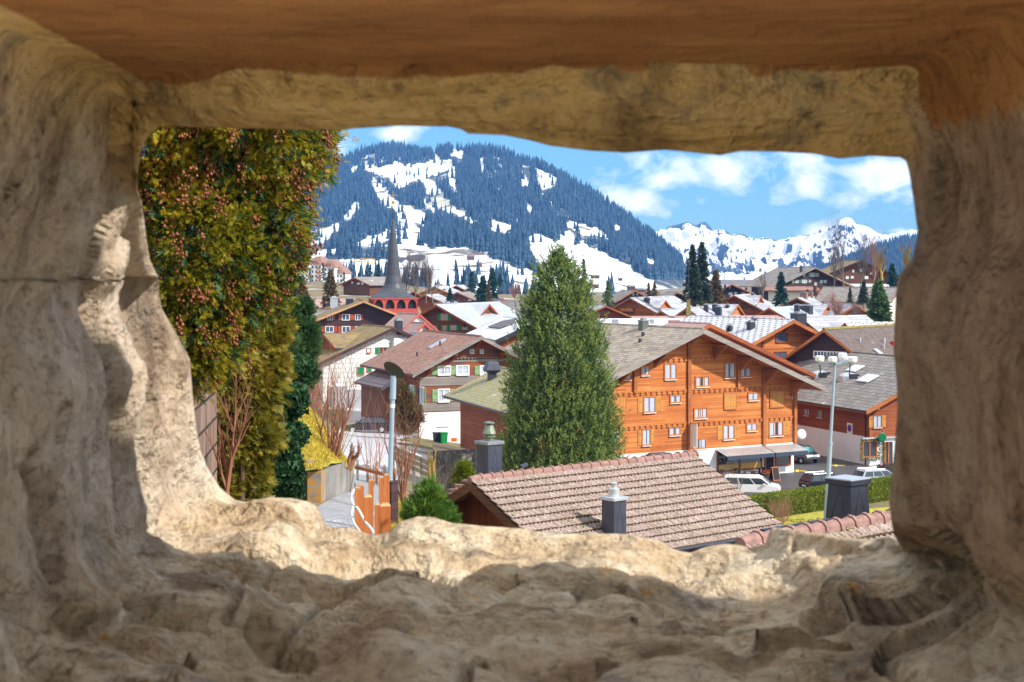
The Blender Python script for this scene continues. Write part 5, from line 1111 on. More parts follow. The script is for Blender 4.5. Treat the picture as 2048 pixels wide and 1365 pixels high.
# chalk
def yel(px, py):
    D = D_ground(px, py, 120, 200); q = on(px, D, .045); mb = MB()
    for k in range(3): th = R(60 * k + 20); c, s_ = math.cos(th), math.sin(th); mb.prism([(c * u_ - s_ * w_, s_ * u_ + c * w_, .002 * k) for u_, w_ in ((-1, -.14), (1, -.14), (1, .14), (-1, .14))], (0, 0, .001))
    return mb, q
for px, py, l in ((1595, 943, 'yellow star painted on the asphalt beside the cafe'), (1672, 932, 'yellow star painted on the asphalt in front of the white wall')):
    mb, q = yel(px, py); o_ = mb.build('road_marking', ['yellow_line']); o_.location = q; tag(o_, l, 'road marking', 'yellow stars on the square')
# ---------------------------------------------------------------- plants
def fan_sprays(C, axis, size, g, nl=4, wf=1.0):
    """flat cypress sprays: a spine with paired leaflets"""
    n = len(C); a = np.asarray(axis) + g.normal(size=(n, 3)) * .45; a /= np.linalg.norm(a, axis=1)[:, None]
    b = np.cross(a, g.normal(size=(n, 3))); b /= np.linalg.norm(b, axis=1)[:, None]; sz = (size * g.uniform(.6, 1.35, n))[:, None]
    Q = []
    def leaf(o, d, L, w):
        e = np.cross(np.cross(a, b), d); e /= np.linalg.norm(e, axis=1)[:, None]
        Q.append(np.stack([o, o + d * L * .5 + e * w, o + d * L, o + d * L * .5 - e * w], 1))
    leaf(C, a, sz, sz * .055 * wf)
    for k in range(nl):
        f = .12 + .62 * k / nl
        for sg in (-1, 1):
            d = a * .78 + b * sg * .62; leaf(C + a * sz * f, d, sz * (.50 - .34 * f), sz * .042 * wf)
    V = np.stack(Q, 1).reshape(-1, 3); return V, np.arange(len(V)).reshape(-1, 4)
def blobshell(blobs, n, g, lo=.72, front=True):
    C = []; A = []
    tot_ = sum(r * r for _, r in blobs)
    for c, r in blobs:
        m = int(n * r * r / tot_) + 3; d = g.normal(size=(m, 3)); d /= np.linalg.norm(d, axis=1)[:, None]
        if front: d[:, 1] = np.where(d[:, 1] > .35, -d[:, 1], d[:, 1])
        lump = 1 + .16 * fbm(d[:, 0] * 2.6 + c[0], d[:, 1] * 2.6, d[:, 2] * 2.6, 2, int(abs(c[0] * 10)))
        C.append(np.array(c) + d * (r * g.uniform(lo, 1.03, m) * lump)[:, None]); A.append(d)
    return np.concatenate(C), np.concatenate(A)
def pb(lst, D, zs=1.0): return [(P(px, py, D + dd), r * D / F) for px, py, r, dd in lst]
def cones_mesh(C, r, g):
    n = len(C); t_ = np.array([(1, 0, 0), (0, 1, 0), (-1, 0, 0), (0, -1, 0), (0, 0, 1.5), (0, 0, -1.2)]); fc = np.array([(0, 1, 4), (1, 2, 4), (2, 3, 4), (3, 0, 4), (1, 0, 5), (2, 1, 5), (3, 2, 5), (0, 3, 5)])
    V = (C[:, None] + t_[None] * (r * g.uniform(.7, 1.3, n))[:, None, None]).reshape(-1, 3); return V, (fc[None] + (np.arange(n) * 6)[:, None, None]).reshape(-1, 3)
# the big thuja with brown cones
g = np.random.default_rng(5)
bl = pb([(330, 330, 130, 0), (450, 320, 130, .2), (555, 310, 82, .1), (624, 290, 42, .3), (638, 250, 38, .3), (634, 325, 24, .3), (588, 365, 44, .3), (390, 480, 150, 0), (520, 450, 92, .1), (578, 440, 34, .2), (584, 500, 26, .2), (560, 520, 42, .2), (350, 620, 120, 0), (455, 555, 105, .1),
         (525, 580, 50, .2), (400, 690, 75, .1), (455, 640, 50, .2), (395, 750, 36, .2), (300, 200, 200, 0), (480, 180, 190, 0), (598, 200, 76, .2)], 10.5)
th_ = thing('thuja_tree', (P(300, 540, 11).x, 11, gz(P(300, 540, 11).x, 11)), 0, 'huge yellow green thuja loaded with brown cones filling the upper left of the opening', 'thuja tree'); lo_ = np.array(th_.location)
C0, A0 = blobshell(bl, 1700, g, .84); K_ = 26; C = np.repeat(C0, K_, 0); off = g.normal(size=C.shape); off /= np.linalg.norm(off, axis=1)[:, None]; A = np.repeat(A0, K_, 0); C = C + off * .085 * g.uniform(.2, 1, (len(C), 1)) + A * .03; ax = A * .7 + off * .9 + np.array([0, -.15, -.25])
V, Fc = fan_sprays(C - lo_, ax, .062, g, 5, .55); arr_obj('crown', V, Fc, 'thuja', th_, uv=False)
C2, A2 = blobshell(bl, 9000, g, .55); V, Fc = fan_sprays(C2 - lo_, A2, .13, g, 3); tag(arr_obj('inner_foliage', V, Fc, 'yew', th_, uv=False), kind='stuff')
ci = g.choice(len(C), 680); cc = C[ci] + A[ci] * .05; nrm = 11; cl = (cc[:, None] + g.normal(size=(len(cc), nrm, 3)) * np.array([.022, .018, .04])).reshape(-1, 3) + np.array([0, -.035, 0])
V, Fc = cones_mesh(cl - lo_, .0098, g); tag(arr_obj('cones', V, Fc, 'cone_leaf', th_, uv=False), kind='stuff')
cc = C[g.choice(len(C), 30)]; q = (cc[:, None] + g.normal(size=(30, 22, 3)) * .05).reshape(-1, 3); V, Fc = leafat(q - lo_ + np.array([0, -.03, 0]), .045, g, .2, (0, 0, -1)); tag(arr_obj('dry_sprays', V, Fc, 'dead_leaf', th_, uv=False), kind='stuff')
mb = MB(); mb.tube((0, 0, -1), (.15, 0, 7.5), .2, .08, 8); mb.build('trunk', ['bark_red'], th_)
# golden thuja, ivy clad yew
def shrub(name, label, cat, lst, D, mat, n, size, kind_='fan', loc=None, extra=None, seed=1, lo=.7, aspect=.6, group=None):
    g = np.random.default_rng(seed); b_l = pb(lst, D); cx_ = sum(c.x for c, r in b_l) / len(b_l); zmin = min(c.z - r for c, r in b_l)
    zg = gz(cx_, D); t_ = thing(name, (cx_, D, min(zg, zmin + .2)), 0, label, cat, group); l0 = np.array(t_.location)
    C, A = blobshell(b_l, n, g, lo); ax = A * .8 + np.array([0, 0, -.2 if kind_ == 'fan' else .1])
    V, Fc = fan_sprays(C - l0, ax, size, g) if kind_ == 'fan' else (leafat(C - l0, size, g, aspect, None) if kind_ == 'leaf' else fan_sprays(C - l0, A * .5 + np.array([0, 0, .6]), size, g, 3))
    arr_obj('foliage', V, Fc, mat, t_, uv=False); mb = MB()
    zt = max(c.z for c, r in b_l) - l0[2]; mb.tube((0, 0, -.5), (0, .1, zt * .8), zt * .006 + .03, .02, 7); mb.build('stem', ['bark'], t_)
    return t_
shrub('golden_thuja', 'loose golden green thuja with rusty tips below the huge one', 'thuja', [(470, 700, 60, .3), (520, 680, 45, .5), (450, 800, 45, .2), (500, 780, 60, .4), (540, 650, 40, .6), (465, 880, 42, .2), (510, 870, 48, .3), (455, 940, 40, .3), (492, 955, 46, .4), (440, 985, 42, .2), (540, 740, 35, .5), (530, 590, 40, .6)], 19, 'thuja_gold', 6500, .17, seed=8)
shrub('ivy_shrub', 'dark glossy ivy climbing over a stump left of the concrete wall', 'ivy', [(540, 800, 45, .3), (575, 800, 45, .5), (560, 880, 45, .2), (570, 940, 42, .2), (545, 950, 38, .2), (580, 980, 30, .2), (600, 740, 28, .6), (590, 870, 28, .3)], 25, 'ivy', 9000, .11, 'leaf', seed=9)
shrub('yew', 'tall dark green yew with pale tips between golden thuja and village', 'yew', [(570, 640, 40, .8), (600, 690, 38, .9), (560, 710, 48, .6), (608, 620, 20, .9), (575, 760, 42, .7), (610, 750, 24, .8), (545, 620, 30, .8), (618, 660, 16, .8)], 29, 'yew', 11000, .15, 'up', seed=10)
shrub('cypress_bush', 'bright green cypress bush between timber posts and brown tiled roof', 'bush', [(858, 1000, 22, 0), (850, 1025, 30, 0), (880, 1030, 20, .1), (835, 1035, 20, 0), (868, 1045, 26, 0), (895, 1045, 14, .1), (857, 978, 9, 0)], 27, 'cypress_bright', 2600, .2, 'up', seed=12)
shrub('golden_bush', 'small yellow green bush left of the grey chimney with the cowl', 'bush', [(928, 940, 13, 0), (918, 958, 12, 0), (938, 955, 12, 0)], 62, 'hedge_leaf', 900, .22, 'up', seed=13)
shrub('young_conifer', 'small ochre green conifer in front of the brown roofed chalet', 'conifer', [(806, 785, 10, 0), (810, 805, 18, 0), (805, 825, 26, 0), (828, 832, 18, 0), (815, 845, 24, 0), (802, 770, 6, 0)], 138, 'spruce_rust', 2200, .55, 'up', seed=14)
# conifers
def fir_arrays(h, r, seed, dens=1.0, droop=.35, leaf=.5, base=.08):
    g = np.random.default_rng(seed); C = []; A = []
    nb = int(150 * dens)
    for i in range(nb):
        f = (i / nb) ** .8; z = h * (base + (1 - base) * f); L = r * (1 - f) ** .85 * g.uniform(.7, 1.1) + .04 * r; th = g.uniform(0, 6.283); d = np.array([math.cos(th), math.sin(th), 0])
        m = max(3, int(13 * dens * L / r)) + 2; q = np.linspace(.15, 1, m)[:, None]; p = d * L * q; p = np.repeat(p, 2, 0) + g.normal(size=(m * 2, 3)) * np.array([.07, .07, .03]) * r
        p[:, 2] += z - droop * L * np.repeat(q[:, 0], 2) ** 1.5 + .06 * h * .3; C.append(p); A.append(np.repeat(d[None] * .8 + np.array([[0, 0, -.15]]), m * 2, 0))
    return np.concatenate(C), np.concatenate(A), g
_FIR = {}
def fir(name, label, px, ytop, ybase, D, hw, mat, cat='fir tree', group=None, dens=1.0, seed=None, droop=.35):
    h = (ybase - ytop) / F * D; r = hw / F * D; base = CZ + (HY - ybase) / F * D
    t_ = thing(name, ((px - CX) / F * D, D, base), 0, label, cat, group); seed = seed or int(px)
    C, A, g = fir_arrays(h, r, seed, dens, droop); V, Fc = leafat(C, r * .26, g, .40, A, .8); arr_obj('crown', V, Fc, mat, t_, uv=False)
    mb = MB(); mb.tube((0, 0, -3), (0, 0, h * .97), h * .018 + .02, .02, 6); mb.build('trunk', ['bark'], t_); return t_
FG = 'dark conifers between the houses'
fir('fir_tree', 'broad orange tipped fir beside the dark brown chalet, left of the spire', 661, 541, 618, 300, 21, 'spruce_rust', dens=1.6)
fir('fir_tree', 'large dark fir rising behind the yew, farther left of two', 582, 535, 700, 120, 40, 'spruce', dens=2.2)
fir('fir_tree', 'second large fir behind the yew, lower and more olive', 604, 556, 700, 110, 28, 'spruce_rust', dens=2)
fir('slender_spruce', 'slender russet topped spruce right of the yew', 614, 585, 730, 62, 15, 'spruce_red', 'spruce', dens=1.6)
fir('slender_spruce', 'blue green spruce below the russet one, next to the white shingled house', 626, 660, 800, 66, 16, 'spruce', 'spruce', dens=1.6)
fir('fir_tree', 'tall dark fir, left one of the twin firs in the middle distance', 1385, 492, 612, 318, 23, 'spruce', dens=1.6, droop=.5)
fir('fir_tree', 'tall dark fir, right one of the twin firs in the middle distance', 1404, 487, 612, 322, 24, 'spruce', dens=1.6, droop=.5)
fir('russet_conifer', 'russet brown conifer right of the twin dark firs', 1432, 543, 611, 330, 22, 'spruce_rust', 'conifer', dens=1.4)
fir('fir_tree', 'blue green fir between pink brown chalet and large hill chalet', 1562, 546, 614, 318, 18, 'spruce_blue', dens=1.5)
fir('fir_tree', 'wide green fir in front of the bright orange chalet at the right', 1757, 563, 660, 250, 33, 'spruce_green', dens=2)
fir('fir_tree', 'dark fir in front of the brown hill, left of the wide green fir', 1727, 563, 610, 318, 15, 'spruce', dens=1.4)
fir('fir_tree', 'tall dark blue fir at the right edge of the opening', 1785, 530, 612, 345, 22, 'spruce_blue', dens=1.4)
fir('fir_tree', 'little dark fir below the long hill top chalet', 1700, 576, 618, 318, 10, 'spruce', dens=1)
fir('fir_tree', 'widest blue green fir in the group right of the spire', 966, 553, 606, 395, 19, 'spruce_blue', dens=1.4)
fir('fir_tree', 'tallest blue green fir in the group right of the spire', 986, 538, 606, 405, 14, 'spruce_blue', dens=1.4)
fir('fir_tree', 'olive fir wedged between the two blue green firs right of the spire', 977, 560, 606, 390, 9, 'spruce_rust', dens=1)
fir('fir_tree', 'fir behind the group right of the spire, its left most crown', 943, 545, 590, 460, 13, 'spruce_blue', dens=1)
fir('fir_tree', 'small dark blue fir in front of the pale orange chalet', 900, 577, 606, 380, 10, 'spruce_blue', dens=1)
fir('fir_tree', 'blue fir whose crown shows right behind the large pine', 1167, 520, 610, 350, 15, 'spruce_blue', dens=1.2)
fir('fir_tree', 'russet fir behind the balcony chalet, left of a pair', 1297, 566, 600, 380, 9, 'spruce_rust', dens=.9, group='pair of russet firs')
fir('fir_tree', 'russet fir behind the balcony chalet, right of a pair', 1309, 565, 600, 380, 10, 'spruce_rust', dens=.9, group='pair of russet firs')
for px, yt, yb, D, hw, l in ((646, 526, 566, 500, 8, 'dark fir against the white hotel'), (620, 536, 566, 560, 6, 'small fir in front of the left end of the hotel'), (688, 545, 575, 470, 7, 'small fir between hotel and crane'), (741, 530, 565, 520, 8, 'dark fir behind the crane mast'), (757, 529, 570, 500, 12, 'full fir right of the crane'), (717, 546, 562, 520, 5, 'bright little fir below the crane jib'),
                         (1216, 563, 612, 400, 15, 'scots pine with a thin crown right of the large pine'), (1000, 548, 575, 600, 9, 'fir on the meadow edge above the brown chalets'), (911, 520, 548, 700, 6, 'fir near the small pale crane')):
    fir('fir_tree', l, px, yt, yb, D, hw, 'spruce_blue' if px != 1216 else 'pine', dens=.8, group='small distant firs')
# groves on the lower meadow
gp = []
for cx_, cy_, sx_, sy_, n, D in ((1025, 590, 16, 8, 60, 800), (930, 545, 12, 4, 14, 1000), (1220, 560, 6, 3, 3, 900), (720, 590, 40, 4, 22, 620), (1075, 580, 20, 6, 26, 850), (1000, 545, 14, 6, 14, 1100), (700, 540, 40, 5, 60, 950), (830, 560, 26, 10, 60, 760), (1000, 530, 30, 4, 10, 1300), (1700, 585, 60, 4, 20, 500)):
    for k in range(n):
        px = cx_ + g.normal() * sx_; py = cy_ + g.normal() * sy_ * .5; gp.append([(px - CX) / F * D, D + g.normal() * 12, CZ + (HY - py) / F * D, .0])
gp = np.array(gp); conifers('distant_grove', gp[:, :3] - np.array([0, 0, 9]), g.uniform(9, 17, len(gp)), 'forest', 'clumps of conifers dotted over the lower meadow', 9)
# the large pine
t_ = thing('stone_pine', ((1118 - CX) / F * 95, 95, 5.0), 0, 'large dense green pine standing between the chalets', 'pine tree'); g = np.random.default_rng(21)
yy_ = np.array([488, 505, 520, 550, 600, 650, 700, 750, 800, 850, 900, 950, 990]); hw_ = np.array([2, 12, 22, 48, 68, 84, 92, 98, 106, 114, 118, 118, 100])
zz_ = CZ + (HY - yy_) / F * 95 - 5.0; rr_ = hw_ / F * 95; C = []; A = []; TP = []
nb = 760
for i in range(nb):
    f = g.uniform(0, 1) ** .72; z = zz_[-1] + (zz_[0] - zz_[-1]) * (1 - f); rad = np.interp(z, zz_[::-1], rr_[::-1]); th = g.uniform(0, 6.283); 
    if i < nb * .55: th = -abs(th / 2) if th < 6 else th
    d = np.array([math.cos(th), math.sin(th), 0]); q = g.uniform(.64, 1.17); tip = d * rad * q; m = int(15 + 15 * rad / 3.5)
    cen = tip * .84 + np.array([0, 0, z - .35]); sp = .34 + .10 * rad; pts = cen + g.normal(size=(m, 3)) * np.array([sp, sp, sp * 1.25]) * .62 + d * g.uniform(-.5, .3, (m, 1)) * sp
    ok = np.hypot(pts[:, 0], pts[:, 1]) < rad * 1.1 + .15; pts = pts[ok]; C.append(pts); TP.append(((pts[:, 2] - cen[2]) / (sp * 1.25) + (pts[:, :2] @ d[:2] - cen[:2] @ d[:2]) / sp + g.normal(size=len(pts)) * .25) > .62); A.append(np.repeat((d * .45 + np.array([0, 0, .9]))[None], len(pts), 0))
C = np.concatenate(C); A = np.concatenate(A); n = len(C); K = 12; A = A + g.normal(size=A.shape) * .22; A /= np.linalg.norm(A, axis=1)[:, None]
up = np.repeat(C, K, 0) + np.repeat(A, K, 0) * np.tile(np.linspace(0, .30, K), n)[:, None]; dr = np.repeat(A, K, 0) * .9 + g.normal(size=(n * K, 3)) * .55
dr /= np.linalg.norm(dr, axis=1)[:, None]; b = np.cross(dr, g.normal(size=dr.shape)); b /= np.linalg.norm(b, axis=1)[:, None]; Ln = .16
V = np.stack([up, up + dr * Ln * .5 + b * .024, up + dr * Ln, up + dr * Ln * .5 - b * .024], 1).reshape(-1, 3)
tip = np.concatenate(TP); Vq = V.reshape(n, K * 4, 3)
arr_obj('crown', Vq[~tip].reshape(-1, 3), np.arange((~tip).sum() * K * 4).reshape(-1, 4), 'pine', t_, uv=False)
tag(arr_obj('young_shoots', Vq[tip].reshape(-1, 3), np.arange(tip.sum() * K * 4).reshape(-1, 4), 'pine_tip', t_, uv=False), kind='stuff')
mb = MB(); mb.tube((0, 0, -1), (0, 0, 15.5), .3, .05, 8)
for k in range(70):
    z = 1.5 + 12.5 * g.uniform() ; rad = np.interp(z, zz_[::-1], rr_[::-1]); th = g.uniform(0, 6.28); mb.tube((0, 0, z - .8), (rad * .8 * math.cos(th), rad * .8 * math.sin(th), z), .05, .015, 4)
mb.build('trunk', ['bark_red'], t_)
# bare trees
def bare(name, label, px, ybase, ytop, D, spread, mat, cat='bare tree', group=None, seed=1, levels=4, r0=None, stems=1, up=.5, kids=3, lean=0.0, gravity=0.0, zb=None):
    g = random.Random(seed); h = (ybase - ytop) / F * D; base = CZ + (HY - ybase) / F * D; r0 = r0 or h * .018; w = spread / F * D
    t_ = thing(name, ((px - CX) / F * D, D, base), 0, label, cat, group); tr = MB(); tw = MB()
    def grow(p, d, L, r, lv):
        n = 3; q = p
        for k in range(n):
            d2 = (d + Vector((g.uniform(-1, 1), g.uniform(-1, 1), g.uniform(-.5, .6) - gravity * (levels - lv) * .3)) * (.16 + .05 * (levels - lv))).normalized(); e = q + d2 * (L / n); rr = r * (1 - .5 * (k + 1) / n)
            (tr if lv >= levels - 1 else tw).tube(q, e, r * (1 - .5 * k / n), rr, 5 if lv >= levels - 1 else 3, cap=False); q = e; d = d2
            if lv > 0:
                for c in range(kids if k else kids - 1):
                    a = g.uniform(0, 6.283); v = Vector((math.cos(a) * w / h * 1.3, math.sin(a) * w / h * 1.3, up + g.uniform(-.1, .35))); grow(q, (v.normalized() * .75 + d * .5).normalized(), L * g.uniform(.42, .68), rr * (.62 if stems == 1 else .42), lv - 1)
    for k in range(stems):
        a = 6.283 * k / stems; s_ = 0; d = Vector((math.cos(a) * (w / h * .8 if stems > 1 else 0) + lean, math.sin(a) * (w / h * .8 if stems > 1 else 0), 1)).normalized()
        grow(Vector((math.cos(a) * s_, math.sin(a) * s_, -.3)), d, h * (.62 if stems == 1 else g.uniform(.5, .75)), r0, levels)
    if stems > 1:
        o0 = len(tr.v); tr.add(tw.v, tw.f); tr.build('canes', [mat], t_); return t_
    tr.build('trunk', [mat], t_); tw.build('branches', [mat], t_); return t_
bare('willow_shrub', 'thick multi stemmed bare willow on the mossy bank', 664, 925, 690, 50, 70, 'bark_red', 'willow', seed=3, levels=2, stems=8, r0=.05, kids=2)
bare('willow_shrub', 'bare willow with bright yellow shoots on the mossy bank', 676, 915, 790, 51, 30, 'bark_yellow', 'willow', seed=4, levels=1, stems=16, r0=.014, kids=2)
bare('willow_shrub', 'pollarded stump leaning at the top of the concrete wall', 696, 922, 868, 54, 18, 'bark_red', 'willow', seed=5, levels=2, stems=2, r0=.12, lean=.35)
bare('willow_shrub', 'reddish bare bush on the bank behind the thick willow', 628, 860, 740, 60, 30, 'twig_pink', 'willow', seed=6, levels=3, stems=5, r0=.05)
bare('bare_shrub', 'large bare shrub with many upright stems beside the blue lamp post', 806, 990, 770, 43, 75, 'bark_red', 'shrub', seed=7, levels=2, stems=10, r0=.026, kids=2)
bare('bare_shrub', 'finer bare shrub behind the large one', 745, 965, 770, 62, 40, 'twig_pink', 'shrub', seed=8, levels=2, stems=6, r0=.02, kids=2)
bare('bare_shrub', 'grey twiggy shrub in front of the dark rubble wall', 880, 1000, 900, 48, 40, 'bark_grey', 'shrub', seed=9, levels=2, stems=8, r0=.012)
bare('mossy_stump', 'yellow lichen covered pollard right of the large bare shrub', 866, 972, 890, 60, 10, 'bark_yellow', 'pollard', seed=10, levels=1, stems=3, r0=.13, kids=2)
bare('small_tree', 'thin crooked bare tree in front of the golden thuja', 455, 985, 700, 17, 50, 'bark_red', 'small tree', seed=11, levels=2, r0=.035, kids=3)
bare('bramble', 'tangle of bare bramble canes at the foot of the golden thuja', 500, 1000, 940, 16, 70, 'twig_pink', 'bramble', seed=12, levels=3, stems=12, r0=.012, kids=3, up=.1, gravity=.5)
bare('twig_bush', 'orange leaved twiggy bush on the lawn at the end of the hedge', 1562, 1045, 985, 75, 34, 'twig_pink', 'bush', seed=13, levels=3, stems=9, r0=.02)
bare('bare_shrub', 'thin bare twigs rising in front of the white van', 1472, 1000, 905, 66, 28, 'bark_grey', 'shrub', seed=14, levels=2, stems=7, r0=.012)
for px, yb, yt, D, sp, m, l, sd in ((1690, 590, 460, 372, 34, 'bark_grey', 'tallest bare tree on the hill in front of the snowy peak', 21), (1717, 588, 478, 374, 28, 'bark_grey', 'bare tree directly right of the tallest one', 22), (1745, 585, 490, 378, 26, 'twig_pink', 'pinkish bare tree in front of the hill top chalet', 23), (1668, 590, 505, 376, 18, 'bark_grey', 'small bare tree left of the tallest one', 24),
                               (1764, 560, 500, 366, 22, 'bark_yellow', 'pruned tree with thick mossy arms on the hill', 25), (1812, 560, 495, 368, 20, 'bark_yellow', 'pruned mossy tree at the right edge of the opening', 26), (1524, 612, 548, 350, 26, 'bark_grey', 'round crowned bare tree right of the dark top chalet', 27),
                               (1676, 668, 590, 245, 34, 'twig_pink', 'drooping pale bare birch in front of the snow roofed chalets', 28), (1705, 662, 600, 242, 24, 'bark_grey', 'smaller drooping bare birch beside the pale one', 29), (1030, 606, 570, 430, 18, 'twig_pink', 'peach coloured bare tree left of the large pine', 30)):
    bare('bare_tree', l, px, yb, yt, D, sp, m, seed=sd, levels=4 if sd < 24 or sd in (28,) else 3, group='bare trees', kids=3 if sd < 30 else 4, gravity=.35 if sd in (28, 29) else 0, r0=.16 if sd not in (25, 26) else .35)
for k, (px, yt) in enumerate(((812, 508), (832, 515), (852, 506), (866, 530), (798, 540))):
    bare('bare_larch', ['tallest bare larch right of the spire', 'thin bare larch second from the spire', 'bare larch with a twiggy top, third from the spire', 'short bare larch farthest from the spire', 'low bare larch closest to the spire'][k], px, 604, yt, 360, 12, 'bark_grey', 'larch', 'bare larches', 40 + k, levels=3, kids=4, r0=.14, up=.15)
# grass on the bank, lawn
def bank(px, D): return G((px - CX) / F * D, D) + .85 + 1.95 * sst(712, 590, px) * sst(41.5, 60, D) - 1.2 * sst(64, 90, D)
pA, dA = np.meshgrid(np.linspace(470, 706, 50), np.linspace(40.5, 92, 50)); pw = 706 - (706 - 634) * np.clip((56 - dA) / 15.5, 0, 1); pA = 470 + (pA - 470) / 236 * (pw - 470)
X = (pA - CX) / F * dA; Z = bank(pA, dA) + .12 * fbm(X * 1.5, dA * 1.5, 0, 3, 3); plain('moss_ground', (.34, .31, .045), .95, var=.35, scale=2)
tag(arr_obj('bank', np.stack([X, dA, Z], 2).reshape(-1, 3), gridfaces(50, 50), 'moss_ground', None, True), kind='structure', label='mossy yellow green bank above the concrete wall')
g = np.random.default_rng(31); n = 12000; d_ = g.uniform(41, 70, n); pw = 706 - (706 - 634) * np.clip((56 - d_) / 15.5, 0, 1); p_ = 540 + (pw - 540) * g.uniform(0, 1, n); x_ = (p_ - CX) / F * d_
V, Fc = leafat(np.stack([x_, d_, bank(p_, d_) + .08], 1), .22, g, .16, (0, -.3, 1), 1.2); tag(arr_obj('bank_grass', V, Fc, 'moss_grass', None, uv=False), kind='stuff', label='tufts of mossy grass on the bank')
n = 9000; d_ = g.uniform(26, 60, n); p_ = g.uniform(775, 905, n); x_ = (p_ - CX) / F * d_; V, Fc = leafat(np.stack([x_, d_, G(x_, d_) + .06], 1), .2, g, .18, (0, -.3, 1), 1.3)
tag(arr_obj('verge_grass', V, Fc, 'moss_grass', None, uv=False), kind='stuff', label='mossy grass on the verge right of the timber posts')
drape('verge', [(770, 24), (772, 40), (775, 62), (930, 62), (920, 40), (920, 24)], 'moss_ground', .02, 2, 'mossy verge right of the path')
drape('lawn', [(1400, 66), (1400, 100), (1400, 129), (2100, 140), (2100, 100), (2100, 66)], 'moss_ground', .015, 3, 'thin winter lawn below the hedge')
n = 16000; d_ = g.uniform(80, 128, n); p_ = g.uniform(1470, 1850, n); x_ = (p_ - CX) / F * d_; V, Fc = leafat(np.stack([x_, d_, G(x_, d_) + .08], 1), .28, g, .2, (0, -.3, 1), 1.3)
tag(arr_obj('lawn_grass', V, Fc, 'lawn_grass', None, uv=False), kind='stuff', label='winter grass on the lawn below the hedge')
# hedge
def hedge_pt(px, D): return Vector(((px - CX) / F * D, D, 0))
A_, B_ = hedge_pt(1478, 127), hedge_pt(1800, 141); t_ = (B_ - A_).normalized(); n_ = Vector((t_.y, -t_.x, 0)); L = (B_ - A_).length; h_ = thing('hedge', A_, 0, 'long clipped yellow green hedge between lawn and parked cars', 'hedge')
mb = MB(); mb.fbox(Vector((0, 0, 0)), t_, n_, 0, L, -.55, .55, -.6, 1.62); mb.build('hedge_core', ['bark'], h_)
n = 26000; u_ = g.uniform(0, L, n); f_ = g.uniform(0, 1, n); top = f_ < .38; w_ = np.where(top, g.uniform(-.7, .7, n), .68 + g.normal(size=n) * .05); z_ = np.where(top, 1.78 + g.normal(size=n) * .045, g.uniform(-.4, 1.8, n))
C = np.array(t_)[None] * u_[:, None] + np.array(n_)[None] * w_[:, None]; C[:, 2] = z_ + .05 * fbm(u_, w_, 0, 2, 4); V, Fc = leafat(C, .17, g, .55); arr_obj('foliage', V, Fc, 'hedge_leaf', h_, uv=False)
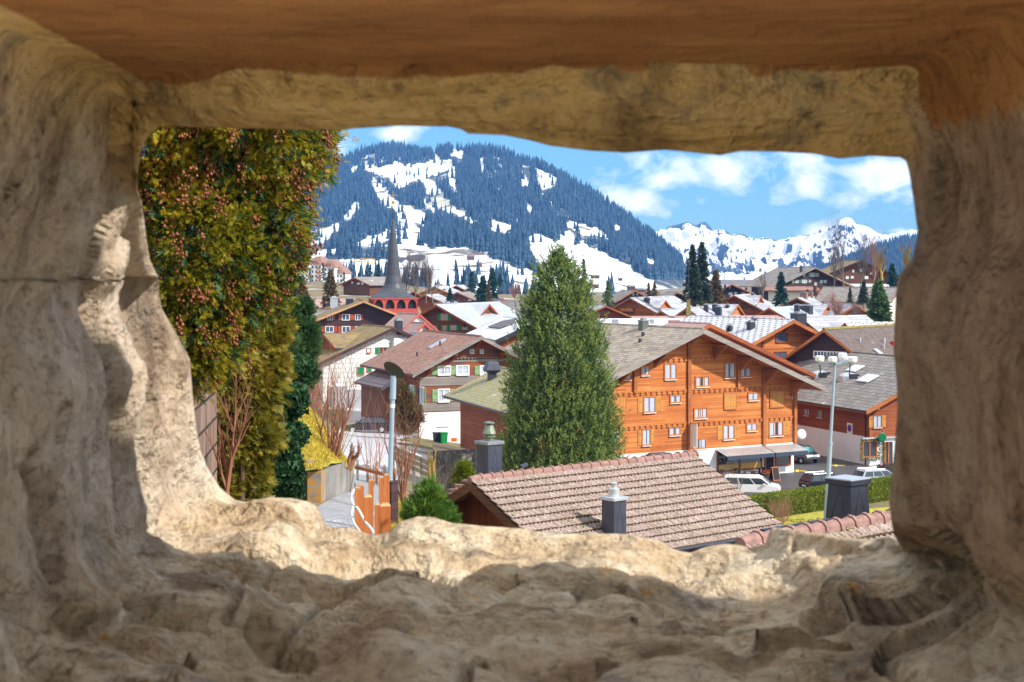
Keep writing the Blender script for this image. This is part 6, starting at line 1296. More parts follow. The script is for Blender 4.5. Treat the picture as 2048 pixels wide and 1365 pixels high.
# ---------------------------------------------------------------- tiled roofs in the foreground
def tiled(parent, x0, x1, zr, wf, pitch, tw=.30, course=.33, mat='clay', n0=0, ridge=True, name='roof', seed=1):
    """front slope (local -y) of interlocking tiles, ridge along local x at height zr; wf: plan depth"""
    g = np.random.default_rng(seed); sl = wf * math.hypot(1, pitch); nc = int(round(sl / course)); course = sl / nc; nt = int(round((x1 - x0) / tw)); tw = (x1 - x0) / nt
    prof = [(0, .0), (.05, .036), (.17, .038), (.24, .005), (.46, .003), (.52, .030), (.64, .032), (.71, .004), (.97, .002)]
    us = np.array([x0 + tw * (k + p[0]) for k in range(nt) for p in prof] + [x1]); hs = np.array([p[1] for k in range(nt) for p in prof] + [0.0]); ti = np.array([k for k in range(nt) for p in prof] + [nt - 1])
    cs, sn = 1 / math.hypot(1, pitch), pitch / math.hypot(1, pitch); V = []; Fa = []; m = len(us)
    for c in range(nc):
        jit = g.normal(size=nt) * .003; jy = g.normal(size=nt) * .005
        for v_, off in ((c * course, .0), ((c + 1) * course + .03, .062), ((c + 1) * course + .03, .013)):
            vv = v_ + jy[ti]; hh = hs + off + jit[ti] * (off > 0)
            if off == .013: hh = hs * 0 + .0
            b = len(V) * m if V else 0
            V.append(np.stack([us, -(vv * cs) - hh * sn, zr - vv * sn + hh * cs], 1))
        k = (len(V) - 3) * m; i = np.arange(m - 1)
        for r in (0, 1): a = k + r * m + i; Fa.append(np.stack([a, a + m, a + m + 1, a + 1], 1))
    o = arr_obj(name, np.concatenate(V), np.concatenate(Fa), mat, parent)
    us2 = np.linspace(x0, x1, int((x1 - x0) / .05)); MV = []; MF = []
    for c in range(1, nc + 1):
        vv = c * course + .028 + .008 * fbm(us2 * 9, c * 3.1, 0, 3, 5); th_ = .030 + .018 * fbm(us2 * 6, c * 7.7, 0, 2, 6); m2 = len(us2)
        for k_, (dv, hh_) in enumerate(((0, .062), (.018, .03), (.02, .0))): v3 = vv + dv + (th_ if k_ == 1 else 0); MV.append(np.stack([us2, -v3 * cs - hh_ * sn, zr - v3 * sn + hh_ * cs], 1))
        i = np.arange(m2 - 1)
        for r in (0, 1): a = (c - 1) * 3 * m2 + r * m2 + i; MF.append(np.stack([a, a + m2, a + m2 + 1, a + 1], 1))
    tag(arr_obj('moss_shade_joints', np.concatenate(MV), np.concatenate(MF), 'joint_moss_shade', o), kind='stuff')  # dark moss strips that also paint in shade under each tile lap
    # moss cushions in the lap joints
    nm = int(220 * (x1 - x0)); u_ = g.uniform(x0, x1, nm); c_ = g.integers(1, nc, nm); vv = c_ * course + .04; C = np.stack([u_, -vv * cs - .02, zr - vv * sn + .02], 1); Vv, Fc = leafat(C, .04, g, .5); tag(arr_obj('moss', Vv, Fc, 'cypress_moss', o, uv=False), kind='stuff')
    for q in range(26):
        u1, c1 = g.uniform(x0, x1), g.integers(1, nc); vv = (c1 - g.uniform(0, .6)) * course; C = np.array([u1, -vv * cs - .03, zr - vv * sn + .04]) + g.normal(size=(16, 3)) * np.array([.035, .02, .012]); 
        Vv, Fc = leafat(C, .05, g, .8)
        if q == 0: AV, AF = [Vv], [Fc]
        else: AF.append(Fc + sum(len(a) for a in AV)); AV.append(Vv)
    tag(arr_obj('moss_cushions', np.concatenate(AV), np.concatenate(AF), 'cypress_bright', o, uv=False), kind='stuff')
    if ridge:
        mb = MB(); nr = int(round((x1 - x0) / .4))
        for k in range(nr):
            a = x0 + (x1 - x0) * k / nr; b = x0 + (x1 - x0) * (k + 1) / nr; mb.tube((a, 0, zr - .02), (b + .05, 0, zr + .0), .115, .145, 10); mb.tube((b - .02, 0, zr - .0), (b + .05, 0, zr + .005), .165, .165, 10)
        mb.build('ridge_tiles', ['clay_ridge'], parent)
    return o

PT = .51
def cowl_box(parent, x, y, s, z0, z1, mat='metal_dark', capm='metal_grey', name='chimney', taper=0):
    mb = MB(); e = s / 2; f = e + taper; mb.add([(x - f, y - f, z0), (x + f, y - f, z0), (x + f, y + f, z0), (x - f, y + f, z0), (x - e, y - e, z1), (x + e, y - e, z1), (x + e, y + e, z1), (x - e, y + e, z1), (x - f + .0, y - f, (z0 + z1) / 2), ], [(0, 1, 5, 4), (1, 2, 6, 5), (2, 3, 7, 6), (3, 0, 4, 7), (4, 5, 6, 7)])
    for (a, b) in (((x - e, y - e), (x + e, y - e)), ((x - e, y - e), (x - e, y + e))):       # folded seams
        ma = ((a[0] + b[0]) / 2, (a[1] + b[1]) / 2)
        for q in (a, b):
            k = 1 if q is a else 1; qq = (x + (q[0] - x) * f / e, y + (q[1] - y) * f / e); mb.tube((ma[0], ma[1], z1 - .05), (qq[0], qq[1], z0 + .15), .008, n=4)
    c = mb.build(name, [mat], parent); mb = MB(); h = e + .05; mb.box(x - h, x + h, y - h, y + h, z1, z1 + .10); mb.build('chimney_cap', [capm], c, bevel=.01); return c
r_dir = Vector((.754, .656, 0)); ang = math.atan2(.656, .754)
R1 = Vector((-1.16, 47.0, 13.84)); zg = 9.0
fh = thing('tiled_house', (R1.x, R1.y, zg), ang, 'house with a mossy pinkish clay tile roof right below the opening', 'house'); zr = R1.z - zg
tiled(fh, -.12, 9.6, zr, 3.95, PT)
mb = MB(); cs, sn = 1 / math.hypot(1, PT), PT / math.hypot(1, PT)
mb.prism([(-.05, 0, zr - .03), (-.05, 4.0, zr - .03 - PT * 4), (-.05, 4.0, zr - .15 - PT * 4), (-.05, 0, zr - .15)][::-1], (9.6, 0, 0), 0); mb.prism([(-.05, 0, zr - .05), (-.05, -3.85, zr - .05 - PT * 3.85), (-.05, -3.85, zr - .16 - PT * 3.85), (-.05, 0, zr - .16)], (9.6, 0, 0), 1)
for k in range(12): y = .16 + k * .33; mb.box(-.14, .1, y - .16, y + .2, zr - PT * y - .02, zr - PT * y + .045, 2)
mb.build('roof_deck', ['roof_brown', 'wood_brown', 'clay_ridge'], fh)
mb = MB(); mb.prism([(-.10, -4.0, zr - .06 - PT * 4), (-.10, -4.0, zr - .34 - PT * 4), (-.10, 0, zr - .34), (-.10, 4.0, zr - .34 - PT * 4), (-.10, 4.0, zr - .06 - PT * 4), (-.10, 0, zr - .06)][::-1], (.05, 0, 0)); mb.build('bargeboard', ['wood_brown'], fh)
mb = MB(); mb.prism([(.7, -3.1, -1), (.7, 3.1, -1), (.7, 3.1, zr - .2 - PT * 3.1), (.7, 0, zr - .2), (.7, -3.1, zr - .2 - PT * 3.1)][::-1], (8.3, 0, 0)); mb.build('wall', ['wood_board_v'], fh)

mb = MB()
for y in (-2.9, -1.5, 1.5, 2.9): mb = MB(); mb.box(0, .9, y - .07, y + .07, zr - .35 - PT * abs(y), zr - .18 - PT * abs(y)); mb.build('purlin', ['wood_brown'], fh)
mb = MB(); ye = -4.0; mb.tube((-.1, ye, zr - PT * 4 - .02), (9.7, ye, zr - PT * 4 - .02), .07, n=8); mb.build('gutter', ['metal_dark'], fh); mb = MB(); mb.box(-.1, 9.7, ye - .6, ye - .12, zr - PT * 4 - .5, zr - PT * 4 - .12); mb.build('flat_roof_edge', ['metal_dark'], fh)
c1 = cowl_box(fh, 1.45, .95, .56, zr - 1.2, 14.70 - zg, 'metal_slateblue')
mb = MB(); mb.lathe([(.13, 0), (.13, .08), (.19, .12), (.19, .16), (.14, .17), (.14, .2), (.21, .22), (.13, .46), (.10, .5), (.10, .52), (.17, .53), (.17, .555), (.02, .60)], (1.45, .95, 14.80 - zg), 18); mb.build('chimney_cowl', ['copper_vent'], c1, smooth=False)
mb = MB(); mb.tube((2.3, .5, zr + .12), (2.9, .9, zr + .12), .07, n=8); mb.build('vent_pipe', ['metal_dark'], fh)
c2 = cowl_box(fh, 2.72, -3.15, .50, zr - 2.2, 13.33 - zg, 'metal_slateblue', 'metal_light')
mb = MB(); mb.lathe([(.155, 0), (.155, .22), (.09, .25), (.08, .26), (.08, .36), (.11, .37), (.11, .39), (.02, .42)], (2.72, -3.15, 13.43 - zg), 18); mb.build('chimney_pot', ['metal_light'], c2)
# second roof, nearer, lower right
R2 = Vector((3.59, 25.16, 15.70)); zg2 = 11.0
sh = thing('tiled_house', (R2.x, R2.y, zg2), ang, 'nearest clay tile roof at the lower right, with a tapering black chimney', 'house'); z2 = R2.z - zg2
tiled(sh, 0, 8.4, z2, 3.2, .62, .30, .34, seed=4)
mb = MB(); mb.prism([(0, 0, z2 - .05), (0, 2.6, z2 - .05 - .62 * 2.6), (0, 2.6, z2 - .3 - .62 * 2.6), (0, 0, z2 - .3)][::-1], (8.4, 0, 0), 0); mb.prism([(.02, 0, z2 - .07), (.02, -3.1, z2 - .07 - .62 * 3.1), (.02, -3.1, z2 - .3 - .62 * 3.1), (.02, 0, z2 - .3)], (8.3, 0, 0), 0); mb.build('roof_deck', ['roof_slate'], sh)
mb = MB(); mb.prism([(.4, -2.9, -2), (.4, 2.2, -2), (.4, 2.2, z2 - .35 - .62 * 2.2), (.4, 0, z2 - .35), (.4, -2.9, z2 - .35 - .62 * 2.9)][::-1], (7.6, 0, 0)); mb.build('wall', ['plaster_warm'], sh)
mb = MB(); mb.box(-2.6, 3.3, .30, .42, z2 - .35, z2 - .12); mb.box(1.2, 3.0, .5, .62, z2 - .3, z2 + .02); mb.build('flashing', ['metal_dark'], sh)
pc = Vector((6.15, 29.3, 0)) - Vector((R2.x, R2.y, 0)); lx, ly = pc.dot(r_dir), pc.dot(Vector((-.656, .754, 0)))
c3 = cowl_box(sh, lx, ly, .50, z2 - .9, 16.08 - zg2, 'metal_black', 'metal_black', taper=.07)
mb = MB(); mb.box(lx - .29, lx + .29, ly - .29, ly + .29, 16.18 - zg2, 16.2 - zg2); mb.build('cap_plate', ['metal_light'], c3)
# ---------------------------------------------------------------- path furniture
def post(px, ytop, D, w, l, grp='new timber posts along the path', mat='wood_post', h=None):
    x = (px - CX) / F * D; zt = CZ + (HY - ytop) / F * D; z0 = gz(x, D); t_ = MB(); e = w / 2; H_ = zt - z0
    t_.box(-e, e, -e, e, -.3, H_ - e * .5); t_.add([(-e, -e, H_ - e * .5), (e, -e, H_ - e * .5), (e, e, H_ - e * .5), (-e, e, H_ - e * .5), (-e * .55, -e * .55, H_), (e * .55, -e * .55, H_), (e * .55, e * .55, H_), (-e * .55, e * .55, H_)], [(0, 1, 5, 4), (1, 2, 6, 5), (2, 3, 7, 6), (3, 0, 4, 7), (4, 5, 6, 7)], 1)
    o = t_.build('timber_post', [mat, 'wood_pale']); o.location = (x, D, z0); o.rotation_euler = (0, 0, R(8)); tag(o, l, 'post', grp); return o
for k, (px, yt, D, w, l) in enumerate(((716, 975, 31, .12, 'orange timber post at the left where the white rope begins'), (722, 969, 32.2, .11, 'thin timber post hidden behind the first post on the left'), (736, 990, 29.3, .15, 'stout orange post in the middle of the rope row'), (742, 959, 33.2, .10, 'tall narrow orange post behind the stout middle one'),
    (762, 954, 34.4, .09, 'narrow orange post just left of the lamp post'), (773, 948, 35.6, .13, 'orange post touching the lamp post'), (770, 1006, 27.6, .19, 'widest orange post nearest the stone wall'), (755, 1007, 28.0, .10, 'orange post pressed against the widest one'))): post(px, yt, D, w, l)
for px, yt, D, l, m in ((715, 918, 88, 'grey post at the upper end of the path, first from the concrete wall', 'wood_grey'), (735, 921, 86, 'grey post at the upper end of the path, second from the concrete wall', 'wood_grey'), (753, 924, 84, 'orange post at the upper end of the path', 'wood_post'), (769, 930, 80, 'pale grey post left of the lamp post at the upper end', 'wood_grey'), (788, 934, 76, 'short orange post right of the lamp post', 'wood_post')):
    post(px, yt, D, .13, l, 'old posts at the upper end of the path', m)
mb = MB(); mb.box(-.05, .05, -.16, .16, -.3, 1.05); o_ = mb.build('board', ['wood_dark']); q = on(786, 36.5); o_.location = q; o_.rotation_euler = (0, 0, R(-25)); tag(o_, 'dark upright board right of the lamp post', 'board')
def rope(pts, r, l, n=6, mat='rope', grp=None):
    P3 = [P(*q) for q in pts]; F_ = []
    for a in range(len(P3) - 1):
        p0, p1, p2, p3 = P3[max(a - 1, 0)], P3[a], P3[a + 1], P3[min(a + 2, len(P3) - 1)]
        for k in range(5):
            u = k / 5; F_.append(.5 * ((2 * p1) + (p2 - p0) * u + (2 * p0 - 5 * p1 + 4 * p2 - p3) * u * u + (3 * p1 - p0 - 3 * p2 + p3) * u ** 3))
    F_.append(P3[-1]); mb = MB(); mb.path(F_, r, n); o = mb.build('rope', [mat], smooth=True); tag(o, l, 'rope', grp); return o
rope([(708, 980, 33), (703, 992, 32.4), (706, 1008, 31.6), (716, 1018, 30.6), (724, 1032, 30), (731, 1045, 29.2), (738, 1052, 28.8), (747, 1066, 28.2), (752, 1085, 27.6)], .024, 'thick white rope running down past the orange posts')
rope([(706, 1012, 31.8), (704, 1030, 31.3), (709, 1048, 30.5), (720, 1064, 29.6), (730, 1085, 29)], .022, 'second white rope hanging lower to the left')
rope([(709, 927, 90), (722, 931, 87.5), (735, 929, 86), (745, 937, 85), (753, 935, 84), (762, 943, 82), (770, 940, 80)], .035, 'rope swinging between the old posts at the upper end of the path')
mb = MB(); a_, b_ = P(710, 938, 62), P(766, 953, 52); mb.prism([a_, b_, b_ + Vector((0, 0, .12)), a_ + Vector((0, 0, .12))], (0, .06, 0)); tag(mb.build('rail', ['wood_post']), 'orange wooden rail above the cobbled path', 'rail')
# left lamp post
q = on(777, 38); lm = thing('street_lamp', q, 0, 'grey blue path lamp with a tilted round disc head', 'street lamp'); top_z = P(787, 752, 38) - q
mb = MB(); tp = Vector((top_z.x, 0, top_z.z)); mb.tube((0, 0, -.2), tp * .55, .062, .058, 14); mb.tube(tp * .55, tp * .84, .056, .052, 14); mb.tube(tp * .84, tp, .075, .07, 14); mb.tube(tp * .285, tp * .292, .072, .072, 14); mb.build('pole', ['metal_blue'], lm, smooth=False)
mb = MB(); mb.tube(tp * .78, tp * .805, .060, .060, 14); mb.build('sticker_band', ['white_paint'], lm)
mb = MB(); mb.lathe([(.25, -.015), (.285, 0), (.25, .02), (.12, .04), (.02, .045)], (0, 0, 0), 30); hd = mb.build('lamp_head', ['lamp_bronze'], lm); hd.location = tp + Vector((.01, .05, .13)); hd.rotation_euler = Vector((.47, .58, .67)).to_track_quat('Z', 'Y').to_euler()
# floodlight mast
D_ = 126; q = on(1651, D_); lm = thing('floodlight_mast', q, 0, 'tall pale blue floodlight mast rising from the hedge, four white lamp housings', 'floodlight mast'); tp = P(1670, 728, D_) - q; tp.y = 0
mb = MB(); mb.tube((0, 0, -.3), tp * .5, .20, .17, 12); mb.tube(tp * .5, tp, .13, .10, 12); mb.tube(tp * .495, tp * .51, .2, .2, 12); mb.build('pole', ['metal_blue'], lm)
mb = MB(); mb.box(tp.x - 1.35, tp.x + 1.4, -.1, .1, tp.z - .05, tp.z + .1); mb.box(tp.x - .1, tp.x + .1, -.9, .9, tp.z - .05, tp.z + .1); mb.build('crossbar', ['metal_blue'], lm)
for dx, dz, yw in ((-1.25, .42, -.2), (-.25, .36, -.3), (1.35, .35, -.2), (.65, .62, .3)):
    mb = MB(); mb.lathe([(.30, -.22), (.36, -.12), (.36, .14), (.30, .22)], (tp.x + dx, yw, tp.z + dz), 14); mb.tube((tp.x + dx, yw, tp.z), (tp.x + dx, yw, tp.z + dz - .2), .04, n=5); mb.build('lamp_housing', ['white_paint'], lm)
for dx, dz in ((-1.2, -.9), (1.2, -1.0)):
    mb = MB(); mb.tube((tp.x + dx, 0, tp.z), (tp.x + dx * .95, 0, tp.z + dz + .2), .05, n=5); mb.box(tp.x + dx - .1, tp.x + dx + .5, -.3, .1, tp.z + dz - .2, tp.z + dz + .2); mb.build('floodlight', ['metal_dark'], lm)
# walls and fences left
def slabwall(name, label, cat, a, b, mat, thick=.3, ta=None, tb=None, front=None):
    """a, b: (px, D, ytop, ybottom)"""
    A0, A1, B0, B1 = P(a[0], a[3], a[1]), P(a[0], a[2], a[1]), P(b[0], b[3], b[1]), P(b[0], b[2], b[1]); d = (B0 - A0); n = Vector((-d.y, d.x, 0)).normalized() * thick
    mb = MB(); mb.prism([A0, B0, B1, A1][::-1], n); o = mb.build(name, [mat]); tag(o, label, cat); return o
def _conc(t, b, o):
    g = t.coord('Object'); st = t.noise(t.mapv(g, (.25, .25, .6)), 1.6, 5, .6); n = t.noise(g, 1.2, 5, .6); col = t.mix(t.mr(st, .3, .7), (.12, .115, .11), (.30, .285, .26))
    col = t.mix(t.m('MULTIPLY', t.mr(t.noise(t.mapv(g, (.28, .28, .35)), .9, 4, .6), .50, .56), t.mr(t.noise(g, 9, 4, .6), .4, .6)), col, (.42, .20, .02)); setb(t, b, col, .9, 0, n, .3)
_D['stained_concrete'] = _conc
slabwall('concrete_wall', 'stained concrete retaining wall with orange lichen beside the cobbled path', 'retaining wall', (642, 41.5, 944, 1024), (700, 56, 921, 992), 'stained_concrete', .35)
slabwall('concrete_wall', 'short end piece of the retaining wall, darker', 'retaining wall', (701, 56.5, 922, 990), (708, 60, 924, 980), 'stained_concrete', .35)
sw = slabwall('shingled_wall', 'narrow wall of weathered brown blocks between stone jamb and golden thuja', 'block wall', (378, 15.4, 700, 1010), (434, 18.5, 770, 985), 'block_wall', .25)
ft = thing('wooden_fence', on(612, 42.5), R(12), 'short dark wooden fence between the ivy and the concrete wall', 'fence')
z_ = CZ + (HY - 993) / F * 42.5 - ft.location.z; mb = MB(); mb.box(-.10, .10, -.1, .1, -.6, z_ + .95); ft_ = mb.build('fence_post', ['wood_fence'], ft); ft_.location.x = .12
for k in range(3): mb = MB(); mb.box(-.38 + k * .13, -.30 + k * .13, 0, .03, -.5, z_ + .72 - k * .02); mb.build('picket', ['wood_fence'], ft)
for zz in (.2, .55): mb = MB(); mb.box(-.45, .05, -.02, 0, z_ + zz, z_ + zz + .06); mb.build('fence_rail', ['wood_dark'], ft)
# picket fence by the brown roofed chalet, guard rail, rubble wall
a_, b_ = P(866, 905, 118), P(952, 900, 112); d_ = b_ - a_; d_.z = 0; L = d_.length; tt = d_.normalized(); nn = Vector((tt.y, -tt.x, 0)); pf = thing('picket_fence', a_, 0, 'long weathered picket fence below the white ground floor and bins', 'fence'); mb = MB(); k = 0
while k < L: mb.fbox(Vector((0, 0, 0)), tt, nn, k, k + .09, 0, .03, 0, .75 + .05 * (int(k * 7) % 2)); k += .16
mb.build('pickets', ['wood_fence'], pf); mb = MB(); mb.fbox(Vector((0, 0, 0)), tt, nn, 0, L, -.04, -.005, .12, .2); mb.fbox(Vector((0, 0, 0)), tt, nn, 0, L, -.04, -.005, .5, .58); mb.build('fence_rail', ['wood_fence'], pf)
slabwall('rubble_wall', 'dark rubble stone wall with a mossy top behind the grey twigs', 'stone wall', (872, 84, 912, 985), (925, 80, 908, 985), 'rubble', .5)
slabwall('rubble_wall', 'dark low wall under the picket fence', 'stone wall', (866, 115, 903, 960), (952, 109, 898, 960), 'rubble', .3)
a_, b_ = P(786, 920, 88), P(862, 958, 70); d_ = b_ - a_; mb = MB(); gr = thing('timber_guard_rail', a_, 0, 'weathered timber guard rail along the road behind the large bare shrub', 'guard rail')
for k, zz in enumerate((0, .28, .56)):
    mb = MB(); mb.prism([Vector((0, 0, zz)), d_ + Vector((0, 0, zz)), d_ + Vector((0, 0, zz + .2)), Vector((0, 0, zz + .2))], (.03, .06, 0)); mb.build('rail', ['wood_grey'], gr)
for k in range(6): q_ = d_ * (k / 5); mb = MB(); mb.box(q_.x - .08, q_.x + .08, q_.y + .08, q_.y + .22, q_.z - 1.2, q_.z + .8); mb.build('rail_post', ['wood_grey'], gr)
# bins, shovel, snow poles
def bin_(px, D, mat, l):
    q = on(px, D); z0 = CZ + (HY - 889) / F * D; t_ = thing('wheelie_bin', (q.x, D, z0), R(20), l, 'bin', 'wheelie bins'); mb = MB(); mb.add([(-.24, -.28, .1), (.24, -.28, .1), (.24, .28, .1), (-.24, .28, .1), (-.3, -.36, 1.0), (.3, -.36, 1.0), (.3, .36, 1.0), (-.3, .36, 1.0)], [(0, 3, 2, 1), (0, 1, 5, 4), (1, 2, 6, 5), (2, 3, 7, 6), (3, 0, 4, 7)]); mb.build('body', [mat], t_)
    mb = MB(); mb.box(-.33, .33, -.4, .38, 1.0, 1.08); mb.box(-.3, .3, .36, .44, .95, 1.02); mb.build('lid', [mat], t_); 
    for s_ in (-1, 1): mb = MB(); mb.tube((s_ * .26, .26, .1), (s_ * .3, .26, .1), .1, n=10); mb.build('wheel', ['rubber'], t_)
bin_(874, 143.5, 'navy_plastic', 'dark grey wheelie bin in front of the white ground floor'); bin_(887, 143.2, 'green_plastic', 'green wheelie bin in front of the white ground floor')
o_ = thing('snow_shovel', P(908, 884, 143), 0, 'orange snow shovel leaning on the white ground floor', 'snow shovel'); mb = MB(); mb.box(-.26, .26, 0, .06, 0, .34); mb.build('blade', ['shovel_orange'], o_); mb = MB(); mb.tube((0, .02, .3), (-.02, .3, 1.5), .02, n=5); mb.build('handle', ['wood_pale'], o_)
for px, yb, yt, D, l in ((912, 968, 932, 68, 'orange snow pole left of the golden bush'), (759, 925, 885, 92, 'orange snow pole between the bare shrubs')):
    mb = MB(); h_ = (yb - yt) / F * D; mb.tube((0, 0, -1), (0, 0, h_), .035, n=6); o_ = mb.build('snow_pole', ['shovel_orange']); o_.location = P(px, yb, D); tag(o_, l, 'snow pole', 'snow poles')
# ---------------------------------------------------------------- cars
def car(label, px, py, D, rz, paint, kind='suv', name='parked_car', L=4.5, Wc=1.85, Hc=1.6):
    q = P(px, py, D) if py else on(px, D, .05); t_ = thing(name, q, R(rz), label, 'van' if kind == 'van' else 'car', 'cars parked in the village')
    if kind == 'van': body = [(-.5, .30), (-.5, .62), (-.47, .66), (.30, .66), (.47, .58), (.5, .45), (.5, .28)]; cab = [(-.49, .62), (-.465, .97), (-.42, 1.0), (.10, 1.0), (.19, .94), (.36, .62)]; inset = .06
    elif kind == 'suv': body = [(-.49, .27), (-.5, .52), (-.49, .63), (.22, .64), (.46, .57), (.5, .44), (.49, .25)]; cab = [(-.49, .62), (-.42, .92), (-.36, .985), (.0, 1.0), (.1, .97), (.26, .63)]; inset = .13
    else: body = [(-.48, .22), (-.5, .5), (-.47, .62), (.22, .62), (.45, .53), (.5, .4), (.49, .2)]; cab = [(-.47, .6), (-.38, .93), (-.3, .99), (-.02, 1.0), (.08, .96), (.27, .61)]; inset = .14
    def extr(poly, w0, w1, zlo, zhi):
        vs = []; n = len(poly)
        for sg in (-1, 1):
            for (x, z) in poly: f = (z * Hc - zlo) / (zhi - zlo); vs.append((x * L, sg * (w0 + (w1 - w0) * max(0, min(1, f))), z * Hc))
        return vs, [tuple(range(n)), tuple(range(2 * n - 1, n - 1, -1))] + [((i + 1) % n, i, n + i, n + (i + 1) % n) for i in range(n)]
    w = Wc / 2; mb = MB(); vs, fs = extr(body, w, w - .04, 0, Hc * .66); mb.add(vs, fs); bd = mb.build('body', [paint], t_, bevel=.06)
    mb = MB(); zc = .62 * Hc; vs, fs = extr(cab, w - .04, w - .04 - inset, zc, Hc); mb.add(vs, fs); mb.build('cabin', [paint], t_, bevel=.05)
    # glass: side panes, windscreen, rear screen
    xs = [c[0] * L for c in cab]; xf0, xf1 = cab[-1][0] * L, cab[-2][0] * L; xr0, xr1 = cab[0][0] * L, cab[1][0] * L; za, zb = Hc * .67, Hc * .93
    wy = lambda z: w - .04 - inset * (z - zc) / (Hc - zc) + .012
    fx = lambda z: xf0 + (xf1 - xf0) * (z - cab[-1][1] * Hc) / ((cab[-2][1] - cab[-1][1]) * Hc); rx = lambda z: xr0 + (xr1 - xr0) * (z - cab[0][1] * Hc) / ((cab[1][1] - cab[0][1]) * Hc)
    segs = [(0.04, .33), (.36, .66), (.69, .97)] if kind != 'hatch' else [(.06, .47), (.51, .96)]
    for sg in (-1, 1):
        for (s0, s1) in segs:
            p = []
            for (s_, z) in ((s0, za), (s1, za), (s1, zb), (s0, zb)): xa, xb = rx(z) + .05, fx(z) - .06; p.append((xa + (xb - xa) * s_, sg * wy(z), z))
            mb = MB(); mb.prism(p[::sg], (0, -.02 * sg, 0)); mb.build('side_window', ['glass_car'], t_)
    for f_, nm, o__ in ((fx, 'windscreen', .012), (rx, 'rear_window', -.012)):
        mb = MB(); mb.prism([(f_(za) + o__, -wy(za) + .1, za), (f_(za) + o__, wy(za) - .1, za), (f_(zb) + o__, wy(zb) - .1, zb), (f_(zb) + o__, -wy(zb) + .1, zb)], (-.02 if o__ > 0 else .02, 0, 0)); mb.build(nm, ['glass_car' if paint != 'car_grey' else 'glass_teal'], t_)
    for sx in (-.31, .31):
        for sg in (-1, 1):
            mb = MB(); c = Vector((sx * L, sg * (w - .12), .33)); mb.tube(c, c + Vector((0, sg * .15, 0)), .34, n=18); wh = mb.build('wheel', ['rubber'], t_); mb = MB(); mb.tube(c + Vector((0, sg * .15, 0)), c + Vector((0, sg * .165, 0)), .2, n=10); mb.build('rim', ['metal_light'], wh)
    for sg in (-1, 1):
        mb = MB(); mb.box(-L * .5 - .015, -L * .5 + .25, sg * (w - .34) - .17, sg * (w - .34) + .33 * 0 + .17 + .1 * sg * 0, Hc * .50, Hc * .58); mb.build('tail_light', ['tail_red'], t_)
        mb = MB(); mb.box(L * .5 - .22, L * .5 + .012, sg * (w - .3) - .2, sg * (w - .3) + .2, Hc * .42, Hc * .5); mb.build('headlight', ['lamp_clear'], t_)
    if kind == 'suv':
        for sg in (-1, 1): mb = MB(); mb.tube((-L * .38, sg * (w - .28), Hc + .04), (L * .05, sg * (w - .28), Hc + .05), .025, n=5); mb.build('roof_rail', ['metal_light'], t_)
    mb = MB(); mb.box(-L * .5 - .02, -L * .5, -.26, .26, Hc * .36, Hc * .43); mb.build('number_plate', ['white_paint'], t_)
    for sg in (-1, 1): mb = MB(); mb.box(L * .20, L * .25, sg * (w + .02) - .08, sg * (w + .02) + .08, Hc * .63, Hc * .71); mb.build('wing_mirror', [paint], t_)
    return t_
D_ = 140; car('white minivan parked behind the hedge in front of the cafe', 1503, 0, D_, -10, 'car_white', 'van', L=5.0, Hc=1.95)
car('dark grey estate car with red tail lights behind the hedge', 1652, 0, 144, 25, 'car_black', 'suv', L=4.8, Hc=1.68)
car('silver estate car with red tail lights beside the shop', 1757, 0, 147, 22, 'car_silver', 'suv', L=4.8, Hc=1.68)
car('grey compact van parked nose out against the white wall', 1601, 0, 166, -62, 'car_grey', 'van', L=4.2, Hc=1.75)
car('black hatchback on the pale road in front of the lean-to barn', 735, 0, 148, 183, 'car_black', 'hatch', L=4.3, Hc=1.45)
# cafe terrace
def chair(px, D, rz, l):
    q = on(px, D, .03); t_ = thing('cafe_chair', q, R(rz), l, 'chair', 'black cafe chairs'); mb = MB(); mb.box(-.25, .25, -.25, .25, .42, .47); mb.build('seat', ['rubber'], t_); mb = MB(); mb.box(-.25, .25, .22, .27, .47, .95); mb.build('backrest', ['rubber'], t_)
    for sx in (-.22, .22):
        for sy in (-.22, .22): mb = MB(); mb.tube((sx, sy, 0), (sx, sy, .43), .025, n=5); mb.build('leg', ['rubber'], t_)
        mb = MB(); mb.box(sx - .03, sx + .03, -.22, .24, .64, .67); mb.build('armrest', ['rubber'], t_)
def tabl(px, D, l):
    q = on(px, D, .03); t_ = thing('cafe_table', q, R(30), l, 'table', 'cafe tables'); mb = MB(); mb.box(-.4, .4, -.4, .4, .72, .76); mb.build('tabletop', ['wood_brown'], t_); mb = MB(); mb.tube((0, 0, 0), (0, 0, .72), .04); mb.box(-.25, .25, -.25, .25, 0, .03); mb.build('pedestal', ['rubber'], t_)
cl = ['at the far left of the terrace', 'left of the first terrace table', 'in front of the first terrace table', 'behind the first terrace table', 'between the first and second terrace tables', 'left of the second terrace table', 'right of the second terrace table', 'beside the planter at the right end of the terrace', 'in front of the second terrace table']
for k, (px, D, rz) in enumerate(((1444, 151.9, 20), (1457, 150.9, 80), (1469, 150.6, 190), (1474, 153.2, 10), (1484, 151.6, 100), (1494, 151, 60), (1514, 153.2, 280), (1523, 154, 300), (1504, 151.2, 200))): chair(px, D, rz, 'black cafe chair ' + cl[k])
tabl(1466, 152.1, 'square cafe table toward the left end of the terrace'); tabl(1503, 152.9, 'square cafe table toward the right end of the terrace')
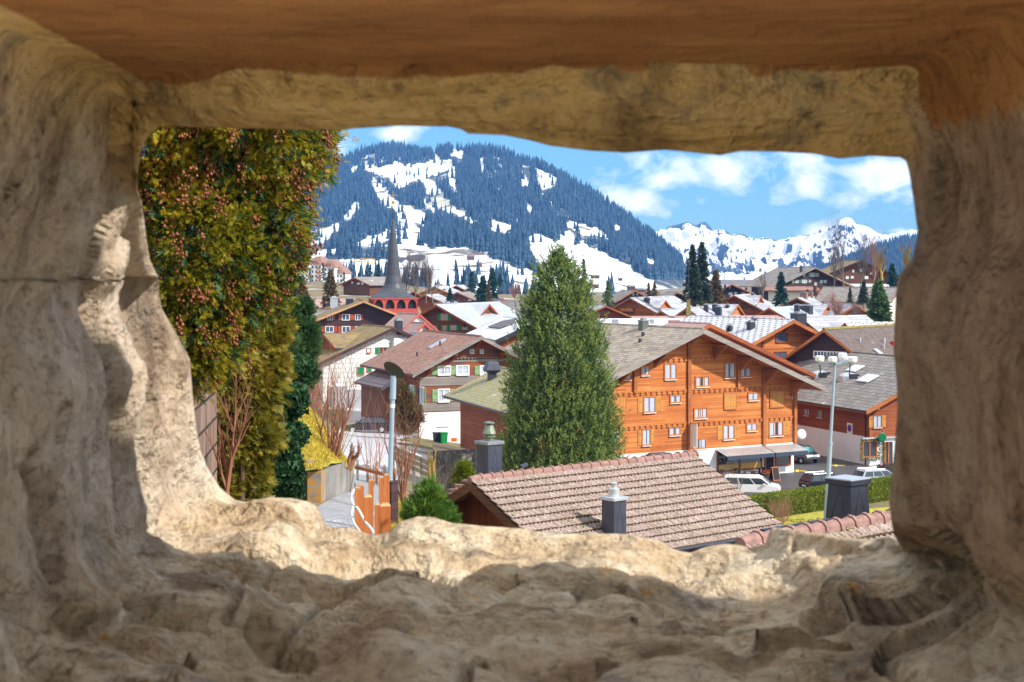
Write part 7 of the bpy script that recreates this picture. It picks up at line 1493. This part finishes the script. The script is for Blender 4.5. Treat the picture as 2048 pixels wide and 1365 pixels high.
def planter(px, D, w, l, flowers='thuja_gold', rz=30, mat='metal_dark', h_=.55):
    q = on(px, D, .02); t_ = thing('planter', q, R(rz), l, 'planter', 'planters'); mb = MB(); mb.box(-w / 2, w / 2, -.25, .25, 0, h_); mb.build('box', [mat], t_); V, Fc = leafcloud([(Vector((x, 0, h_ + .12)), .26) for x in np.linspace(-w / 2 + .15, w / 2 - .15, max(2, int(w / .3)))], 50, .16); arr_obj('plants', V, Fc, flowers, t_, uv=False); return t_
planter(1531, 152.6, .9, 'dark planter with dry grass beside the chalk board', 'dead_leaf'); planter(1438, 150, .8, 'dark planter at the left end of the cafe terrace', 'dead_leaf')
t_ = planter(1775, 157.5, 2.4, 'dark planter with pink flowers in front of the garlanded shop door', 'yew', 22); V, Fc = leafcloud([(Vector((x, -.1, .8)), .2) for x in (-.8, -.1, .6)], 30, .14); arr_obj('flowers', V, Fc, 'flower_leaf', t_, uv=False)
q = on(1549, 151.4, .03); t_ = thing('chalkboard', q, R(35), 'black A shaped chalk board with a wooden frame outside the cafe', 'chalk board')
for sg, nm in ((-1, 'front_board'), (1, 'rear_board')):
    mb = MB(); f = lambda z: sg * (.35 - .3 * z / 1.3)
    for (x0, x1, z0, z1, m_) in ((-.38, .38, .12, 1.25, 1), (-.44, -.38, 0, 1.3, 0), (.38, .44, 0, 1.3, 0), (-.44, .44, 1.25, 1.32, 0), (-.38, .38, .05, .13, 0)): mb.prism([(x0, f(z0), z0), (x1, f(z0), z0), (x1, f(z1), z1), (x0, f(z1), z1)], (0, .03 * sg, 0), m_)
    mb.build(nm, ['wood_soffit', 'black'], t_)
q = on(1317, 141); o_ = thing('covered_stall', (q.x, q.y, q.z), R(30), 'low black tarpaulin covered cabinet against the white cafe wall', 'covered cabinet'); ht_ = CZ + (HY - 908) / F * 141 - q.z; mb = MB(); mb.box(-1.15, 1.15, -.6, .6, -.5, ht_ - .25); mb.add([(-1.25, -.7, ht_ - .25), (1.25, -.7, ht_ - .25), (1.25, .7, ht_ - .25), (-1.25, .7, ht_ - .25), (-.8, -.3, ht_ + .1), (.8, -.3, ht_ + .1), (.8, .3, ht_ + .1), (-.8, .3, ht_ + .1)], [(0, 1, 5, 4), (1, 2, 6, 5), (2, 3, 7, 6), (3, 0, 4, 7), (4, 5, 6, 7)]); mb.build('cover', ['dark_fabric'], o_)
q = P(1603, 869, 161); o_ = thing('satellite_dish', q, R(12), 'white satellite dish at the corner of the large orange chalet', 'satellite dish'); mb = MB(); mb.lathe([(.02, .12), (.3, .08), (.5, .0), (.52, -.03), (.5, -.02), (.3, .05), (.02, .09)], (0, 0, 0), 22); d_ = mb.build('dish', ['white_paint'], o_, smooth=True); d_.rotation_euler = (R(80), 0, 0)
mb = MB(); mb.tube((0, .1, 0), (-.3, .4, -.5), .04, n=6); mb.tube((-.3, .4, -.5), (-1.0, .1, -.5), .04, n=6); mb.build('arm', ['metal_grey'], o_)
# ---------------------------------------------------------------- haze
hm = bpy.data.materials.new('haze_air'); hm.use_nodes = True; t = NT(hm.node_tree); t.n.clear()
pv = t.new('ShaderNodeVolumePrincipled'); pv.inputs['Color'].default_value = (.14, .42, 1.0, 1); pv.inputs['Density'].default_value = HAZE
pv.inputs['Anisotropy'].default_value = 0.0
o_ = t.new('ShaderNodeOutputMaterial'); t.lk(pv.outputs[0], o_.inputs['Volume'])
mb = MB(); mb.box(-15000, 15000, -200, 6450, -90, 345)
me = bpy.data.meshes.new('haze'); me.from_pydata(mb.v, [], mb.f); me.materials.append(hm); ho = bpy.data.objects.new('haze', me); COL.objects.link(ho); tag(ho, kind='stuff', label='thin blue mountain air')
